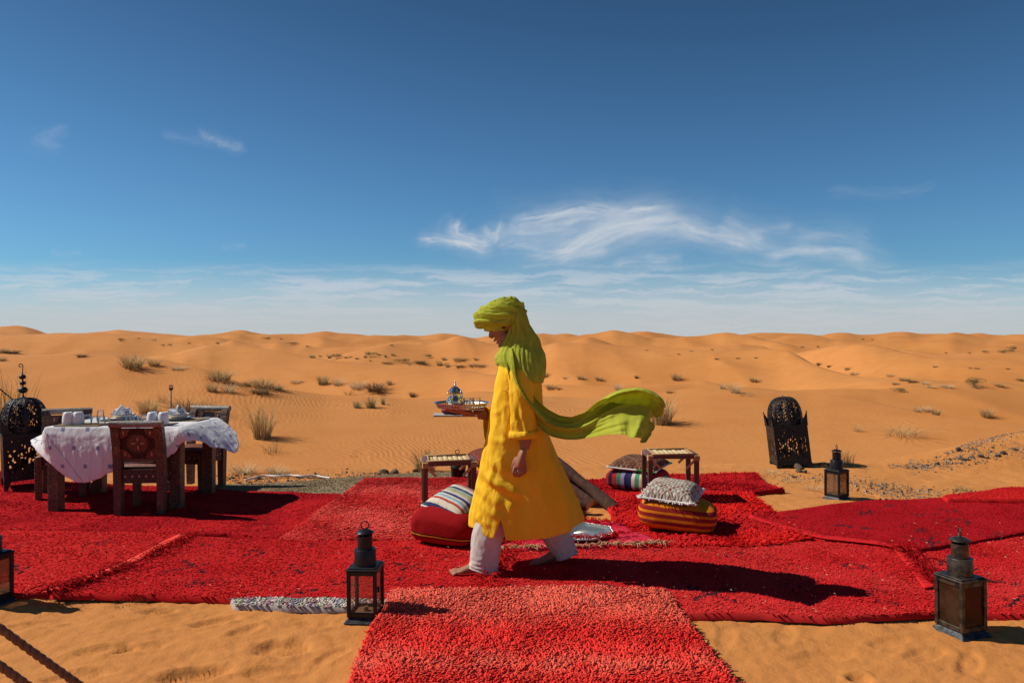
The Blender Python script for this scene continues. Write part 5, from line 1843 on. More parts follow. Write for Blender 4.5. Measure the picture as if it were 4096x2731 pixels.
def stool(loc, rotz, label, w=0.45, d=0.34, h=0.452, splay=0.0):
    t = thing('bamboo_stool', loc, rotz, label, 'stool', 'bamboo and cane stools with woven tops')
    lw = 0.042
    for sx in (-1, 1):
        for sy in (-1, 1):
            x, y = sx * (w - lw) / 2, sy * (d - lw) / 2
            M = Matrix.Translation((x, y, 0)) @ Matrix.Rotation(-sx * splay, 4, 'Y')
            MB().box((0, 0, (h - 0.045) / 2), (lw, lw * 0.85, h - 0.045), M, 0.003).build('leg', M_WOOD, t)
            # cane wrapped corner
            mb = MB()
            for i in range(6):
                z = h - 0.052 + i * 0.008
                mb.box((x, y, z), (lw + 0.012, lw + 0.006, 0.0075), None, 0.0035)
            mb.build('corner_wrap', M_CANE, t)
            mb = MB()
            mb.box((x, y, 0.052), (lw + 0.008, lw + 0.002, 0.018), None, 0.003)
            mb.build('foot_wrap', M_CANE, t)
            # diagonal braces in the front and back frames
            mb = MB()
            mb.box((0, 0, 0), (0.105, 0.018, 0.020), Matrix.Translation((x - sx * 0.055, y, h - 0.092)) @ Matrix.Rotation(sx * math.radians(-43), 4, 'Y'), 0.002)
            mb.build('brace', M_CANE, t)
    for sy in (-1, 1):
        MB().box((0, sy * (d - lw) / 2, h - 0.020), (w - 2 * lw, lw * 0.9, 0.038), None, 0.004).build('top_rail', M_WOOD, t)
        MB().tube([(-w / 2 + 0.03, sy * (d / 2 - 0.012), h + 0.003), (w / 2 - 0.03, sy * (d / 2 - 0.012), h + 0.003)], 0.008, 8).build('rim_rod', M_SPLIT, t, True)
        MB().box((0, sy * (d - lw) / 2, 0.052), (w - 2 * lw, 0.026, 0.022), None, 0.003).build('stretcher', M_WOOD, t)
    for sx in (-1, 1):
        MB().box((sx * (w - lw) / 2, 0, h - 0.019), (lw, d - 2 * lw * 0.95, 0.040), None, 0.004).build('side_rail', M_WOOD_TOP, t)
        MB().box((sx * (w - lw) / 2, 0, 0.052), (0.026, d - 2 * lw, 0.022), None, 0.003).build('stretcher', M_WOOD, t)
        MB().tube([(sx * (w / 2 - lw - 0.010), -d / 2 + 0.03, h + 0.003), (sx * (w / 2 - lw - 0.010), d / 2 - 0.03, h + 0.003)], 0.009, 8).build('rim_rod', M_SPLIT, t, True)

    def woven(z, x0, x1, y0, y1, nx, name):
        """over and under strips"""
        n = 3
        for i in range(nx):
            mb = MB()
            xa, xb = x0 + (x1 - x0) * i / nx, x0 + (x1 - x0) * (i + 1) / nx
            ny = 10
            P = []
            for j in range(ny * 4 + 1):
                yy = y0 + (y1 - y0) * j / (ny * 4)
                P.append((0.5 * (xa + xb), yy, z + 0.0035 * math.sin(j / 4 * math.pi + i * math.pi)))
            mb.tube(P, (xb - xa) * 0.5, 8, flat=(0.97, 0.22))
            mb.build(name, M_BAMBOO, t, True)
    woven(h - 0.008, -w / 2 + lw + 0.012, w / 2 - lw - 0.012, -d / 2 + 0.030, d / 2 - 0.030, 8, 'woven_strip')
    # little shelf inside the lower frame
    MB().box((0, 0, 0.070), (0.20, d - 2 * lw + 0.03, 0.012), None, 0.002).build('shelf_board', M_BAMBOO, t)
    for sx in (-1, 1):
        MB().box((sx * 0.125, 0, 0.074), (0.045, d - lw, 0.022), None, 0.003).build('shelf_rail', M_WOOD_TOP, t)
    return t


g = gnd(1787, 2052, 0.06)
stool((g.x, g.y + 0.165, rug_z(g.x, g.y + .165) - 0.006), math.radians(9), 'left bamboo stool behind the red pouf')
stool((1.465, 6.87, rug_z(1.465, 6.87) - 0.006), math.radians(0), 'right bamboo stool behind the white patterned cushion', 0.462, 0.36, 0.448)


# ------------------------------------------------------------------ poufs and cushions
def stripe_mat(name, stops, axis='U', scale=1.0, bump=0.003, wob=0.02, cross=None):
    """bands along a stored cloth coordinate"""
    m = bpy.data.materials.new(name)
    m.use_nodes = True
    t = NT(m.node_tree)
    b = t.n('ShaderNodeBsdfPrincipled')
    out = t.n('ShaderNodeOutputMaterial')
    at_ = t.n('ShaderNodeAttribute', attribute_name='flat')
    u, v, w = t.sep(at_.outputs['Vector'])
    c = {'U': u, 'V': v, 'W': w}[axis]
    tc = t.n('ShaderNodeTexCoord')
    n = t.noise(tc.outputs['Object'], 12.0, 4.0, 0.6)
    k = t.m('FRACT', t.m('ADD', t.m('MULTIPLY', c, scale), t.m('MULTIPLY', t.m('SUBTRACT', n, 0.5), wob)))
    col = t.ramp(k, stops, 'CONSTANT')
    if cross is not None:
        thr, cc = cross
        col = t.mix(t.m('GREATER_THAN', v if axis == 'U' else u, thr), col, cc)
    fz = t.noise(tc.outputs['Object'], 160.0, 2.0, 0.7)
    kk = t.mapr(fz, 0.25, 0.75, 0.72, 1.28, False)
    col = t.mix(1.0, col, t.comb(kk, kk, kk), 'MULTIPLY')
    t.link(col, b.inputs['Base Color'])
    b.inputs['Roughness'].default_value = 0.95
    b.inputs['Specular IOR Level'].default_value = 0.05
    bn = t.n('ShaderNodeBump')
    bn.inputs['Distance'].default_value = bump
    t.put(bn.inputs['Height'], t.noise(tc.outputs['Object'], 130.0, 3.0, 0.6))
    t.link(bn.outputs[0], b.inputs['Normal'])
    t.link(b.outputs[0], out.inputs['Surface'])
    return m


def kilim_mat(name, ground, c1, c2, accent, scale=26.0):
    """diamond lattice weave"""
    m = bpy.data.materials.new(name)
    m.use_nodes = True
    t = NT(m.node_tree)
    b = t.n('ShaderNodeBsdfPrincipled')
    out = t.n('ShaderNodeOutputMaterial')
    at_ = t.n('ShaderNodeAttribute', attribute_name='flat')
    u, v, _ = t.sep(at_.outputs['Vector'])
    p, q = t.m('MULTIPLY', t.m('ADD', u, v), scale), t.m('MULTIPLY', t.m('SUBTRACT', u, v), scale)

    def tri(a):
        return t.m('ABSOLUTE', t.m('SUBTRACT', t.m('FRACT', a), 0.5))
    d = t.m('MAXIMUM', tri(p), tri(q))
    r = t.m('FRACT', t.m('MULTIPLY', d, 6.5))
    c = t.mix(t.m('GREATER_THAN', r, 0.52), ground, c1)
    c = t.mix(t.m('LESS_THAN', d, 0.14), c, c2)
    big = t.m('MAXIMUM', tri(t.m('MULTIPLY', p, 0.34)), tri(t.m('MULTIPLY', q, 0.34)))
    c = t.mix(t.m('LESS_THAN', t.m('ABSOLUTE', t.m('SUBTRACT', big, 0.42)), 0.02), c, accent)
    cell = t.m('SINE', t.m('ADD', t.m('MULTIPLY', t.m('FLOOR', p), 12.99), t.m('MULTIPLY', t.m('FLOOR', q), 78.2)))
    c = t.mix(t.m('MULTIPLY', t.m('LESS_THAN', d, 0.22), t.m('GREATER_THAN', cell, 0.75)), c, accent)
    tc = t.n('ShaderNodeTexCoord')
    k = t.mapr(t.noise(tc.outputs['Object'], 170.0, 2.0, 0.7), 0.25, 0.75, 0.72, 1.28, False)
    c = t.mix(1.0, c, t.comb(k, k, k), 'MULTIPLY')
    t.link(c, b.inputs['Base Color'])
    b.inputs['Roughness'].default_value = 0.95
    b.inputs['Specular IOR Level'].default_value = 0.05
    bn = t.n('ShaderNodeBump')
    bn.inputs['Distance'].default_value = 0.003
    t.put(bn.inputs['Height'], r)
    t.link(bn.outputs[0], b.inputs['Normal'])
    t.link(b.outputs[0], out.inputs['Surface'])
    return m


def set_flat(me, F):
    a = me.attributes.new('flat', 'FLOAT_VECTOR', 'POINT')
    a.data.foreach_set('vector', np.asarray(F, np.float32).ravel())


def pouf(name, parent_loc, rot, sx, sy, sz, m, label, cat='pouf', seed=1.0, sag=0.12, parts=None, group=None):
    """soft stuffed box: superellipsoid with sag, wrinkles and flat underside"""
    t = thing(name, parent_loc, 0, label, cat, group, rot=rot)
    n, k = 72, 40
    ph = np.linspace(-np.pi / 2 + 1e-3, np.pi / 2 - 1e-3, k)
    th = np.linspace(0, 2 * np.pi, n, endpoint=False)
    T, P = np.meshgrid(th, ph)

    def sp(c, e):
        return np.sign(c) * np.abs(c) ** e
    e1, e2 = 0.55, 0.42
    x = sp(np.cos(P), e1) * sp(np.cos(T), e2)
    y = sp(np.cos(P), e1) * sp(np.sin(T), e2)
    z = sp(np.sin(P), e1 * 1.1)
    z = np.where(z < 0, z * 0.92, z)
    bl = 1 + 0.05 * (1 - z ** 2) * (1 - 0.5 * (np.abs(x) ** 4 + np.abs(y) ** 4))
    X, Y = x * sx / 2 * bl, y * sy / 2 * bl
    Z = z * sz / 2 * (1 - sag * (x ** 2 + y ** 2) * (z > 0) * 0.8) + sag * 0.25 * sz * np.exp(-(x ** 2 + y ** 2) * 1.5) * (z > 0)
    w = 0.010 * fbm(X * 9 + seed, Y * 9, Z * 9, 3) + 0.006 * np.abs(fbm(X * 20, Y * 20 + seed, Z * 16, 2)) * np.abs(z)
    nrm = np.stack([x, y, z], -1)
    nrm /= np.linalg.norm(nrm, axis=-1, keepdims=True)
    V = np.stack([X, Y, Z], -1) + nrm * w[..., None]
    V[..., 2] += sz / 2 * 0.96
    me = mesh_np('cover', V.reshape(-1, 3), grid_quads(k, n, True))
    set_flat(me, np.stack([V[..., 0], V[..., 1], V[..., 2]], -1).reshape(-1, 3))
    link('cover', me, m, t)
    return t


def cushion(name, loc, rot, s, h, m_top, m_under, label, m_edge=None, seed=1.0, group=None, fringe_n=0, sy=None, edge_cols=None):
    """square cushion: two puffed faces meeting at a piped edge"""
    t = thing(name, loc, 0, label, 'cushion', group, rot=rot)
    sy = sy or s
    n = 40
    U, Vv = np.meshgrid(np.linspace(-1, 1, n), np.linspace(-1, 1, n))
    pinch = 1 - 0.07 * (1 - np.abs(U) ** 2) * np.abs(Vv) ** 3
    pinch2 = 1 - 0.07 * (1 - np.abs(Vv) ** 2) * np.abs(U) ** 3
    X, Y = U * s / 2 * pinch2, Vv * sy / 2 * pinch
    puff = ((1 - U ** 4) * (1 - Vv ** 4)) ** 0.62
    wr = 0.010 * fbm(X * 13 + seed, Y * 13, seed, 3) * (1 - puff) * np.minimum(1, puff * 8) + 0.003 * fbm(X * 20, Y * 20 + seed, 2.0, 2) * puff
    for sg, mm, nm in ((1, m_top, 'top_face'), (-1, m_under, 'under_face')):
        hh = h * (0.62 if sg > 0 else 0.38)
        Z = sg * (hh * puff + wr) + 0.02 * h * np.sin(U * 3 + seed)
        V = np.stack([X, Y, Z + h * 0.38], -1).reshape(-1, 3)
        Q = grid_quads(n, n)
        me = mesh_np(nm, V, Q if sg > 0 else Q[:, ::-1])
        set_flat(me, np.stack([X, Y, Z], -1).reshape(-1, 3))
        link(nm, me, mm, t)
    if m_edge is not None:
        b = np.concatenate([np.stack([X[0], Y[0], 0.02 * h * np.sin(U[0] * 3 + seed) + h * .38], -1), np.stack([X[1:, -1], Y[1:, -1], 0.02 * h * np.sin(U[1:, -1] * 3 + seed) + h * .38], -1),
                            np.stack([X[-1, -2::-1], Y[-1, -2::-1], 0.02 * h * np.sin(U[-1, -2::-1] * 3 + seed) + h * .38], -1), np.stack([X[-2::-1, 0], Y[-2::-1, 0], 0.02 * h * np.sin(U[-2::-1, 0] * 3 + seed) + h * .38], -1)])
        segs = m_edge if isinstance(m_edge, list) else [(m_edge, 0, 1)]
        for (mm, a0, a1) in segs:
            i0, i1 = int(a0 * (len(b) - 1)), int(a1 * (len(b) - 1))
            MB().tube(b[i0:i1 + 1], 0.0085, 8).build('piping', mm, t, True)
        if fringe_n:
            rng = np.random.default_rng(5)
            mb = MB()
            for _ in range(fringe_n):
                i = rng.integers(0, len(b))
                p = b[i]
                o = p[:2] / (np.linalg.norm(p[:2]) + 1e-6)
                L = rng.uniform(0.015, 0.035)
                e = p + np.array([*(o * L + rng.normal(0, .008, 2)), rng.uniform(-.012, .008)])
                mb.tube([p, (p + e) / 2 + rng.normal(0, .004, 3), e], [0.004, 0.0035, 0.002], 4)
            tag(mb.build('fringe', segs[0][0], t, True), kind='stuff')
    return t


M_ORANGE = stripe_mat('orange_striped_wool', [(0.0, (0.62, 0.19, 0.010)), (0.30, (0.24, 0.022, 0.018)), (0.42, (0.60, 0.18, 0.010)), (0.52, (0.24, 0.022, 0.018)), (0.66, (0.62, 0.19, 0.01)), (0.74, (0.24, 0.02, 0.018)), (0.88, (0.60, 0.185, 0.01))], 'W', 4.6, wob=0.05)
M_REDWOOL = stripe_mat('red_wool_with_band', [(0.0, (0.30, 0.010, 0.010)), (0.26, (0.015, 0.012, 0.012)), (0.292, (0.62, 0.24, 0.015)), (0.335, (0.015, 0.012, 0.012)), (0.367, (0.27, 0.009, 0.011))], 'W', 3.9, wob=0.012)
M_MULTI = stripe_mat('many_coloured_stripes', [(0.0, (0.03, 0.03, 0.10)), (0.05, (0.62, 0.54, 0.38)), (0.09, (0.08, 0.25, 0.17)), (0.15, (0.62, 0.52, 0.36)), (0.19, (0.26, 0.48, 0.36)), (0.24, (0.03, 0.03, 0.12)), (0.29, (0.45, 0.03, 0.03)), (0.35, (0.06, 0.32, 0.24)), (0.41, (0.6, 0.54, 0.40)), (0.44, (0.25, 0.50, 0.56)), (0.48, (0.16, 0.016, 0.03)), (0.58, (0.03, 0.015, 0.012)), (0.64, (0.28, 0.02, 0.022)), (0.72, (0.02, 0.015, 0.03)), (0.78, (0.32, 0.02, 0.03)), (0.84, (0.06, 0.16, 0.10)), (0.90, (0.25, 0.20, 0.30)), (0.95, (0.02, 0.02, 0.08))], 'U', 1.30, wob=0.01)
M_CUSH_STRIPE = stripe_mat('washed_striped_kilim', [(0.0, (0.36, 0.36, 0.20)), (0.10, (0.28, 0.34, 0.27)), (0.20, (0.045, 0.055, 0.14)), (0.30, (0.60, 0.55, 0.44)), (0.46, (0.40, 0.07, 0.06)), (0.54, (0.58, 0.55, 0.48)), (0.62, (0.20, 0.37, 0.46)), (0.70, (0.56, 0.54, 0.42)), (0.78, (0.045, 0.05, 0.15)), (0.88, (0.55, 0.50, 0.42))], 'V', 4.4, wob=0.06)
M_KILIM_W = kilim_mat('white_black_kilim', (0.66, 0.60, 0.52), (0.13, 0.09, 0.07), (0.62, 0.56, 0.48), (0.24, 0.07, 0.03), 20.0)
M_KILIM_B = kilim_mat('brown_kilim', (0.10, 0.045, 0.035), (0.20, 0.085, 0.05), (0.26, 0.06, 0.025), (0.36, 0.22, 0.13), 22.0)
M_KILIM_R = kilim_mat('rust_kilim', (0.24, 0.06, 0.035), (0.05, 0.03, 0.03), (0.45, 0.22, 0.14), (0.40, 0.06, 0.03), 24.0)
M_UNDERSTRIPE = stripe_mat('striped_underside', [(0.0, (0.08, 0.10, 0.08)), (0.35, (0.34, 0.14, 0.06)), (0.6, (0.30, 0.02, 0.02)), (0.8, (0.30, 0.12, 0.06))], 'V', 4.0)
M_PURPLE = stripe_mat('plum_striped_wool', [(0.0, (0.24, 0.02, 0.05)), (0.3, (0.36, 0.09, 0.06)), (0.45, (0.20, 0.02, 0.05)), (0.7, (0.34, 0.05, 0.07)), (0.85, (0.50, 0.18, 0.02))], 'W', 5.0)
M_WHITEY = mat('white_wool_cord', (0.66, 0.63, 0.60), 0.95, spec=0.05, bump=0.002, bscale=200)
M_GREENY = mat('green_wool_cord', (0.02, 0.24, 0.07), 0.95, spec=0.05, bump=0.002, bscale=200)
M_DARKY = mat('dark_wool_cord', (0.05, 0.03, 0.03), 0.95, spec=0.05)


def zr(x, y, dz=-0.004):
    return rug_z(x, y) + dz


x, y = -0.46, 5.42
z = zr(x, y)
pouf('floor_pouf', (x, y, z), (0, math.radians(3), math.radians(-20)), 0.49, 0.44, 0.265, M_REDWOOL, 'red wool pouf with yellow and black bands left of the man', seed=1.0, group='stuffed wool floor poufs')
b = MB()
cushion('cushion', (x + 0.055, y + 0.05, z + 0.222), (math.radians(14), math.radians(12), math.radians(-36)), 0.37, 0.13, M_CUSH_STRIPE, M_KILIM_R, 'pale striped cushion with green edge on the red pouf', [(M_WHITEY, 0.0, 0.62), (M_GREENY, 0.62, 1.0)], seed=2.0, group='cushions lying on the poufs')
x, y = 1.29, 5.80
z = zr(x, y)
pouf('floor_pouf', (x, y, z), (math.radians(-1), math.radians(4), math.radians(-14)), 0.58, 0.48, 0.245, M_ORANGE, 'orange pouf with dark red stripes in front of the right stool', seed=3.0, group='stuffed wool floor poufs')
cushion('cushion', (x - 0.04, y + 0.0, z + 0.212), (math.radians(5), math.radians(2), math.radians(-24)), 0.42, 0.155, M_KILIM_W, M_UNDERSTRIPE, 'white and black diamond patterned cushion on the orange pouf', M_WHITEY, seed=4.0, group='cushions lying on the poufs', fringe_n=150)
x, y = 1.26, 7.42
z = zr(x, y)
pouf('floor_pouf', (x, y, z), (0, 0, math.radians(-32)), 0.54, 0.50, 0.215, M_MULTI, 'many coloured striped pouf behind the right stool', seed=5.0, group='stuffed wool floor poufs')
cushion('cushion', (x + 0.02, y, z + 0.185), (math.radians(3), math.radians(2), math.radians(-30)), 0.50, 0.13, M_KILIM_B, M_KILIM_R, 'brown kilim cushion with white and green edge behind the right stool', [(M_WHITEY, 0.0, 0.16), (M_GREENY, 0.16, 0.25), (M_WHITEY, 0.25, 0.47), (M_GREENY, .47, .52), (M_WHITEY, 0.52, 0.88), (M_GREENY, .88, .95), (M_WHITEY, .95, 1.0)], seed=6.0, group='cushions lying on the poufs')
x, y = -0.16, 7.62
z = zr(x, y)
pouf('floor_pouf', (x, y, z), (0, 0, math.radians(14)), 0.52, 0.48, 0.24, M_PURPLE, 'plum red pouf almost hidden behind the walking man', seed=7.0, group='stuffed wool floor poufs')
cushion('cushion', (x - 0.02, y, z + 0.21), (math.radians(4), math.radians(-3), math.radians(16)), 0.50, 0.14, M_KILIM_R, M_KILIM_R, 'rust and black kilim cushion almost hidden behind the walking man', M_DARKY, seed=8.0, group='cushions lying on the poufs')


# ------------------------------------------------------------------ firewood
def log(a, b, r, label, seed):
    t = thing('firewood_log', a, 0, label, 'log', 'firewood logs leaning together')
    a, b = np.array(a), np.array(b)
    n, k = 18, 26
    P = np.linspace(0, 1, k)[:, None] * (b - a)[None]
    ax = (b - a) / np.linalg.norm(b - a)
    s1 = np.cross(ax, [0, 0, 1.0])
    s1 /= np.linalg.norm(s1)
    s2 = np.cross(ax, s1)
    th = np.linspace(0, 2 * np.pi, n, endpoint=False)
    V = []
    for i in range(k):
        f = i / (k - 1)
        rr = r * (1 + 0.10 * np.sin(f * 7 + seed)) * (1 + 0.20 * pnoise(np.cos(th) * 1.5 + seed, np.sin(th) * 1.5, f * 3) + 0.08 * pnoise(np.cos(th) * 4, np.sin(th) * 4 + seed, f * 9))
        bend = 0.02 * math.sin(f * math.pi + seed)
        V.append(P[i] + s1 * bend + rr[:, None] * (np.cos(th)[:, None] * s1 + np.sin(th)[:, None] * s2))
    V = np.concatenate(V)
    me = mesh_np('bark', V, grid_quads(k, n, True))
    link('bark', me, M_LOG, t)
    for e, s in ((0, -1), (k - 1, 1)):
        ring = V[e * n:(e + 1) * n]
        c = ring.mean(0)
        W = np.vstack([ring + ax * s * 0.0005, c + ax * s * 0.006 + 0.003])
        T = [[n, i, (i + 1) % n] if s > 0 else [n, (i + 1) % n, i] for i in range(n)]
        link('cut_end', mesh_np('cut_end', W, None, T, False), M_LOGCUT, t)


def fp(px, py, z=0.05):
    g = gnd(px, py, z)
    return (g.x, g.y, hz(g.x, g.y) + 0.03)


log(fp(2452, 2026), at(2222, 1840, 7.05), 0.050, 'long log leaning to the right in the firewood stack', 1.0)
log(fp(2372, 2002), at(2190, 1862, 7.2), 0.052, 'thick log below the long leaning firewood log', 2.0)
log((fp(2352, 2032)[0], fp(2352, 2032)[1], 0.075), (fp(2230, 2020)[0], fp(2230, 2020)[1], 0.085), 0.045, 'short log lying on sand under the leaning firewood', 3.0)
log(fp(2150, 1985), at(2230, 1858, 7.0), 0.045, 'firewood log hidden behind the man leaning left', 4.0)

# ------------------------------------------------------------------ silver tray on the small rug
g = gnd(2292, 2122, 0.085)
t = thing('oval_tray', (g.x, g.y, rug_z(g.x, g.y) + 0.012), math.radians(0), 'octagonal silver tray with ornate rim lying on the pink rug', 'tray', rot=(math.radians(1.5), math.radians(-1.0), math.radians(2)))


def oct_ring(rx, ry, z, n=64, k=0.5):
    a = np.linspace(0, 2 * np.pi, n, endpoint=False)
    m = (np.abs(np.cos(a)) ** 3.2 + np.abs(np.sin(a)) ** 3.2) ** (-1 / 3.2)
    o = 1.0 / np.maximum(np.cos(((a + np.pi / 8) % (np.pi / 4)) - np.pi / 8), 0.1)
    f = o * 0.97
    return np.stack([rx * f * np.cos(a), ry * f * np.sin(a), np.full(n, z)], -1)


RX, RY = 0.315, 0.235
rings = [oct_ring(RX, RY, .016), oct_ring(RX - .004, RY - .004, .020), oct_ring(RX - .028, RY - .026, .019), oct_ring(RX - .034, RY - .032, .014), oct_ring(RX - .06, RY - .056, .004), oct_ring(RX - .07, RY - .066, .002), oct_ring(.02, .02, .002)]
V = np.concatenate(rings)
me = mesh_np('dish', V, np.vstack([grid_quads(len(rings), 64, True)]), None, True)
o = link('dish', me, M_STEEL, t)
o.modifiers.new('sheet', 'SOLIDIFY').thickness = 0.004
mb = MB()
rim = oct_ring(RX - .012, RY - .012, .0215, 160)
for i in range(0, 160, 1):
    mb.ellipsoid(tuple(rim[i]), (0.0075, 0.0075, 0.005), 6, 4)
tag(mb.build('beaded_rim', M_SILVER_ENG, t, True), kind='stuff')
MB().lathe([(0.02, 0.0005), (0.001, 0.001)], 12).build('foot', M_STEEL, t)

# ------------------------------------------------------------------ the walking man
DM = 4.78
M_SKIN = mat('skin', (0.30, 0.125, 0.070), 0.55, var=0.12, vscale=14, bump=0.0006, bscale=160, spec=0.35)
M_SOLE = M_SKIN
M_HAIR = mat('black_hair', (0.012, 0.009, 0.008), 0.6, bump=0.001, bscale=200)
M_EYE = mat('dark_eye', (0.02, 0.014, 0.012), 0.2)


def cloth_mat(name, c, c2, transl=0.25, fine=220.0, wrinkle=0.006, wscale=26.0, stretch=(1, 1, 0.55), crumple=1.5):
    m = bpy.data.materials.new(name)
    m.use_nodes = True
    t = NT(m.node_tree)
    b = t.n('ShaderNodeBsdfPrincipled')
    out = t.n('ShaderNodeOutputMaterial')
    tc = t.n('ShaderNodeTexCoord')
    v = t.vm('MULTIPLY', tc.outputs['Object'], stretch)
    col = t.mix(t.mapr(t.noise(v, 5.0, 4.0, 0.6), 0.3, 0.7), c, c2)
    k = t.mapr(t.noise(tc.outputs['Object'], fine, 2.0, 0.7), 0.25, 0.75, 0.9, 1.1, False)
    col = t.mix(1.0, col, t.comb(k, k, k), 'MULTIPLY')
    t.link(col, b.inputs['Base Color'])
    b.inputs['Roughness'].default_value = 0.85
    b.inputs['Specular IOR Level'].default_value = 0.12
    bn = t.n('ShaderNodeBump')
    bn.inputs['Distance'].default_value = wrinkle
    h = t.noise(v, wscale, 4.0, 0.6, 1.0)
    # crumple: faceted creases of worn cotton
    wob = t.vm('ADD', v, t.vm('MULTIPLY', t.noise(v, 9.0, 2.0, 0.5, 0.0, True), (0.10, 0.10, 0.10)))
    vo = t.n('ShaderNodeTexVoronoi', feature='F1')
    t.link(wob, vo.inputs['Vector'])
    vo.inputs['Scale'].default_value = wscale * 0.62
    h = t.m('ADD', t.m('MULTIPLY', h, 0.6), t.m('MULTIPLY', vo.outputs['Distance'], crumple))
    t.put(bn.inputs['Height'], h)
    t.link(bn.outputs[0], b.inputs['Normal'])
    tr = t.n('ShaderNodeBsdfTranslucent')
    t.link(col, tr.inputs['Color'])
    t.link(bn.outputs[0], tr.inputs['Normal'])
    mx = t.n('ShaderNodeMixShader')
    mx.inputs[0].default_value = transl
    t.link(b.outputs[0], mx.inputs[1])
    t.link(tr.outputs[0], mx.inputs[2])
    t.link(mx.outputs[0], out.inputs['Surface'])
    return m


M_KAFTAN = cloth_mat('yellow_linen', (0.86, 0.49, 0.020), (0.90, 0.56, 0.034), 0.16, wrinkle=0.0075, wscale=24.0, stretch=(1, 1, 0.5))
M_TROUSER = cloth_mat('pale_grey_cotton', (0.56, 0.49, 0.44), (0.62, 0.55, 0.50), 0.12, wscale=18.0)
M_SCARF = cloth_mat('lime_green_gauze', (0.52, 0.56, 0.060), (0.62, 0.66, 0.090), 0.46, wrinkle=0.005, wscale=26.0, stretch=(0.5, 1.0, 0.8), crumple=0.9)


def pw(px, py, dy=0.0):
    return np.array(at(px, py, DM + dy))


FZ = 0.0
gf = gnd(1880, 2280, 0.05)
gr = gnd(2210, 2243, 0.05)
FZ_F = rug_z(-0.27, 4.66)
FZ_R = rug_z(0.25, 4.86)
person = thing('person', (0.05, DM, 0.04), 0, 'man in yellow robe and lime turban walking left with a tea tray', 'person')
PINV = Matrix.Translation((-0.05, -DM, -0.04))


def padd(name, me, m, parent=None):
    """me is in world coordinates; store it under the person"""
    me.transform(PINV)
    return link(name, me, m, parent or person)


def voxel(mb, size, smooth_it=4, name='body', factor=0.5):
    me = mb.mesh(name, True)
    o = bpy.data.objects.new('tmp_body', me)
    COL.objects.link(o)
    r = o.modifiers.new('r', 'REMESH')
    r.mode = 'VOXEL'
    r.voxel_size = size
    s = o.modifiers.new('s', 'SMOOTH')
    s.factor = factor
    s.iterations = smooth_it
    dg = bpy.context.evaluated_depsgraph_get()
    ev = o.evaluated_get(dg)
    out = bpy.data.meshes.new_from_object(ev)
    bpy.data.objects.remove(o)
    out.name = name
    out.polygons.foreach_set('use_smooth', np.ones(len(out.polygons), bool))
    return out


def rotY(a):
    return Matrix.Rotation(a, 4, 'Y')


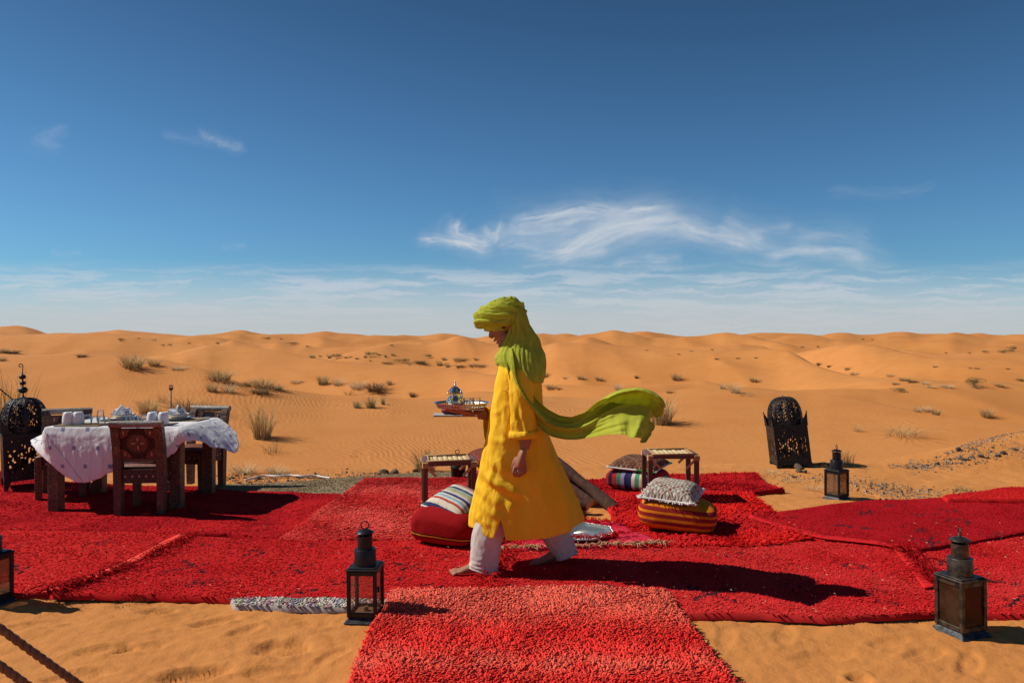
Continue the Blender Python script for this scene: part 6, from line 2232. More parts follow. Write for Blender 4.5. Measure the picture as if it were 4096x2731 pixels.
def build_body():
    mb = MB()

    def ell(px, py, dy, r, tilt=0.0, n=20, m=14):
        p = pw(px, py, dy)
        mb.ellipsoid((0, 0, 0), r, n, m, Matrix.Translation(p) @ rotY(tilt))
    tl = math.radians(-30)
    # skull, face, jaw
    ell(2028, 1272, 0, (0.098, 0.076, 0.092), 0.0)
    ell(1998, 1312, 0, (0.070, 0.066, 0.062), tl)
    ell(2006, 1336, 0, (0.052, 0.058, 0.066), tl)
    ell(2012, 1362, 0, (0.036, 0.046, 0.040), math.radians(-40))
    ell(2006, 1380, 0, (0.023, 0.028, 0.019), tl)
    for s in (-1, 1):
        ell(1986, 1338, s * 0.034, (0.026, 0.020, 0.024), tl)
        ell(2026, 1352, s * 0.048, (0.030, 0.014, 0.030), math.radians(-30))
        ell(1961, 1317, s * 0.022, (0.013, 0.024, 0.008), tl)
        ell(1975, 1327, s * 0.026, (0.011, 0.012, 0.010), tl)
        # ear with rim
        ell(2034, 1302, s * 0.074, (0.018, 0.008, 0.028), math.radians(-12))
        ell(2039, 1298, s * 0.080, (0.006, 0.005, 0.022), math.radians(-12))
        # nostrils
        ell(1969, 1350, s * 0.010, (0.010, 0.008, 0.007), tl)
    mb.tube([pw(1963, 1322), pw(1961, 1334), pw(1961.5, 1344), pw(1965, 1350)], [0.0075, 0.0100, 0.0125, 0.0100], 10)
    ell(1980, 1360, 0, (0.0105, 0.020, 0.0070), tl)
    ell(1978, 1364.5, 0, (0.0075, 0.017, 0.0042), tl)
    ell(1988, 1371.5, 0, (0.0085, 0.017, 0.0052), tl)
    # neck and shoulders
    mb.tube([pw(2040, 1340), pw(2056, 1390), pw(2068, 1440), pw(2072, 1470)], [0.056, 0.056, 0.060, 0.085], 18)
    mb.tube(catmull([pw(2072, 1490, -0.19), pw(2070, 1468, -0.10), pw(2070, 1462, 0), pw(2070, 1468, 0.10), pw(2072, 1490, 0.19)], 14), 0.048, 14)
    # trunk down to the hips
    mb.tube([pw(2074, 1470), pw(2076, 1560), pw(2072, 1680), pw(2072, 1800), pw(2075, 1880)], [0.11, 0.125, 0.115, 0.12, 0.12], 20, flat=(1, 1))
    # legs: left forward (near), right trailing (far)
    LA = [pw(2050, 1870, -0.09), pw(1985, 2070, -0.10), pw(1940, 2235, -0.11)]
    mb.tube(catmull([LA[0], pw(2020, 1970, -0.095), LA[1], pw(1962, 2150, -0.105), LA[2]], 12), np.interp(np.linspace(0, 1, 12), [0, .45, .55, .75, 1], [.085, .062, .056, .052, .036]), 16)
    mb.tube(catmull([pw(2085, 1870, 0.09), pw(2140, 1970, 0.09), pw(2190, 2075, 0.09), pw(2235, 2150, 0.09), pw(2258, 2205, 0.09)], 12), np.interp(np.linspace(0, 1, 12), [0, .5, .6, .8, 1], [.085, .062, .056, .048, .036]), 16)
    # near arm hanging, slightly bent
    mb.tube(catmull([pw(2074, 1492, -0.19), pw(2085, 1580, -0.225), pw(2098, 1670, -0.235), pw(2104, 1745, -0.24), pw(2098, 1795, -0.245)], 14), np.interp(np.linspace(0, 1, 14), [0, .5, .62, .8, 1], [.052, .043, .042, .038, .028]), 14)
    # far arm: elbow by the side, forearm forward and level
    mb.tube(catmull([pw(2074, 1492, 0.19), pw(2068, 1570, 0.225), pw(2050, 1645, 0.235), pw(2005, 1660, 0.20), pw(1945, 1660, 0.15), pw(1912, 1659, 0.13)], 18), np.interp(np.linspace(0, 1, 18), [0, .45, .6, .8, 1], [.052, .043, .040, .034, .026]), 14)

    def finger(pts, r0, r1):
        mb.tube(catmull(pts, 9), np.linspace(r0, r1, 9), 8)
        e = np.asarray(pts[-1])
        mb.ellipsoid(tuple(e), (r1 * 1.02,) * 3, 8, 6)
    # near hand: back of the hand to the camera, fingers curled down
    mb.tube(catmull([pw(2098, 1790, -0.245), pw(2090, 1812, -0.25), pw(2080, 1845, -0.255), pw(2076, 1868, -0.255)], 8), [0.029, 0.032, 0.038, 0.042, 0.044, 0.043, 0.040, 0.034], 14, flat=(0.62, 1.05))
    mb.ellipsoid((0, 0, 0), (0.040, 0.020, 0.045), 16, 12, Matrix.Translation(pw(2080, 1850, -0.255)) @ rotY(math.radians(8)))
    for (x0, y0, x1, y1, x2, y2, r) in [(2059, 1866, 2053, 1892, 2062, 1905, .0098), (2073, 1872, 2070, 1895, 2076, 1905, .0102), (2086, 1872, 2086, 1890, 2088, 1899, .0100), (2099, 1864, 2102, 1880, 2100, 1889, .0092)]:
        finger([pw(x0, y0, -0.258), pw((x0 + x1) / 2, (y0 + y1) / 2, -0.268), pw(x1, y1, -0.266), pw(x2, y2, -0.250), pw(x2 + 3, y2 - 6, -0.232)], r, r * 0.85)
    finger([pw(2066, 1830, -0.25), pw(2055, 1848, -0.242), pw(2052, 1868, -0.238), pw(2056, 1884, -0.238)], 0.0125, 0.0095)
    # far hand: flat under the tray, palm up
    mb.ellipsoid((0, 0, 0), (0.055, 0.043, 0.017), 18, 12, Matrix.Translation(pw(1882, 1655, 0.12)) @ rotY(math.radians(-10)))
    for k, (ey, ln, lift) in enumerate([(0.075, 62, 8), (0.10, 76, 9), (0.125, 74, 9), (0.15, 58, 8)]):
        finger([pw(1862, 1652, ey * 0.4 + 0.072), pw(1862 - ln * .4, 1650 - 1, ey), pw(1862 - ln * .75, 1643, ey), pw(1862 - ln, 1638, ey)], 0.0098, 0.0080)
    finger([pw(1895, 1655, 0.085), pw(1875, 1652, 0.055), pw(1850, 1646, 0.035), pw(1832, 1641, 0.03)], 0.0120, 0.0090)

    # feet
    def foot(heel, toe_dir, zs, lift, dy_side):
        """heel: (x, y) world; built along -X"""
        hx, hy = heel
        L = 0.245
        S = []
        for f, w, h, zc in ((0.0, 0.030, 0.030, 0.032), (0.12, 0.033, 0.038, 0.040), (0.30, 0.031, 0.044, 0.046), (0.50, 0.036, 0.034, 0.037), (0.68, 0.043, 0.024, 0.027), (0.80, 0.044, 0.017, 0.020)):
            S.append((f, w, h, zc))
        a = np.linspace(0, 2 * np.pi, 16, endpoint=False)
        V = []
        for f, w, h, zc in S:
            lz = lift * max(0.0, 1 - f / 0.66)
            V.append(np.stack([np.full(16, hx - f * L), hy + w * np.cos(a), zs + np.maximum(zc + h * np.sin(a), 0.002) + lz], -1))
        V = np.concatenate(V)
        c0, c1 = V[:16].mean(0), V[-16:].mean(0)
        T = []
        k = len(V)
        V = np.vstack([V, c0 + [0.014, 0, 0], c1 - [0.01, 0, 0]])
        for i in range(16):
            j = (i + 1) % 16
            T += [[k, j, i], [k + 1, 80 + i, 80 + j]]
        mb.add(V, grid_quads(6, 16, True), T)
        # toes: big toe on the inner side
        for i, (oy, ln, r) in enumerate([(-0.034 * dy_side, 0.036, .0088), (-0.016 * dy_side, 0.043, .0088), (0.0, 0.049, .0092), (0.016 * dy_side, 0.053, .0100), (0.034 * dy_side, 0.058, .0135)]):
            x0 = hx - 0.76 * L
            mb.tube(catmull([(x0, hy + oy * 0.95, zs + .018), (x0 - ln * .5, hy + oy * 1.08, zs + .021), (x0 - ln * .85, hy + oy * 1.12, zs + .014), (x0 - ln, hy + oy * 1.12, zs + .011)], 8), [r, r, r, r * .98, r * .95, r * .95, r * .98, r * .9], 8)
            mb.ellipsoid((x0 - ln, hy + oy * 1.12, zs + .012), (r * 1.05, r * .98, r * .9), 8, 6)
        # ankle
        mb.tube(catmull([(hx - 0.055, hy, zs + 0.05 + lift * .8), (hx - 0.05 + lift * .1, hy, zs + 0.10 + lift), (hx - 0.05 + lift * .3, hy, zs + 0.17 + lift)], 6), [0.040, 0.037, 0.034, 0.034, 0.036, 0.038], 14)
    pf = gnd(1945, 2285, FZ_F)
    foot((pf.x + 0.02, 4.655), -1, FZ_F - 0.006, 0.0, 1)
    pr_ = gnd(2275, 2250, FZ_R)
    foot((pr_.x - 0.005, 4.87), -1, FZ_R - 0.006, 0.055, -1)
    return voxel(mb, 0.0038, 3)


body = padd('body', build_body(), M_SKIN)
# face details
mb = MB()
for s in (-1, 1):
    mb = MB()
    mb.ellipsoid((0, 0, 0), (0.0075, 0.0125, 0.0042), 10, 8, Matrix.Translation(pw(1967.5, 1323, s * 0.030)) @ rotY(math.radians(-30)))
    padd('eye', mb.mesh('eye', True), M_EYE)
    mb = MB()
    mb.tube(catmull([pw(1955, 1316, s * .010), pw(1957, 1312.5, s * .026), pw(1968, 1312, s * .044), pw(1976, 1316, s * .052)], 10), [.003, .0042, .0046, .0046, .0046, .0044, .004, .0036, .003, .002], 6)
    padd('eyebrow', mb.mesh('eyebrow', True), M_HAIR)
    mb = MB()
    mb.ellipsoid((0, 0, 0), (0.018, 0.006, 0.030), 12, 8, Matrix.Translation(pw(2013, 1297, s * 0.0705)) @ rotY(math.radians(-14)))
    mb.ellipsoid((0, 0, 0), (0.030, 0.008, 0.030), 12, 8, Matrix.Translation(pw(2056, 1296, s * 0.072)) @ rotY(math.radians(-14)))
    padd('hair', mb.mesh('hair', True), M_HAIR)

# ---- kaftan
ROWS = np.array([
    # y, x front, x back, half depth
    (1436, 2012, 2106, .090), (1448, 2000, 2128, .140), (1466, 1995, 2148, .195), (1490, 1990, 2160, .222), (1540, 1979, 2166, .212), (1600, 1970, 2169, .198), (1680, 1956, 2181, .200),
    (1740, 1948, 2193, .208), (1790, 1935, 2210, .212), (1850, 1924, 2237, .218), (1920, 1911, 2272, .222), (2000, 1892, 2308, .228), (2060, 1881, 2327, .232), (2150, 1876, 2334, .236)], float)
HEM = [(-math.pi, 2098), (-2.75, 2100), (-2.40, 2118), (-2.10, 2136), (-1.985, 2142), (-1.965, 2142), (-1.75, 2140), (-1.3, 2132), (-0.85, 2112), (-0.45, 2088), (0.0, 2070), (0.6, 2085), (1.4, 2108), (2.2, 2112), (math.pi, 2098)]
SLIT = -1.975


def kaftan_point(th, v, y=None):
    hem = np.interp(th, [h[0] for h in HEM], [h[1] for h in HEM])
    yy = 1436 + v * (hem - 1436)
    xf = np.interp(yy, ROWS[:, 0], ROWS[:, 1])
    xb = np.interp(yy, ROWS[:, 0], ROWS[:, 2])
    b = np.interp(yy, ROWS[:, 0], ROWS[:, 3])
    c, s = np.cos(th), np.sin(th)
    e = 0.86
    cc, ss = np.sign(c) * np.abs(c) ** e, np.sign(s) * np.abs(s) ** e
    px = (xf + xb) / 2 + (xb - xf) / 2 * cc
    Y = b * ss
    return px, yy, Y


CREASES = [
    ([(1950, 1890), (1985, 1915), (2040, 1950), (2075, 1962)], 0.016, 13), ([(1930, 1850), (1962, 1900), (1978, 1945)], 0.013, 11), ([(1912, 1930), (1950, 1985), (1965, 2030)], 0.013, 12),
    ([(1905, 1990), (1960, 2030), (2005, 2058)], 0.013, 12), ([(1892, 2040), (1930, 2075), (1975, 2085)], 0.010, 11), ([(1975, 1770), (2005, 1830), (2018, 1885)], 0.013, 11),
    ([(1955, 1790), (1972, 1850), (1975, 1890)], 0.012, 10), ([(2000, 1560), (1985, 1620), (1990, 1690)], 0.012, 10), ([(1985, 1690), (2010, 1720), (2022, 1765)], 0.013, 10),
    ([(1962, 1740), (1990, 1755), (2030, 1760)], 0.012, 11), ([(2010, 1610), (2024, 1670), (2030, 1720)], 0.012, 10), ([(1972, 1650), (2000, 1640), (2020, 1610)], 0.009, 8),
    ([(2035, 1560), (2040, 1620), (2036, 1690)], 0.012, 10), ([(2150, 1700), (2160, 1850), (2180, 2050)], 0.010, 16), ([(2185, 1740), (2210, 1900), (2245, 2060)], 0.012, 18),
    ([(2110, 1850), (2115, 1960), (2118, 2090)], 0.008, 18), ([(2205, 1800), (2250, 1930), (2290, 2050)], 0.010, 15), ([(2060, 1950), (2040, 2020), (2060, 2110)], 0.008, 14),
    ([(1895, 2075), (1925, 2050), (1950, 2000)], 0.009, 9), ([(1940, 1960), (1930, 2010), (1915, 2060)], 0.009, 9), ([(1990, 1980), (1985, 2020), (1960, 2070)], 0.009, 10)]


def build_kaftan():
    n, m = 190, 130
    # columns start and end at the slit
    base = np.linspace(0, 1, n)
    v = np.linspace(0, 1, m)
    B, Vv = np.meshgrid(base, v)
    hem_s = 2142.0
    v0 = (2062 - 1436) / (hem_s - 1436)
    gap = np.clip((Vv - v0) / (1 - v0), 0, 1) * 0.125
    th = SLIT + gap * 0.75 + B * (2 * np.pi - gap * 1.75)
    th = (th + np.pi) % (2 * np.pi) - np.pi
    px, py, dy = kaftan_point(th, Vv)
    # fold displacement in metres, outward
    c, s = np.cos(th), np.sin(th)
    low = sstep(0.30, 0.95, Vv)
    f = 0.020 * low * pnoise(th * 2.1 + 4.0, Vv * 0.9, 1.0) + 0.012 * low * pnoise(th * 5.0, Vv * 1.4, 6.0)
    # long soft folds swinging to the back
    f += 0.010 * low * np.sin(th * 9.0 + 3.0 * Vv + 2.2 * pnoise(th * 2, Vv * 2, 3.0)) * sstep(-1.9, -0.2, th) * sstep(1.6, 0.2, th)
    # creases of the sunlit front: sharp little ridges running diagonally
    fr = np.exp(-((th + 2.55) / 0.75) ** 2) + np.exp(-((th - 3.0) / 0.5) ** 2)
    # gentle overall unevenness, then individual creases drawn as ridges on the near side
    f += 0.0045 * (0.3 + fr) * fbm(px * 0.016, py * 0.010, 2.0, 2) * sstep(0.04, 0.2, Vv)
    near = (s < 0.15)
    for pts, amp, wd in CREASES:
        C_ = catmull(pts, 14)
        best = np.full(px.shape, 1e9)
        tt = np.zeros(px.shape)
        for j in range(len(C_) - 1):
            a_, b_ = C_[j], C_[j + 1]
            dv = b_ - a_
            L2 = (dv ** 2).sum()
            kk = np.clip(((px - a_[0]) * dv[0] + (py - a_[1]) * dv[1]) / L2, 0, 1)
            dd = np.hypot(px - a_[0] - kk * dv[0], py - a_[1] - kk * dv[1])
            tt = np.where(dd < best, (j + kk) / (len(C_) - 1), tt)
            best = np.minimum(best, dd)
        tap = np.sin(np.pi * np.clip(tt * 0.9 + 0.05, 0, 1)) ** 0.6
        f += near * amp * (0.72 if wd < 14 else 1.0) * tap * (np.exp(-(best / (1.25 * wd)) ** 2) - 0.30 * np.exp(-(best / (2.8 * wd)) ** 2))
    cr3 = pnoise(px * 0.030, py * 0.0045, 3.0)
    f += 0.008 * cr3 * sstep(0.03, 0.2, Vv) * sstep(0.9, 0.5, Vv)
    # pull lines sweeping from the hip towards the slit
    hip = 0.012 * np.sin((py - 1880 - 0.55 * (px - 1950)) * 0.085) * np.exp(-(((px - 1990) / 70) ** 2 + ((py - 1930) / 80) ** 2)) * (s < 0)
    f += hip
    # waist blouse
    f += 0.010 * np.exp(-((py - 1745) / 40) ** 2) * np.exp(-((th + 2.6) / 0.6) ** 2)
    # chest hollow line from neck opening
    scale = DM / FOC
    X = (px - CX) * scale + f * c
    Y = DM + dy + f * s
    Z = EYE - (py - CY) * scale
    # keep the projected outline for points nearer or farther than the middle plane
    k = Y / DM
    Xp = (px - CX) / FOC * Y + f * c
    Zp = EYE - (py - CY) / FOC * Y
    X = 0.5 * X + 0.5 * Xp
    Z = 0.5 * Z + 0.5 * Zp
    V = np.stack([X, Y, Z], -1).reshape(-1, 3)
    Q = grid_quads(m, n)
    me = mesh_np('kaftan', V, Q)
    o = padd('kaftan', me, M_KAFTAN)
    w = o.modifiers.new('weld', 'WELD')
    w.merge_threshold = 0.0008
    sd = o.modifiers.new('cloth', 'SOLIDIFY')
    sd.thickness = 0.0025
    # stitched hem roll
    for a, b in ((0, n),):
        row = V.reshape(m, n, 3)[-1]
        mb = MB()
        mb.tube(row[1:-1], 0.0035, 6)
        padd('hem_seam', mb.mesh('hem_seam', True), M_KAFTAN, o)
    return o


kaftan = build_kaftan()


def sleeve(path, rx, ry, name, seed, cuff=True, flare_drop=0.0):
    """open tube of cloth along a path with folds"""
    n, k = 54, 46
    P = catmull(path, k)
    t = np.linspace(0, 1, k)
    RX = np.interp(t, np.linspace(0, 1, len(rx)), rx)
    RY = np.interp(t, np.linspace(0, 1, len(ry)), ry)
    tg = np.gradient(P, axis=0)
    tg /= np.linalg.norm(tg, axis=1, keepdims=True)
    th = np.linspace(0, 2 * np.pi, n, endpoint=False)
    V = []
    for i in range(k):
        side = np.array([0, 1.0, 0])
        side = side - tg[i] * side.dot(tg[i])
        side /= np.linalg.norm(side)
        oth = np.cross(side, tg[i])
        f = 0.008 * fbm(np.cos(th) * 1.5 + seed, np.sin(th) * 1.5, t[i] * 3.5, 3) + 0.010 * np.clip(1 - 2.6 * np.abs(fbm(np.cos(th) * 1.2 + t[i] * 3, np.sin(th) * 1.2 + seed, t[i] * 2.0, 2)), -.3, 1) * sstep(0.1, 0.4, t[i])
        V.append(P[i] + (RX[i] + f)[:, None] * np.cos(th)[:, None] * oth + (RY[i] + f)[:, None] * np.sin(th)[:, None] * side)
    V = np.concatenate(V)
    if flare_drop:
        ang = np.tile(th, k)
        tt = np.repeat(t, n)
        V[:, 2] -= flare_drop * sstep(0.72, 1.0, tt) * np.clip(-(V[:, 2] - np.repeat(P[:, 2], n)) / 0.06, 0, 1.2)
    me = mesh_np(name, V, grid_quads(k, n, True))
    o = padd(name, me, M_KAFTAN)
    o.modifiers.new('cloth', 'SOLIDIFY').thickness = 0.0025
    if cuff:
        rows = V.reshape(k, n, 3)
        c = P[-1]
        R = []
        for (i, g) in ((-5, 1.015), (-5, 1.07), (-3, 1.085), (-1, 1.08), (-1, 1.01)):
            R.append(P[i] + (rows[i] - P[i]) * g + (np.array(tg[-1]) * (0.006 if i == -1 else 0)))
        mc = mesh_np('cuff', np.concatenate(R), grid_quads(5, n, True))
        padd('cuff', mc, M_KAFTAN, o)
    return o


sleeve([pw(2070, 1462, -0.130), pw(2080, 1500, -0.185), pw(2088, 1580, -0.232), pw(2092, 1670, -0.242), pw(2096, 1748, -0.245)], [0.055, 0.072, 0.070, 0.072, 0.080], [0.05, 0.062, 0.060, 0.062, 0.068], 'near_sleeve', 1.0)
sleeve([pw(2070, 1462, 0.130), pw(2072, 1500, 0.185), pw(2066, 1580, 0.228), pw(2040, 1650, 0.225), pw(1992, 1664, 0.185), pw(1944, 1664, 0.155)], [0.055, 0.070, 0.066, 0.066, 0.058, 0.052], [0.05, 0.062, 0.060, 0.062, 0.060, 0.056], 'far_sleeve', 2.0, False, 0.10)
# dark strip painted in as the shade of the neckline slit, and chest cord
mb = MB()
mb.tube(catmull([pw(1984, 1534, -0.045), pw(1992, 1545, -0.105), pw(2004, 1552, -0.150), pw(2022, 1560, -0.195), pw(2042, 1572, -0.222)], 24), 0.0042, 6)
padd('chest_cord', mb.mesh('chest_cord', True), mat('ochre_cord', (0.62, 0.25, 0.03), 0.8), kaftan)
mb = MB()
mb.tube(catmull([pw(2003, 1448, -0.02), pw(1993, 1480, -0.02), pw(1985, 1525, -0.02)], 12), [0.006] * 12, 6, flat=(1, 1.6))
padd('neck_shade_strip', mb.mesh('neck_shade_strip', True), mat('opening_shade', (0.10, 0.035, 0.012), 0.9), kaftan)

# ---- trousers
M_SEAM = M_TROUSER


def trouser(path, rx, ry, name, seed, wr):
    n, k = 56, 60
    P = catmull(path, k)
    t = np.linspace(0, 1, k)
    RX = np.interp(t, np.linspace(0, 1, len(rx)), rx)
    RY = np.interp(t, np.linspace(0, 1, len(ry)), ry)
    tg = np.gradient(P, axis=0)
    tg /= np.linalg.norm(tg, axis=1, keepdims=True)
    th = np.linspace(0, 2 * np.pi, n, endpoint=False)
    V = []
    for i in range(k):
        side = np.array([0, 1.0, 0])
        side -= tg[i] * side.dot(tg[i])
        side /= np.linalg.norm(side)
        oth = np.cross(side, tg[i])
        b = sstep(0.62, 0.95, t[i])
        f = 0.006 * fbm(np.cos(th) * 1.4 + seed, np.sin(th) * 1.4, t[i] * 3, 3) + wr * b * np.sin(t[i] * 62 + 2.4 * np.cos(th + seed) + 1.5 * np.sin(2 * th)) * (0.5 + 0.5 * np.cos(th - 3.6))
        f += 0.006 * np.clip(1 - 2.8 * np.abs(fbm(np.cos(th) * 1.6 + seed, np.sin(th) * 1.6 + t[i] * 2, t[i] * 4, 2)), -.3, 1)
        V.append(P[i] + (RX[i] + f)[:, None] * np.cos(th)[:, None] * oth + (RY[i] + f)[:, None] * np.sin(th)[:, None] * side)
    me = mesh_np(name, np.concatenate(V), grid_quads(k, n, True))
    o = padd(name, me, M_TROUSER)
    o.modifiers.new('cloth', 'SOLIDIFY').thickness = 0.0025
    mb = MB()
    mb.tube(np.vstack([V[-1], V[-1][:1]]), 0.004, 6, cap=False)
    padd('cuff_seam', mb.mesh('cuff_seam', True), M_TROUSER, o)
    return o


trouser([pw(2035, 1930, -0.09), pw(1985, 2060, -0.10), pw(1952, 2140, -0.105), pw(1942, 2200, -0.11), pw(1938, 2245, -0.115), pw(1932, 2274, -0.115)], [0.10, 0.098, 0.094, 0.090, 0.088, 0.092], [0.085, 0.08, 0.078, 0.076, 0.076, 0.080], 'trouser_leg', 1.0, 0.006)
trouser([pw(2110, 1940, 0.09), pw(2175, 2060, 0.09), pw(2212, 2125, 0.09), pw(2240, 2170, 0.09), pw(2258, 2200, 0.09), pw(2266, 2219, 0.09)], [0.10, 0.092, 0.085, 0.080, 0.076, 0.070], [0.085, 0.08, 0.076, 0.074, 0.072, 0.070], 'trouser_leg', 2.0, 0.004)


# ---- turban, head drape, neck wrap and the flying tail
def build_turban():
    n, k = 230, 150
    a = np.linspace(0, 2 * np.pi, n, endpoint=False)
    ph = np.linspace(-1.30, np.pi / 2 - 0.01, k)
    A, Pp = np.meshgrid(a, ph)
    x = np.cos(Pp) * np.cos(A)
    y = np.cos(Pp) * np.sin(A)
    z = np.sin(Pp)
    front = np.clip(-x, 0, 1)
    rx = np.where(x < 0, 0.166, 0.140)
    X = x * rx
    Y = y * 0.122
    Z = z * (0.080 + 0.018 * np.clip(x + 0.3, 0, 1)) + 0.010 * np.clip(x + .2, 0, 1)
    # wrapped bands: ridges that run round the head and dip to the front
    q = z * 1.0 + 0.42 * x * 0.8 + 0.12 * np.sin(A + 0.6)
    w = pnoise(x * 1.1, y * 1.1, z * 0.8 + 3.0) * 0.75
    saw = (q * 2.2 + w) % 1.0
    band = np.where(saw < 0.8, saw / 0.8, (1 - saw) / 0.2)
    d = 0.022 * band ** 0.8
    q2 = q + 0.10 * pnoise(A * 2.0, q * 4, 3.0)
    d += 0.0075 * np.clip(1 - 2.3 * np.abs(pnoise(x * 1.3 + 3, y * 1.3, q2 * 17.0)), -0.6, 1)
    d += 0.0045 * pnoise(x * 4 + 2, y * 4, q2 * 24.0) + 0.004 * fbm(x * 1.6, y * 1.6, z * 1.6, 2)
    nr = np.stack([x / 0.166, y / 0.122, z / 0.085], -1)
    nr /= np.linalg.norm(nr, axis=-1, keepdims=True)
    V = np.stack([X, Y, Z], -1) + nr * d[..., None]
    # hollow underneath so that the head passes through
    R = np.array(rotY(math.radians(-9)))[:3, :3]
    V = V @ R.T + pw(2008, 1262)
    me = mesh_np('turban', V.reshape(-1, 3), grid_quads(k, n, True))
    o = padd('turban', me, M_SCARF)
    # rolled brow band
    c = pw(2004, 1284)
    P = []
    for u in np.linspace(0, 2 * np.pi, 90):
        r = 0.148 if math.cos(u) < 0 else 0.125
        P.append(c + R @ np.array([r * math.cos(u), 0.106 * math.sin(u), 0.002 + 0.006 * math.sin(2 * u)]))
    P = np.array(P)
    for ph0 in (0, 2.1, 4.2):
        Q_ = P.copy()
        tw = np.linspace(0, 2 * np.pi * 2.5, 90) + ph0
        rad = (P - c)
        rad /= np.linalg.norm(rad, axis=1, keepdims=True)
        Q_ = P + rad * (0.011 * np.cos(tw))[:, None] + np.array([0, 0, 1.0]) * (0.012 * np.sin(tw))[:, None]
        mb = MB()
        mb.tube(Q_, 0.016, 10, cap=False)
        padd('brow_roll', mb.mesh('brow_roll', True), M_SCARF, o)
    # knot folds on the crown
    for (p0, p1, p2, p3, r) in [((1955, 1222), (1990, 1206), (2030, 1205), (2062, 1228), .024), ((1975, 1214), (2005, 1199), (2040, 1203), (2075, 1240), .022), ((2020, 1208), (2036, 1196), (2060, 1200), (2088, 1232), .022), ((2022, 1218), (2030, 1240), (2018, 1268), (1990, 1292), .015), ((2030, 1215), (2050, 1235), (2055, 1262), (2050, 1290), .016)]:
        for s_, off in ((-1, -0.035), (1, 0.01)):
            mb = MB()
            side = off if r > 0.02 else -0.105
            if r < 0.02 and s_ > 0:
                continue
            pts = catmull([pw(*p0, side * 0.8), pw(*p1, side), pw(*p2, side), pw(*p3, side * (0.7 if r > .02 else 1.08))], 26)
            rr = r * (0.55 + 0.45 * np.sin(np.linspace(0.1, np.pi - 0.1, 26))) * (1 + 0.12 * np.sin(np.arange(26) * 1.3))
            mb.tube(pts, rr, 12, flat=(1, 0.8))
            padd('crown_fold', mb.mesh('crown_fold', True), M_SCARF, o)
    return o


turban = build_turban()


def build_drape():
    R = np.array([(1198, 2030, 2062, .030), (1212, 2038, 2084, .070), (1235, 2046, 2094, .098), (1265, 2050, 2102, .106), (1300, 2048, 2110, .108), (1330, 2040, 2128, .112), (1355, 2028, 2146, .120), (1385, 2012, 2154, .140),
                  (1415, 2000, 2169, .178), (1445, 2004, 2173, .210), (1475, 2020, 2172, .232), (1505, 2046, 2168, .240), (1530, 2074, 2162, .238)], float)
    n, k = 170, 110
    t0 = math.radians(152)
    th = np.linspace(-t0, t0, n)
    yy = np.linspace(1198, 1530, k)
    T, Y = np.meshgrid(th, yy)
    xl, xr, b = (np.interp(Y, R[:, 0], R[:, i]) for i in (1, 2, 3))
    rx = (xr - xl) / 2 / 0.94
    xc = xr - rx
    px = xc + rx * np.cos(T)
    dy = b * np.sin(T)
    grow = sstep(1210, 1330, Y)
    s = T * (1 + 0.25 * grow)
    f = 0.013 * grow * np.clip(1 - 2.2 * np.abs(pnoise(s * 4.2 + (Y - 1200) * 0.0035, Y * 0.004, 3.0)), -0.7, 1) + 0.006 * np.clip(1 - 2.2 * np.abs(pnoise(s * 11.0, Y * 0.010, 7.0)), -0.7, 1) + 0.010 * pnoise(s * 2.0, Y * 0.012, 5.0)
    # bottom hem hangs unevenly
    Y2 = Y + 16 * sstep(1440, 1530, Y) * pnoise(s * 2.5, 0.3, 2.0) - 10 * sstep(1470, 1530, Y) * np.abs(np.sin(T))
    nx, ny = np.cos(T), np.sin(T)
    Yw = DM + dy + f * ny
    X = (px - CX) / FOC * DM + f * nx
    Z = EYE - (Y2 - CY) / FOC * DM
    V = np.stack([X, Yw, Z], -1).reshape(-1, 3)
    me = mesh_np('head_drape', V, grid_quads(k, n))
    o = padd('head_drape', me, M_SCARF)
    o.modifiers.new('cloth', 'SOLIDIFY').thickness = 0.002
    return o


build_drape()


def neck_wrap(rad, c, rx, ry, drop, seed, name='neck_wrap'):
    n, k = 40, 120
    u = np.linspace(0, 2 * np.pi, k, endpoint=False)
    C0 = pw(*c)
    P = np.stack([C0[0] + rx * np.cos(u), C0[1] + ry * np.sin(u), C0[2] - drop * np.clip(-np.cos(u) + .2, 0, 2) ** 1.4], -1)
    tg = np.roll(P, -1, 0) - np.roll(P, 1, 0)
    tg /= np.linalg.norm(tg, axis=1, keepdims=True)
    a = np.linspace(0, 2 * np.pi, n, endpoint=False)
    V = []
    for i in range(k):
        rd = np.array([math.cos(u[i]), math.sin(u[i]), 0])
        up = np.cross(tg[i], rd)
        f = 0.006 * np.clip(1 - 2.2 * np.abs(pnoise(np.cos(a) * 2.4 + seed, np.sin(a) * 2.4 + 0.6 * u[i], np.cos(u[i]) + 2)), -0.6, 1) + 0.004 * pnoise(a * 3, u[i] * 3, seed)
        V.append(P[i] + (rad * 0.80 + f)[:, None] * np.cos(a)[:, None] * rd + (rad * 1.25 + f)[:, None] * np.sin(a)[:, None] * up)
    V = np.concatenate(V)
    r_ = np.arange(k)[:, None]
    c_ = np.arange(n)[None, :]
    Q = np.stack([r_ * n + c_, r_ * n + (c_ + 1) % n, ((r_ + 1) % k) * n + (c_ + 1) % n, ((r_ + 1) % k) * n + c_], -1).reshape(-1, 4)
    return padd(name, mesh_np(name, V, Q), M_SCARF)


neck_wrap(0.026, (2056, 1416), 0.100, 0.098, 0.020, 1.0)
neck_wrap(0.024, (2054, 1432), 0.096, 0.112, 0.014, 4.0)


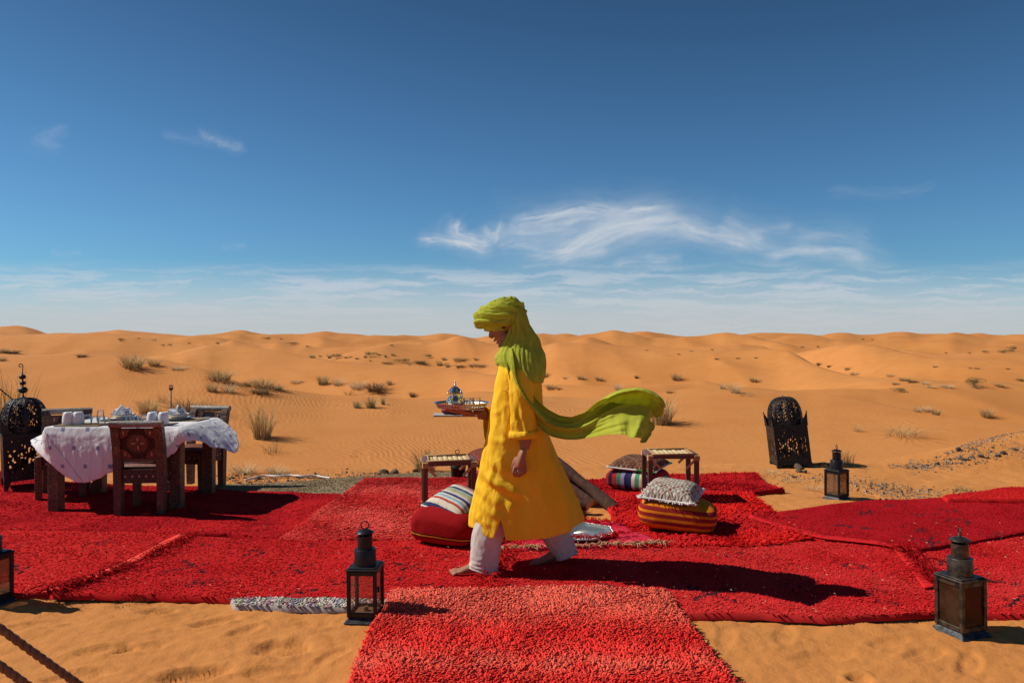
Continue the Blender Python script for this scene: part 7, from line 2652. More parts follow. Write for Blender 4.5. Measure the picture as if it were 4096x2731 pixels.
def build_tail():
    """the long loose end: from the near shoulder down the back and out on the wind"""
    # centre line (px, py, dy), half width in px, and how far the section is folded (0 flat .. 1 open fold)
    C = np.array([
        (2046, 1392, -.135, 20, 0.0), (2050, 1430, -.185, 24, 0.0), (2058, 1490, -.235, 26, 0.0), (2078, 1550, -.255, 29, 0.0), (2116, 1610, -.262, 33, 0.0), (2164, 1664, -.255, 39, .05),
        (2222, 1702, -.250, 45, .12), (2290, 1712, -.27, 46, .2), (2352, 1696, -.29, 54, .4), (2420, 1668, -.32, 74, .75), (2490, 1650, -.34, 92, 1.0), (2550, 1652, -.35, 100, 1.0), (2600, 1664, -.35, 94, .95), (2634, 1680, -.34, 62, .8)], float)
    k = 130
    S = catmull(C, k)
    tg = np.gradient(S[:, :2], axis=0)
    tg /= np.linalg.norm(tg, axis=1, keepdims=True)
    nrm = np.stack([-tg[:, 1], tg[:, 0]], -1)        # points down / back in the picture
    n = 140
    w = np.linspace(0, 1, n)
    t = np.linspace(0, 1, k)
    # section: offset across (-1 top .. +1 bottom) and depth offset (metres)
    flat_o = np.interp(w, [0, 1], [-1, 1])
    flat_d = 0.030 * np.sin(w * np.pi * 3.0) - 0.02 * np.sin(w * np.pi)
    fold_o = np.interp(w, [0, .12, .40, .47, .55, 1.0], [-.86, -1.0, -.25, -.22, -.36, 1.0])
    fold_d = np.interp(w, [0, .12, .40, .47, .55, .8, 1.0], [-.03, .05, .16, .12, .05, -.10, -.20])
    V = np.zeros((k, n, 3))
    for i in range(k):
        px, py, dy, hw, fo = S[i]
        fo = min(max(fo, 0), 1)
        o = flat_o * (1 - fo) + fold_o * fo
        d = flat_d * (1 - fo) * (0.6 + hw / 60) + fold_d * fo
        # gathered folds that run along the scarf
        g = 0.016 * np.clip(1 - 2.4 * np.abs(pnoise(w * 8.0 + 0.4 * math.sin(t[i] * 9), t[i] * 3.0, 4.0)), -0.6, 1) + 0.008 * pnoise(w * 21.0, t[i] * 5.0, 9.0) + 0.005 * np.clip(1 - 2.4 * np.abs(pnoise(w * 30.0 + t[i] * 2, t[i] * 4.0, 2.0)), -.5, 1)
        flut = 0.030 * fo * np.sin(t[i] * 38 + w * 4 + 2.0 * pnoise(w * 3, t[i] * 6, 1.0)) * sstep(0.40, 1.0, w) * sstep(0.60, 0.95, t[i]) + 0.016 * fo * pnoise(t[i] * 30, w * 5, 3.0)
        o = o + (0.10 + 0.05 * fo) * np.where(w > 0.5, 1, -1) * np.abs(2 * w - 1) ** 4 * pnoise(t[i] * 16 + 9 * (w > 0.5), 0.5, 6.0) + 0.06 * fo * np.abs(2 * w - 1) ** 6 * pnoise(t[i] * 60, w * 2, 2.0)
        x = px + nrm[i, 0] * o * hw
        y = py + nrm[i, 1] * o * hw
        # ragged end
        end = sstep(0.90, 1.0, t[i])
        x = x + end * (18 * pnoise(w * 5.0, 1.0, 2.0) - 36 * np.exp(-((w - .60) / .13) ** 2) - 30 * sstep(.75, 1.0, w))
        y = y + end * (38 * np.exp(-((w - .95) / .14) ** 2)) + end * 7 * pnoise(w * 22, 3.0, 1.0)
        x = x + end * 9 * pnoise(w * 26, 1.0, 5.0)
        dd = dy + d + g + flut
        D = DM + dd
        V[i, :, 0] = (x - CX) / FOC * D
        V[i, :, 1] = D
        V[i, :, 2] = EYE - (y - CY) / FOC * D
    # smooth the corners of the folded section
    for _ in range(3):
        V[:, 1:-1] = 0.25 * V[:, :-2] + 0.5 * V[:, 1:-1] + 0.25 * V[:, 2:]
    me = mesh_np('scarf_tail', V.reshape(-1, 3), grid_quads(k, n))
    o = padd('scarf_tail', me, M_SCARF)
    o.modifiers.new('cloth', 'SOLIDIFY').thickness = 0.0016
    return o


build_tail()
# ring and bracelet
mb = MB()
c = pw(2071.5, 1884, -0.264)
mb.torus((0, 0, 0), 0.0112, 0.0022, 20, 6, Matrix.Translation(c) @ rotY(math.radians(8)))
mb.ellipsoid((0, 0, 0), (0.005, 0.003, 0.004), 8, 6, Matrix.Translation(c + np.array([0, -0.011, 0])))
padd('ring', mb.mesh('ring', True), M_SILVER)
mb = MB()
mb.torus((0, 0, 0), 0.030, 0.0035, 24, 6, Matrix.Translation(pw(1915, 1659, 0.13)) @ rotY(math.radians(90)))
padd('bracelet', mb.mesh('bracelet', True), mat('orange_bead', (0.5, 0.14, 0.02), 0.5))

# ------------------------------------------------------------------ tea tray, pot and glasses
TD = DM + 0.10
tz = EYE - (1610 - CY) / FOC * TD
tx = (1846 - CX) / FOC * TD
t = thing('tea_tray', (tx, TD, tz - 0.032), 0, 'round silver tea tray with pierced gallery held by the man', 'tray')
MB().lathe([(0.158, 0.0), (0.160, 0.003), (0.001, 0.004)], 64).build('tray_floor', M_SILVER, t, angle=40)


def gallery(u, v):
    k = np.abs(((u * 56) % 1.0) - 0.5) * 2
    return (np.abs(v - 0.45) < 0.20 * (1 - k * k)) & (k < 0.6) & (v > 0.2) & (v < 0.75)


V, Q, U, Vv = pierced_grid(1, 1, 448, 8, gallery)
a = U * 2 * np.pi
r = 0.159 + 0.014 * Vv
me = mesh_np('pierced_gallery', np.stack([r * np.cos(a), r * np.sin(a), 0.002 + Vv * 0.026], -1), Q)
o = link('pierced_gallery', me, M_SILVER_ENG, t)
o.modifiers.new('sheet', 'SOLIDIFY').thickness = 0.0014
MB().lathe([(0.170, 0.0275), (0.186, 0.033), (0.187, 0.0345), (0.172, 0.0300)], 64, cap=False).build('flared_rim', M_SILVER, t, angle=50)
for k in range(3):
    A = k * 2.094 + 1.2
    MB().lathe([(0.004, -0.020), (0.007, -0.016), (0.004, -0.010), (0.008, 0.0)], 10, c=(0.128 * math.cos(A), 0.128 * math.sin(A), 0)).build('foot', M_SILVER, t, True)
zt0 = tz - 0.032 + 0.0045
tpx = (1820 - CX) / FOC * (TD - 0.01)
t = thing('teapot', (tpx, TD - 0.01, zt0), math.radians(0), 'shiny silver teapot with domed lid on the tea tray', 'teapot')
MB().lathe([(0.030, 0.0), (0.034, 0.003), (0.050, 0.012), (0.0575, 0.030)], 36).build('engraved_belly', M_SILVER_ENG, t, angle=40)
MB().lathe([(0.0575, 0.030), (0.0580, 0.038), (0.054, 0.050), (0.044, 0.064), (0.038, 0.074), (0.0375, 0.080)], 36, cap=False).build('pot_body', M_SILVER, t, True)
MB().lathe([(0.0375, 0.080), (0.036, 0.088), (0.041, 0.096), (0.047, 0.101)], 36, cap=False).build('collar', M_SILVER, t, True)
MB().lathe([(0.0465, 0.101), (0.0475, 0.103), (0.040, 0.110), (0.030, 0.122), (0.018, 0.132), (0.007, 0.136), (0.005, 0.139), (0.009, 0.143), (0.0105, 0.148), (0.006, 0.153), (0.0035, 0.156), (0.006, 0.160), (0.0035, 0.164), (0.005, 0.168), (0.001, 0.173)], 32).build('lid', M_SILVER, t, angle=60)
mb = MB()
mb.tube(catmull([(-0.050, 0.0, 0.040), (-0.062, 0.0, 0.055), (-0.058, 0, 0.075), (-0.060, 0, 0.095), (-0.068, 0, 0.104)], 16), np.linspace(0.011, 0.006, 16), 10, M=Matrix.Rotation(math.radians(70), 4, 'Z'))
mb.build('spout', M_SILVER, t, True)
mb = MB()
mb.tube(catmull([(0.040, 0.0, 0.094), (0.058, 0, 0.098), (0.068, 0, 0.082), (0.064, 0, 0.058), (0.066, 0, 0.036), (0.052, 0, 0.028)], 24), 0.0058, 8, M=Matrix.Rotation(math.radians(-40), 4, 'Z'))
mb.build('handle', M_SILVER, t, True)
for k in range(2):
    mb = MB()
    mb.ellipsoid((0, 0, 0), (0.006, 0.006, 0.008), 8, 6, Matrix.Translation(((-1 if k == 0 else 1) * 0.046, -0.012, 0.088)))
    mb.build('scroll_ear', M_SILVER, t, True)
for px, dd, lb in [(1869, -0.02, 'tea glass beside the teapot on the tray'), (1906, 0.0, 'tea glass nearest the man on the tray')]:
    d = TD + dd
    tg_ = thing('tea_glass', ((px - CX) / FOC * d, d, zt0), 0, lb, 'glass', 'clear tea glasses on the held tray')
    h, r = 0.058, 0.028
    MB().lathe([(0.001, 0.0), (r * .80, 0.0), (r * .83, 0.003), (r, h), (r * .95, h), (r * .78, 0.007), (0.001, 0.006)], 24, cap=False).build('glass_wall', M_GLASS, tg_, angle=40)
    MB().torus((0, 0, h), r * .975, 0.0014, 28, 6).build('rim', M_GLASS, tg_, True)

# ------------------------------------------------------------------ loungers on the sand behind the man
M_FLEECE = mat('white_fleece', (0.42, 0.36, 0.34), 0.95, spec=0.05, bump=0.006, bscale=90)
M_STRIPED = stripe_mat('dark_striped_cushion', [(0.0, (0.10, 0.02, 0.03)), (0.3, (0.04, 0.07, 0.08)), (0.45, (0.16, 0.02, 0.04)), (0.7, (0.08, 0.02, 0.03)), (0.85, (0.25, 0.10, 0.08))], 'W', 14.0)
M_GREYMETAL = mat('grey_metal', (0.30, 0.30, 0.32), 0.4, 0.6)


def lounger(px0, px1, py, d, label, cushion_on, back, name='sun_lounger', cat='lounger', dep=0.62):
    p0, p1 = at(px0, py, d), at(px1, py, d)
    zg = min(hz(p0.x, d), hz(p1.x, d))
    L = p1.x - p0.x
    t = thing(name, (p0.x, d, zg), 0, label, cat)
    zt = p0.z - zg
    MB().box((L / 2, 0, zt - 0.012), (L, dep, 0.02), None, 0.004).build('frame', M_WOOD, t)
    n, m = 60, 20
    U, Vv = np.meshgrid(np.linspace(0, 1, n), np.linspace(-1, 1, m))
    zz = zt + 0.006 + 0.008 * pnoise(U * 40, Vv * 12) - 0.010 * (np.abs(Vv) > 0.96)
    link('fleece', mesh_np('fleece', np.stack([U * (L + 0.02) - 0.01, Vv * (dep / 2 + 0.01), zz], -1).reshape(-1, 3), grid_quads(m, n)), M_FLEECE, t)
    for fx in (0.55, 0.85):
        for sy in (-1, 1):
            MB().box((L * fx, sy * (dep / 2 - 0.05), (zt - 0.04) / 2), (0.05, 0.05, zt - 0.04), None, 0.004).build('leg', M_IRON, t)
    if back:
        MB().box((0, 0, 0), (0.62, 0.60, 0.03), Matrix.Translation((L * 0.42, 0, zt + 0.17)) @ Matrix.Rotation(math.radians(-32), 4, 'Y'), 0.006).build('backrest', M_WOOD, t)
        MB().tube(catmull([(L * 0.28, -0.31, zt + 0.40), (L * 0.25, -0.31, zt + 0.36), (L * 0.25, -0.31, zt + 0.30), (L * 0.27, -0.31, zt + 0.27)], 10), 0.014, 8).build('hinge_bracket', M_GREYMETAL, t, True)
    if cushion_on:
        pouf('bolster_cushion', (p0.x + 0.42, d - 0.01, zg + zt + 0.006), (0, 0, 0), 0.62, 0.26, 0.085, M_STRIPED, 'dark striped bolster on the fleece covered table under the tea tray', 'bolster', seed=9.0)


lounger(1738, 2215, 1656, 10.2, 'low table spread with white fleece seen under the tea tray', True, False, 'side_table', 'table', 0.30)
lounger(2270, 2560, 1716, 14.0, 'low lounger mostly hidden behind the flying green scarf', False, True)

# ------------------------------------------------------------------ garden light, ropes, hose
p = at(684, 1650, 10.8)
zg = hz(p.x, p.y)
zt = EYE - (1540 - CY) / FOC * 10.8
t = thing('path_light', (p.x, p.y, zg), 0, 'thin dark stake light behind the dining table', 'garden light')
MB().tube([(0, 0, -0.05), (0, 0, zt - zg - 0.07)], 0.009, 8).build('stake', M_IRON, t, True)
MB().lathe([(0.026, zt - zg - 0.072), (0.028, zt - zg - 0.070), (0.028, zt - zg - 0.040), (0.026, zt - zg - 0.038)], 16).build('lamp_body', M_IRON, t, angle=40)
for k in range(4):
    A = k * math.pi / 2 + 0.4
    MB().box((0.022 * math.cos(A), 0.022 * math.sin(A), zt - zg - 0.024), (0.007, 0.007, 0.029)).build('cage_bar', M_IRON, t)
MB().lathe([(0.031, zt - zg - 0.010), (0.031, zt - zg - 0.002), (0.02, zt - zg)], 16).build('cap', M_IRON, t, angle=40)

M_ROPE = mat('hemp_rope', (0.20, 0.095, 0.055), 0.9, var=0.35, vscale=60, bump=0.002, bscale=240)


def rope(a, b, r, label, pitch=0.085, sag=0.03, name='guy_rope', strands=3, m=None):
    a, b = np.array(a, float), np.array(b, float)
    L = np.linalg.norm(b - a)
    n = int(L / 0.012)
    s = np.linspace(0, 1, n)
    P = a + (b - a) * s[:, None]
    P[:, 2] -= sag * 4 * s * (1 - s)
    ax = (b - a) / L
    u = np.cross(ax, [0, 0, 1.0])
    u /= np.linalg.norm(u)
    v = np.cross(ax, u)
    t = thing(name, tuple(a), 0, label, 'rope', None)
    for k in range(strands):
        ph = 2 * np.pi * (s * L / pitch + k / strands)
        Q_ = P - a + r * 0.52 * (np.cos(ph)[:, None] * u + np.sin(ph)[:, None] * v)
        MB().tube(Q_, r * 0.56, 8).build('strand', m or M_ROPE, t, True)
    return t


def ray_line(pa, da, pb, db):
    return np.array(at(*pa, da)), np.array(at(*pb, db))


a, b = ray_line((-420, 2200), 2.30, (360, 2758), 2.62)
dirv = (b - a) / np.linalg.norm(b - a)
end = b + dirv * max(0.0, (b[2] - 0.02) / -dirv[2])
rope(a, end, 0.0135, 'twisted rope crossing the lower left corner, the upper of two', sag=0.01)
a2, b2 = ray_line((-420, 2350), 2.22, (120, 2734), 2.45)
dirv = (b2 - a2) / np.linalg.norm(b2 - a2)
end2 = b2 + dirv * max(0.0, (b2[2] - 0.02) / -dirv[2])
rope(a2, end2, 0.0135, 'twisted rope in the lower left corner, the lower of two', sag=0.01)
a3, b3 = np.array(at(-260, 1340, 7.7)), np.array(at(230, 1740, 8.1))
rope(a3, b3, 0.0075, 'thin dark guy rope running behind the left dome lantern', 0.05, 0.01, 'thin_rope', 2, M_IRON)

M_HOSE = mat('white_hose', (0.62, 0.60, 0.58), 0.5)
pts = [(980, 1915), (1020, 1905), (1060, 1896), (1110, 1900), (1160, 1898), (1210, 1903), (1260, 1898), (1290, 1902), (1322, 1907)]
P = []
for (px, py) in pts:
    g = gnd(px, py, 0.03)
    P.append((g.x, g.y, hz(g.x, g.y) + 0.025))
o = MB().tube(catmull(P, 60), 0.011, 8).build('hose', M_HOSE, None, True)
tag(o, 'thin white hose lying along the stones right of the table', 'hose')

# ------------------------------------------------------------------ stones
M_STONE = mat('desert_stone', (0.19, 0.135, 0.085), 0.9, color2=(0.085, 0.065, 0.05), vscale=9, bump=0.008, bscale=26, detail=6)
M_GRAVEL = mat('gravel', (0.34, 0.235, 0.145), 0.9, color2=(0.13, 0.095, 0.07), vscale=7)


def rock_mesh(seed, flat=0.7):
    rng = np.random.default_rng(seed)
    n, m = 14, 9
    a = np.linspace(0, 2 * np.pi, n, endpoint=False)
    ph = np.linspace(-np.pi / 2 + .02, np.pi / 2 - .02, m)
    A, P_ = np.meshgrid(a, ph)
    d = np.stack([np.cos(P_) * np.cos(A), np.cos(P_) * np.sin(A), np.sin(P_)], -1)
    r = 1 + 0.45 * pnoise(d[..., 0] * 1.3 + seed, d[..., 1] * 1.3, d[..., 2] * 1.3)
    # chip flat facets
    for k in range(7):
        nn = rng.normal(size=3)
        nn /= np.linalg.norm(nn)
        lim = rng.uniform(0.55, 0.85)
        dt = (d * nn).sum(-1) * r
        r = np.where(dt > lim, r * lim / np.maximum(dt, 1e-3), r)
    V = d * r[..., None] * np.array([1.15, 0.9, flat])
    return mesh_np('stone', V.reshape(-1, 3), grid_quads(m, n, True), None, False)


ROCKS = [rock_mesh(k) for k in range(6)]
for mm in ROCKS:
    mm.materials.append(M_STONE)


def stone(px, py, w, label, k, sq=1.0, z=0.0):
    g = gnd(px, py, z) if py > 1840 else hit(px, py)
    o = bpy.data.objects.new('stone', ROCKS[k % 6])
    COL.objects.link(o)
    s = w / FOC * g.y * 0.5
    o.scale = (s, s * 0.9, s * sq)
    o.rotation_euler = (random.uniform(-.3, .3), random.uniform(-.3, .3), random.uniform(0, 6.28))
    o.location = (g.x, g.y, hz(g.x, g.y) + s * sq * 0.28)
    tag(o, label, 'stone', 'stones along the edge of the terrace')


stone(1540, 1888, 44, 'largest stone left of the left bamboo stool', 0)
stone(1578, 1894, 46, 'broad brown stone just left of the left bamboo stool', 1)
stone(1625, 1900, 26, 'small stone touching the left bamboo stool on its left', 2)
stone(1664, 1884, 34, 'flat grey stone behind the top left of the left stool', 3, .7)
stone(1852, 1897, 42, 'square stone seen between the legs of the left stool', 4, 1.0)
stone(1818, 1880, 24, 'smaller stone beside the square one between the stool legs', 5)
stone(1515, 1896, 20, 'small stone left of the largest stone by the left stool', 2)
stone(1112, 1900, 24, 'stone touching the white hose near its left half', 3)
stone(1152, 1901, 24, 'stone touching the white hose near its middle', 4)
stone(1198, 1910, 32, 'flat stone just below the white hose', 5, .6)
stone(1262, 1896, 16, 'little dark stone above the right end of the white hose', 0)
stone(1036, 1912, 28, 'dark stone below the left end of the white hose', 1)
stone(930, 1908, 22, 'stone right of the back right table leg', 2)
stone(3192, 1872, 38, 'angular stone standing under the leaning dome lantern', 3, 1.2)
stone(3200, 1886, 34, 'low stone in front of the leaning dome lantern', 4, .9)
stone(3222, 1889, 24, 'pale stone under the right foot of the leaning dome lantern', 5)
stone(3174, 1905, 22, 'small stone below the left foot of the leaning dome lantern', 0)
stone(3296, 1862, 44, 'long flat stone in the shadow right of the leaning dome lantern', 1, .5)
ORD_S = ['first', 'second', 'third', 'fourth', 'fifth', 'sixth', 'seventh', 'eighth', 'ninth', 'tenth', 'eleventh', 'twelfth', 'thirteenth', 'fourteenth', 'fifteenth', 'sixteenth']
for i, (px, py, w) in enumerate(sorted([(3832, 1850, 30), (3845, 1838, 26), (3692, 1868, 15), (3708, 1867, 14), (3748, 1866, 20), (3660, 1874, 18), (3800, 1862, 16), (3870, 1838, 16), (3888, 1832, 20), (3925, 1826, 26), (3950, 1834, 16), (3990, 1828, 22), (4015, 1815, 30), (4060, 1800, 22), (3970, 1848, 14), (3905, 1850, 14)])):
    stone(px, py, w, ORD_S[i] + ' dark stone from the left on the stony mound at the right', i)


def gravel(name, zones, n, label, seed):
    """loose stones too many to count: one object"""
    rng = np.random.default_rng(seed)
    base = np.array([(1, 0, 0), (-.5, .87, 0), (-.5, -.87, 0), (0, 0, .8), (.2, .1, -.5)])
    F = [[0, 1, 3], [1, 2, 3], [2, 0, 3], [1, 0, 4], [2, 1, 4], [0, 2, 4]]
    V, T = [], []
    for (x0, y0, x1, y1, w, k) in zones:
        for _ in range(int(n * k)):
            f = rng.uniform()
            px = x0 + (x1 - x0) * f + rng.normal(0, w * 1.6)
            py = y0 + (y1 - y0) * f + rng.normal(0, w * 0.6)
            if py < 1765:
                continue
            g = gnd(px, py, 0.0)
            s = min(0.003 + rng.exponential(0.0050), 0.028)
            a = rng.uniform(0, 6.28)
            R = np.array([[math.cos(a), -math.sin(a), 0], [math.sin(a), math.cos(a), 0], [0, 0, 1]])
            b = (base * s * rng.uniform(.6, 1.3, 3)) @ R.T
            T += [[i + len(V) * 5 for i in f_] for f_ in F]
            V.append(b + np.array([g.x, g.y, 0]))
    V = np.array(V)
    c = V.mean(1)
    z = terrain(c[:, 0], c[:, 1])
    V[:, :, 2] += z[:, None] + 0.003
    o = link(name, mesh_np(name, V.reshape(-1, 3), None, T, False), M_GRAVEL)
    tag(o, label, 'gravel', None, 'stuff')


gravel('gravel', [(880, 1915, 1500, 1905, 20, 1.0), (930, 1945, 1420, 1930, 16, .8), (1480, 1893, 1900, 1890, 9, .5), (3400, 1930, 3720, 1990, 26, .8), (3100, 1900, 3420, 1930, 20, .4), (3650, 1872, 4096, 1852, 14, .7), (3850, 1838, 4110, 1800, 18, .8), (3560, 1868, 3850, 1868, 8, .4), (3450, 1960, 3900, 1972, 12, .25)], 900, 'loose gravel scattered along the edge of the terrace', 3)
# crumbs of straw and wool on the carpets
rng = np.random.default_rng(8)
V, T = [], []
for _ in range(420):
    px, py = rng.uniform(0, 4096), rng.uniform(2080, 2450)
    g = gnd(px, py, 0.05)
    L, a = rng.uniform(.006, .022), rng.uniform(0, 3.14)
    w = 0.0016
    dx, dy = math.cos(a) * L, math.sin(a) * L
    ok = False
    zz = rug_z(g.x, g.y) + 0.010 if _ % 3 == 0 else float(und(g.x, g.y)) + 0.056
    q = len(V) * 4
    V.append([(g.x - w * math.sin(a), g.y + w * math.cos(a), zz), (g.x + dx, g.y + dy, zz + rng.uniform(-.002, .005)), (g.x + w * math.sin(a), g.y - w * math.cos(a), zz), (g.x + dx * .5, g.y + dy * .5, zz + .004)])
    T += [[q, q + 1, q + 2], [q, q + 1, q + 3], [q + 1, q + 2, q + 3]]
o = link('straw_crumbs', mesh_np('straw_crumbs', np.array(V).reshape(-1, 3), None, T, False), mat('straw', (0.62, 0.46, 0.28), 0.8))
tag(o, 'bits of straw and wool lying on the red carpets', 'straw', None, 'stuff')

# ------------------------------------------------------------------ desert plants
M_DRY = mat('dry_grass', attr='col', rough=0.8, spec=0.1, transl=0.35)


def tuft_mesh(name, n, h, w, seed, c0, c1, droop=0.5, upright=0.5, blade=0.006, seg=4, stemmy=False):
    """a clump of thin bending blades; unit is metres"""
    rng = np.random.default_rng(seed)
    V, Q, C = [], [], []
    c0, c1 = np.array(c0), np.array(c1)
    for k in range(n):
        r = w * 0.5 * math.sqrt(rng.uniform()) * 0.55
        a = rng.uniform(0, 2 * np.pi)
        b = np.array([r * math.cos(a), r * math.sin(a), 0])
        aa = a + rng.normal(0, 0.6)
        out = rng.uniform(0.1, 1.0) * w * 0.5 * (1.1 - upright)
        hh = h * rng.uniform(0.45, 1.05)
        dirv = np.array([math.cos(aa), math.sin(aa), 0])
        side = np.array([-math.sin(aa + rng.normal(0, .8)), math.cos(aa), 0])
        side /= np.linalg.norm(side)
        col = c0 + (c1 - c0) * rng.uniform()
        base = len(V)
        curve = rng.normal(0, 0.25, 2)
        for s in range(seg + 1):
            f = s / seg
            p = b + dirv * out * f ** (1 + droop) * 1.6 + np.array([curve[0] * w * .3 * f * f, curve[1] * w * .3 * f * f, hh * (f - droop * 0.35 * f ** 2.5)])
            ww = blade * (1 - 0.75 * f) * rng.uniform(.8, 1.2)
            V += [p - side * ww, p + side * ww]
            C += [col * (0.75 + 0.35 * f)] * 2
        for s in range(seg):
            Q.append([base + 2 * s, base + 2 * s + 1, base + 2 * s + 3, base + 2 * s + 2])
        if stemmy and rng.uniform() < 0.35:
            # feathery seed head
            tip = V[-1]
            for _ in range(5):
                q = tip + rng.normal(0, h * 0.05, 3)
                i = len(V)
                V += [tip, tip + side * .003, q + side * .004, q]
                C += [c1 * 1.1] * 4
                Q.append([i, i + 1, i + 2, i + 3])
    me = mesh_np(name, np.array(V), Q, None, False)
    set_col(me, np.array(C))
    me.materials.append(M_DRY)
    return me


def leaf_bush_mesh(name, n, h, w, seed, c0, c1, leaf=0.03):
    """round shrub of small leaves on twigs"""
    rng = np.random.default_rng(seed)
    V, T, C = [], [], []
    c0, c1 = np.array(c0), np.array(c1)
    lobes = [(rng.normal(0, .22, 2) * w, rng.uniform(.35, .75) * h, rng.uniform(.22, .38) * w) for _ in range(7)]
    for k in range(n):
        (ox, oy), oz, r = lobes[rng.integers(0, 7)]
        d = rng.normal(size=3)
        d /= np.linalg.norm(d)
        p = np.array([ox, oy, oz]) + d * r * rng.uniform(.5, 1.0) ** .6 * np.array([1, 1, h / w * .9])
        if p[2] < 0.02 * h:
            continue
        u = rng.normal(size=3)
        u /= np.linalg.norm(u)
        v = rng.normal(size=3)
        v /= np.linalg.norm(v)
        i = len(V)
        V += [p, p + u * leaf, p + v * leaf * .6]
        T.append([i, i + 1, i + 2])
        C += [(c0 + (c1 - c0) * rng.uniform())] * 3
    for k in range(18):
        (ox, oy), oz, r = lobes[k % 7]
        i = len(V)
        V += [np.array([0.01, 0, 0]), np.array([-.01, .008, 0]), np.array([ox + rng.normal(0, .08) * w, oy + rng.normal(0, .08) * w, oz])]
        T.append([i, i + 1, i + 2])
        C += [np.array([.08, .05, .03])] * 3
    me = mesh_np(name, np.array(V), None, T, False)
    set_col(me, np.array(C))
    me.materials.append(M_DRY)
    return me


DRY0, DRY1 = (0.40, 0.26, 0.11), (0.66, 0.48, 0.24)
PALE0, PALE1 = (0.58, 0.42, 0.22), (0.78, 0.62, 0.38)
BR0, BR1 = (0.15, 0.095, 0.05), (0.36, 0.24, 0.12)
GR0, GR1 = (0.10, 0.12, 0.045), (0.20, 0.21, 0.085)
OLI0, OLI1 = (0.05, 0.06, 0.028), (0.13, 0.13, 0.06)
KINDS = {
    'dry': [tuft_mesh('dry_grass', 190, 1.0, 1.5, k, DRY0, DRY1, 0.5, 0.45, 0.018, 4, True) for k in (1, 2, 3)],
    'pale': [tuft_mesh('pale_grass', 150, 1.0, 1.7, k, PALE0, PALE1, 0.4, 0.4, 0.018, 4, True) for k in (4, 5)],
    'dark': [tuft_mesh('dark_shrub', 230, 1.0, 2.0, k, BR0, BR1, 0.6, 0.2, 0.022, 4) for k in (6, 7)],
    'green': [leaf_bush_mesh('green_shrub', 1300, 1.0, 1.5, k, OLI0, GR1, 0.075) for k in (8, 9)],
    'sprawl': [tuft_mesh('sprawling_grass', 120, 0.6, 3.0, k, PALE0, DRY1, 0.9, 0.05, 0.014, 5, True) for k in (10, 11)],
    'olive': [tuft_mesh('olive_grass', 170, 1.0, 1.5, k, GR0, DRY1, 0.4, 0.5, 0.016, 4) for k in (12, 13)],
    'straw': [tuft_mesh('straw_tuft', 70, 0.5, 2.6, k, PALE0, (0.74, 0.62, 0.42), 0.8, 0.05, 0.02, 4) for k in (14, 15)],
    'arc': [tuft_mesh('arching_grass', 90, 1.0, 2.0, k, (0.20, 0.20, 0.08), (0.50, 0.42, 0.18), 1.1, 0.25, 0.010, 7) for k in (16,)],
    'reed': [tuft_mesh('tall_reed', 120, 1.0, 0.9, k, (0.26, 0.18, 0.07), (0.46, 0.33, 0.14), 0.25, 0.75, 0.010, 5, True) for k in (17,)],
    'twig': [tuft_mesh('dead_twigs', 46, 0.6, 2.4, k, (0.07, 0.045, 0.025), (0.20, 0.13, 0.07), 0.7, 0.1, 0.012, 5) for k in (18, 19)],
}
NAMES = {'dry': 'grass_tuft', 'pale': 'grass_tuft', 'dark': 'shrub', 'green': 'shrub', 'sprawl': 'grass_tuft', 'olive': 'grass_tuft', 'straw': 'straw_tuft', 'arc': 'grass_tuft', 'reed': 'reed_clump', 'twig': 'dead_twigs'}
CATS = {'dry': 'grass tuft', 'pale': 'grass tuft', 'dark': 'shrub', 'green': 'shrub', 'sprawl': 'grass tuft', 'olive': 'grass tuft', 'straw': 'straw tuft', 'arc': 'grass tuft', 'reed': 'reeds', 'twig': 'twigs'}
ASPECT = {'dry': 1.5, 'pale': 1.7, 'dark': 2.0, 'green': 1.5, 'sprawl': 5.0, 'olive': 1.5, 'straw': 5.2, 'arc': 2.0, 'reed': 0.9, 'twig': 4.0}
_pi = 0


def plant(px, py, w, h, kind, label, group=None, flatz=False):
    global _pi
    g = gnd(px, py, 0.0) if flatz else hit(px, py)
    ms = KINDS[kind]
    me = ms[_pi % len(ms)]
    _pi += 1
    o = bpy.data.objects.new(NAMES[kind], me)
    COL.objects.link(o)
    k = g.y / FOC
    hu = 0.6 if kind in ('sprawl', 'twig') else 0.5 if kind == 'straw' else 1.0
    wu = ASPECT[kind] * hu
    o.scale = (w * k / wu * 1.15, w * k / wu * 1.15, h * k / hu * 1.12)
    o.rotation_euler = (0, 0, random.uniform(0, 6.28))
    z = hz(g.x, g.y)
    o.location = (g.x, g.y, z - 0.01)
    tag(o, label, CATS[kind], group)


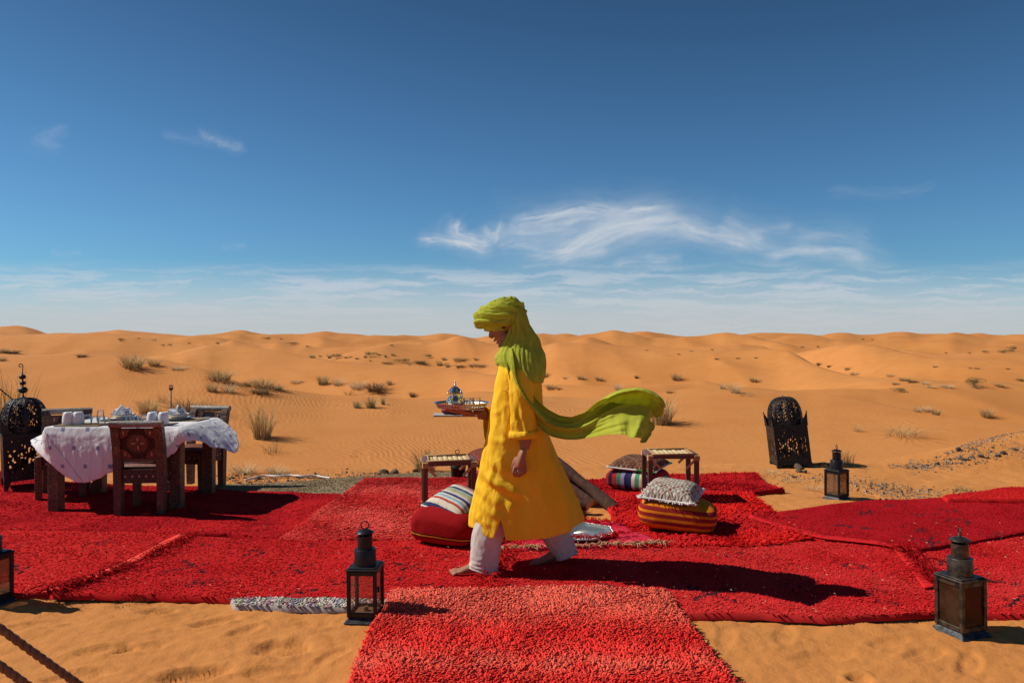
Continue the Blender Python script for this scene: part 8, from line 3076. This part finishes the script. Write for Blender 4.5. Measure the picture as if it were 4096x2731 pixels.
# near and mid-distance plants, each told apart
for a in [
    (40, 1745, 210, 250, 'reed', 'tall dry reed clump behind the left dome lantern'),
    (1048, 1752, 110, 140, 'dry', 'tall dry grass clump right of the dining table'),
    (1088, 1812, 100, 70, 'twig', 'sprawl of dead twigs below the tall grass clump right of the table'),
    (930, 1790, 80, 30, 'twig', 'low dead twigs at the right end of the tablecloth'),
    (973, 1890, 120, 48, 'pale', 'pale fluffy grass on the terrace edge beside the table leg'),
    (1105, 1890, 100, 36, 'pale', 'faint pale grass on the terrace edge above the hose'),
    (530, 1474, 105, 66, 'dry', 'big dry clump high on the left dune with a long shadow'),
    (616, 1464, 58, 34, 'dry', 'smaller dry clump right of the big one on the left dune'),
    (327, 1428, 40, 16, 'dark', 'low dark tuft on the crest of the left dune'),
    (714, 1478, 66, 16, 'pale', 'thin pale tuft on the slope right of the dry clumps'),
    (878, 1522, 125, 52, 'dry', 'broad dry clump with shadow left of the dune hollow'),
    (847, 1566, 54, 42, 'dry', 'round dry tuft at the left foot of the broad clump'),
    (915, 1570, 64, 42, 'pale', 'loose pale tuft at the right foot of the broad clump'),
    (990, 1544, 44, 26, 'dry', 'small dry tuft between two broad clumps'),
    (1051, 1554, 95, 48, 'dry', 'dense dry clump above the hollow right of the table'),
    (1109, 1560, 64, 30, 'dry', 'dry tuft at the right end of the dense clump'),
    (1041, 1574, 92, 26, 'dark', 'dark low brush below the dense dry clump'),
    (1184, 1532, 56, 16, 'pale', 'pale grass on the small dune crest'),
    (1293, 1538, 60, 40, 'olive', 'upright tuft on the small dune crest, left of two'),
    (1350, 1540, 50, 32, 'pale', 'upright tuft on the small dune crest, right of two'),
    (1428, 1556, 74, 36, 'pale', 'pale brush left of the dark tangle near the tea tray'),
    (1503, 1568, 95, 44, 'dark', 'dark tangle of brush left of the tea tray'),
    (1401, 1581, 66, 30, 'twig', 'dead twigs in front of the pale brush left of the tray'),
    (1558, 1540, 26, 24, 'dry', 'single little tuft left of the teapot'),
    (1430, 1632, 44, 34, 'olive', 'thin upright grass below the brush, left of three'),
    (1483, 1632, 54, 52, 'olive', 'thin upright grass below the brush, middle of three'),
    (1532, 1618, 24, 36, 'olive', 'thin upright grass below the brush, right of three'),
    (592, 1655, 95, 70, 'dry', 'dry grass just above the left plate stack'),
    (760, 1660, 160, 72, 'dark', 'dark dry brush just above the right plate stack'),
    (650, 1608, 54, 48, 'twig', 'thin bare twigs left of the stake light'),
    (2645, 1695, 120, 120, 'dry', 'large dry bush at the end of the flying scarf'),
    (1700, 1882, 110, 90, 'olive', 'yellow green grass behind the left bamboo stool'),
    (3383, 1862, 95, 100, 'arc', 'arching green grass right of the leaning dome lantern'),
    (3093, 1892, 100, 26, 'straw', 'flattened straw left of the leaning dome lantern'),
    (3150, 1925, 70, 20, 'straw', 'flattened straw below the leaning dome lantern'),
    (3250, 1955, 90, 34, 'straw', 'flattened straw left of the small distant lantern'),
    (3845, 1965, 56, 44, 'arc', 'few bending straws behind the folded rug at the right'),
    (3607, 1742, 200, 52, 'sprawl', 'sprawling dry grass on the sand right of the dome lantern'),
    (3429, 1726, 46, 40, 'sprawl', 'sparse dry stalks above the small distant lantern'),
    (3668, 1648, 34, 26, 'pale', 'pale tuft on the right dune crest, left of three'),
    (3700, 1644, 48, 24, 'pale', 'pale tuft on the right dune crest, middle of three'),
    (3744, 1658, 40, 28, 'dry', 'dark dry tuft on the right dune crest, right of three'),
    (3947, 1670, 54, 42, 'dry', 'dry tuft with shadow near the right edge'),
    (2181, 1510, 38, 24, 'dry', 'dry tuft just right of the man at shoulder height'),
    (2203, 1556, 50, 24, 'dry', 'dry tuft right of the man above the scarf'),
    (2261, 1514, 24, 11, 'pale', 'faint pale tuft right of the man'),
    (2324, 1516, 38, 17, 'dry', 'dry tuft above the middle of the flying scarf, left of two'),
    (2396, 1523, 36, 20, 'dry', 'dry tuft above the middle of the flying scarf, right of two'),
    (2546, 1515, 18, 15, 'dark', 'tiny dark tuft above the end of the scarf'),
    (2705, 1521, 52, 32, 'dry', 'round solitary dry bush right of the scarf end'),
    (2472, 1561, 40, 30, 'pale', 'thin pale tuft just above the scarf crest'),
    (2890, 1556, 34, 28, 'pale', 'pale tuft left of the dome lantern, upper of three'),
    (2940, 1571, 54, 44, 'pale', 'pale tuft left of the dome lantern, tallest of three'),
    (2984, 1582, 66, 22, 'sprawl', 'sprawling pale grass left of the dome lantern'),
    (3014, 1528, 38, 22, 'dry', 'dry tuft on the slope above the dome lantern'),
    (3274, 1462, 20, 15, 'dark', 'dark tuft on the dune above the dome lantern, left of two'),
    (3316, 1469, 20, 11, 'dark', 'dark tuft on the dune above the dome lantern, right of two'),
    (3390, 1479, 30, 12, 'dry', 'dry tuft at the top of a diagonal row on the right dune'),
    (3420, 1500, 56, 14, 'pale', 'pale grass in a diagonal row on the right dune'),
    (3560, 1506, 34, 13, 'pale', 'pale tuft at the left end of the brush line on the right'),
    (3620, 1523, 56, 18, 'dry', 'thick dry brush in the brush line on the right'),
    (3651, 1530, 44, 12, 'dark', 'dark brush at the right end of the brush line'),
    (3583, 1539, 34, 13, 'dry', 'low dry tuft below the brush line on the right'),
    (3601, 1567, 44, 14, 'green', 'low bright green shrub in front of the right dunes'),
    (3703, 1537, 38, 12, 'pale', 'pale tuft on the sand between brush line and green bush'),
    (3725, 1552, 34, 13, 'pale', 'pale tuft lower left of the green bush'),
    (3786, 1552, 50, 18, 'pale', 'wide pale tuft left of the green bush'),
    (3899, 1546, 60, 32, 'green', 'round green bush on the right dunes'),
    (3903, 1552, 34, 12, 'olive', 'small grass tuft at the foot of the green bush'),
    (3997, 1547, 42, 17, 'dry', 'dry tuft right of the green bush'),
    (4082, 1523, 40, 14, 'dry', 'dry tuft at the right edge on the dune'),
    (224, 2408, 170, 34, 'twig', 'dead twigs poking from the sand by the left carpet edge'),
    (503, 2416, 115, 62, 'twig', 'biggest bunch of dead stalks at the lower edge of the left carpet'),
    (580, 2402, 64, 62, 'twig', 'thin dead stalks right of the biggest bunch'),
    (650, 2444, 70, 50, 'twig', 'bare curved twigs on the sand right of the dead stalks'),
]:
    plant(a[0], a[1], a[2], a[3], a[4], a[5], 'plants growing on the sand', flatz=a[1] > 1850)

# far specks on the dunes, told apart by order and place
ORD = ORD_S
PLACES = [(-50, 300, 'at the left edge'), (300, 900, 'beyond the dining table'), (900, 1240, 'far left of the teapot'), (1240, 1500, 'left of the teapot'), (1500, 1700, 'just left of the teapot'), (1700, 2000, 'in front of the face of the man'), (2000, 2700, 'above the flying scarf'), (2700, 3100, 'left of the leaning dome lantern'), (3100, 3600, 'above the leaning dome lantern'), (3600, 4100, 'towards the right edge')]


def specks(items, what, group, kindf):
    for lo, hi, place in PLACES:
        row = sorted(i for i in items if lo <= i[0] < hi)
        for k, (px, py, w, h) in enumerate(row):
            lab = f'{ORD[k]} {what} from the left {place}' if len(row) > 1 else f'only {what} {place}'
            plant(px, py, w, h, kindf(px, py), lab, group)


specks([(10, 1411, 54, 24), (50, 1414, 64, 18), (12, 1444, 34, 20), (1250, 1430, 32, 14), (1281, 1427, 14, 9), (1318, 1433, 20, 12), (1385, 1433, 22, 10), (1403, 1430, 15, 8), (1427, 1436, 18, 10), (1461, 1431, 15, 10), (1516, 1420, 20, 9), (1542, 1428, 12, 11),
                       (1573, 1423, 22, 14), (1481, 1445, 9, 10), (1548, 1454, 48, 9), (1640, 1460, 22, 9), (1681, 1454, 52, 15), (1758, 1463, 32, 25), (1790, 1469, 24, 22), (1776, 1441, 24, 15), (1838, 1443, 68, 16), (1903, 1441, 22, 13), (1840, 1469, 42, 11), (1895, 1467, 52, 15), (1930, 1467, 52, 13), (1649, 1588, 28, 24),
                       (2866, 1439, 16, 8), (2951, 1435, 15, 6), (3023, 1434, 15, 7), (3740, 1469, 20, 8), (3880, 1473, 14, 7), (3906, 1475, 22, 7), (4030, 1478, 14, 6), (2237, 1558, 20, 9), (2680, 1571, 32, 9)], 'small dry tuft', 'small tufts on the far dunes', lambda px, py: 'dry' if (px * 7 + py) % 3 else 'dark')
specks([(1348, 1434, 44, 18), (1483, 1428, 34, 22), (1610, 1452, 42, 18), (1715, 1432, 28, 14), (481, 1362, 27, 10), (616, 1362, 13, 6), (555, 1355, 11, 5), (678, 1383, 14, 9), (653, 1383, 15, 6), (873, 1378, 17, 10), (755, 1376, 10, 6), (1070, 1357, 26, 7), (1126, 1359, 10, 7), (1172, 1378, 42, 9), (1228, 1389, 14, 7), (1568, 1385, 14, 7),
                       (2586, 1402, 12, 4), (2714, 1420, 12, 6), (2766, 1407, 12, 5), (2849, 1402, 15, 6), (3943, 1412, 20, 11), (4014, 1412, 30, 10), (4038, 1410, 26, 13), (4054, 1404, 26, 18), (3877, 1415, 13, 6), (3786, 1414, 13, 6), (3210, 1391, 14, 6), (3270, 1391, 13, 7), (3450, 1360, 12, 6), (3488, 1361, 10, 4)], 'dark leafy shrub', 'dark shrubs on the far dunes', lambda px, py: 'green')
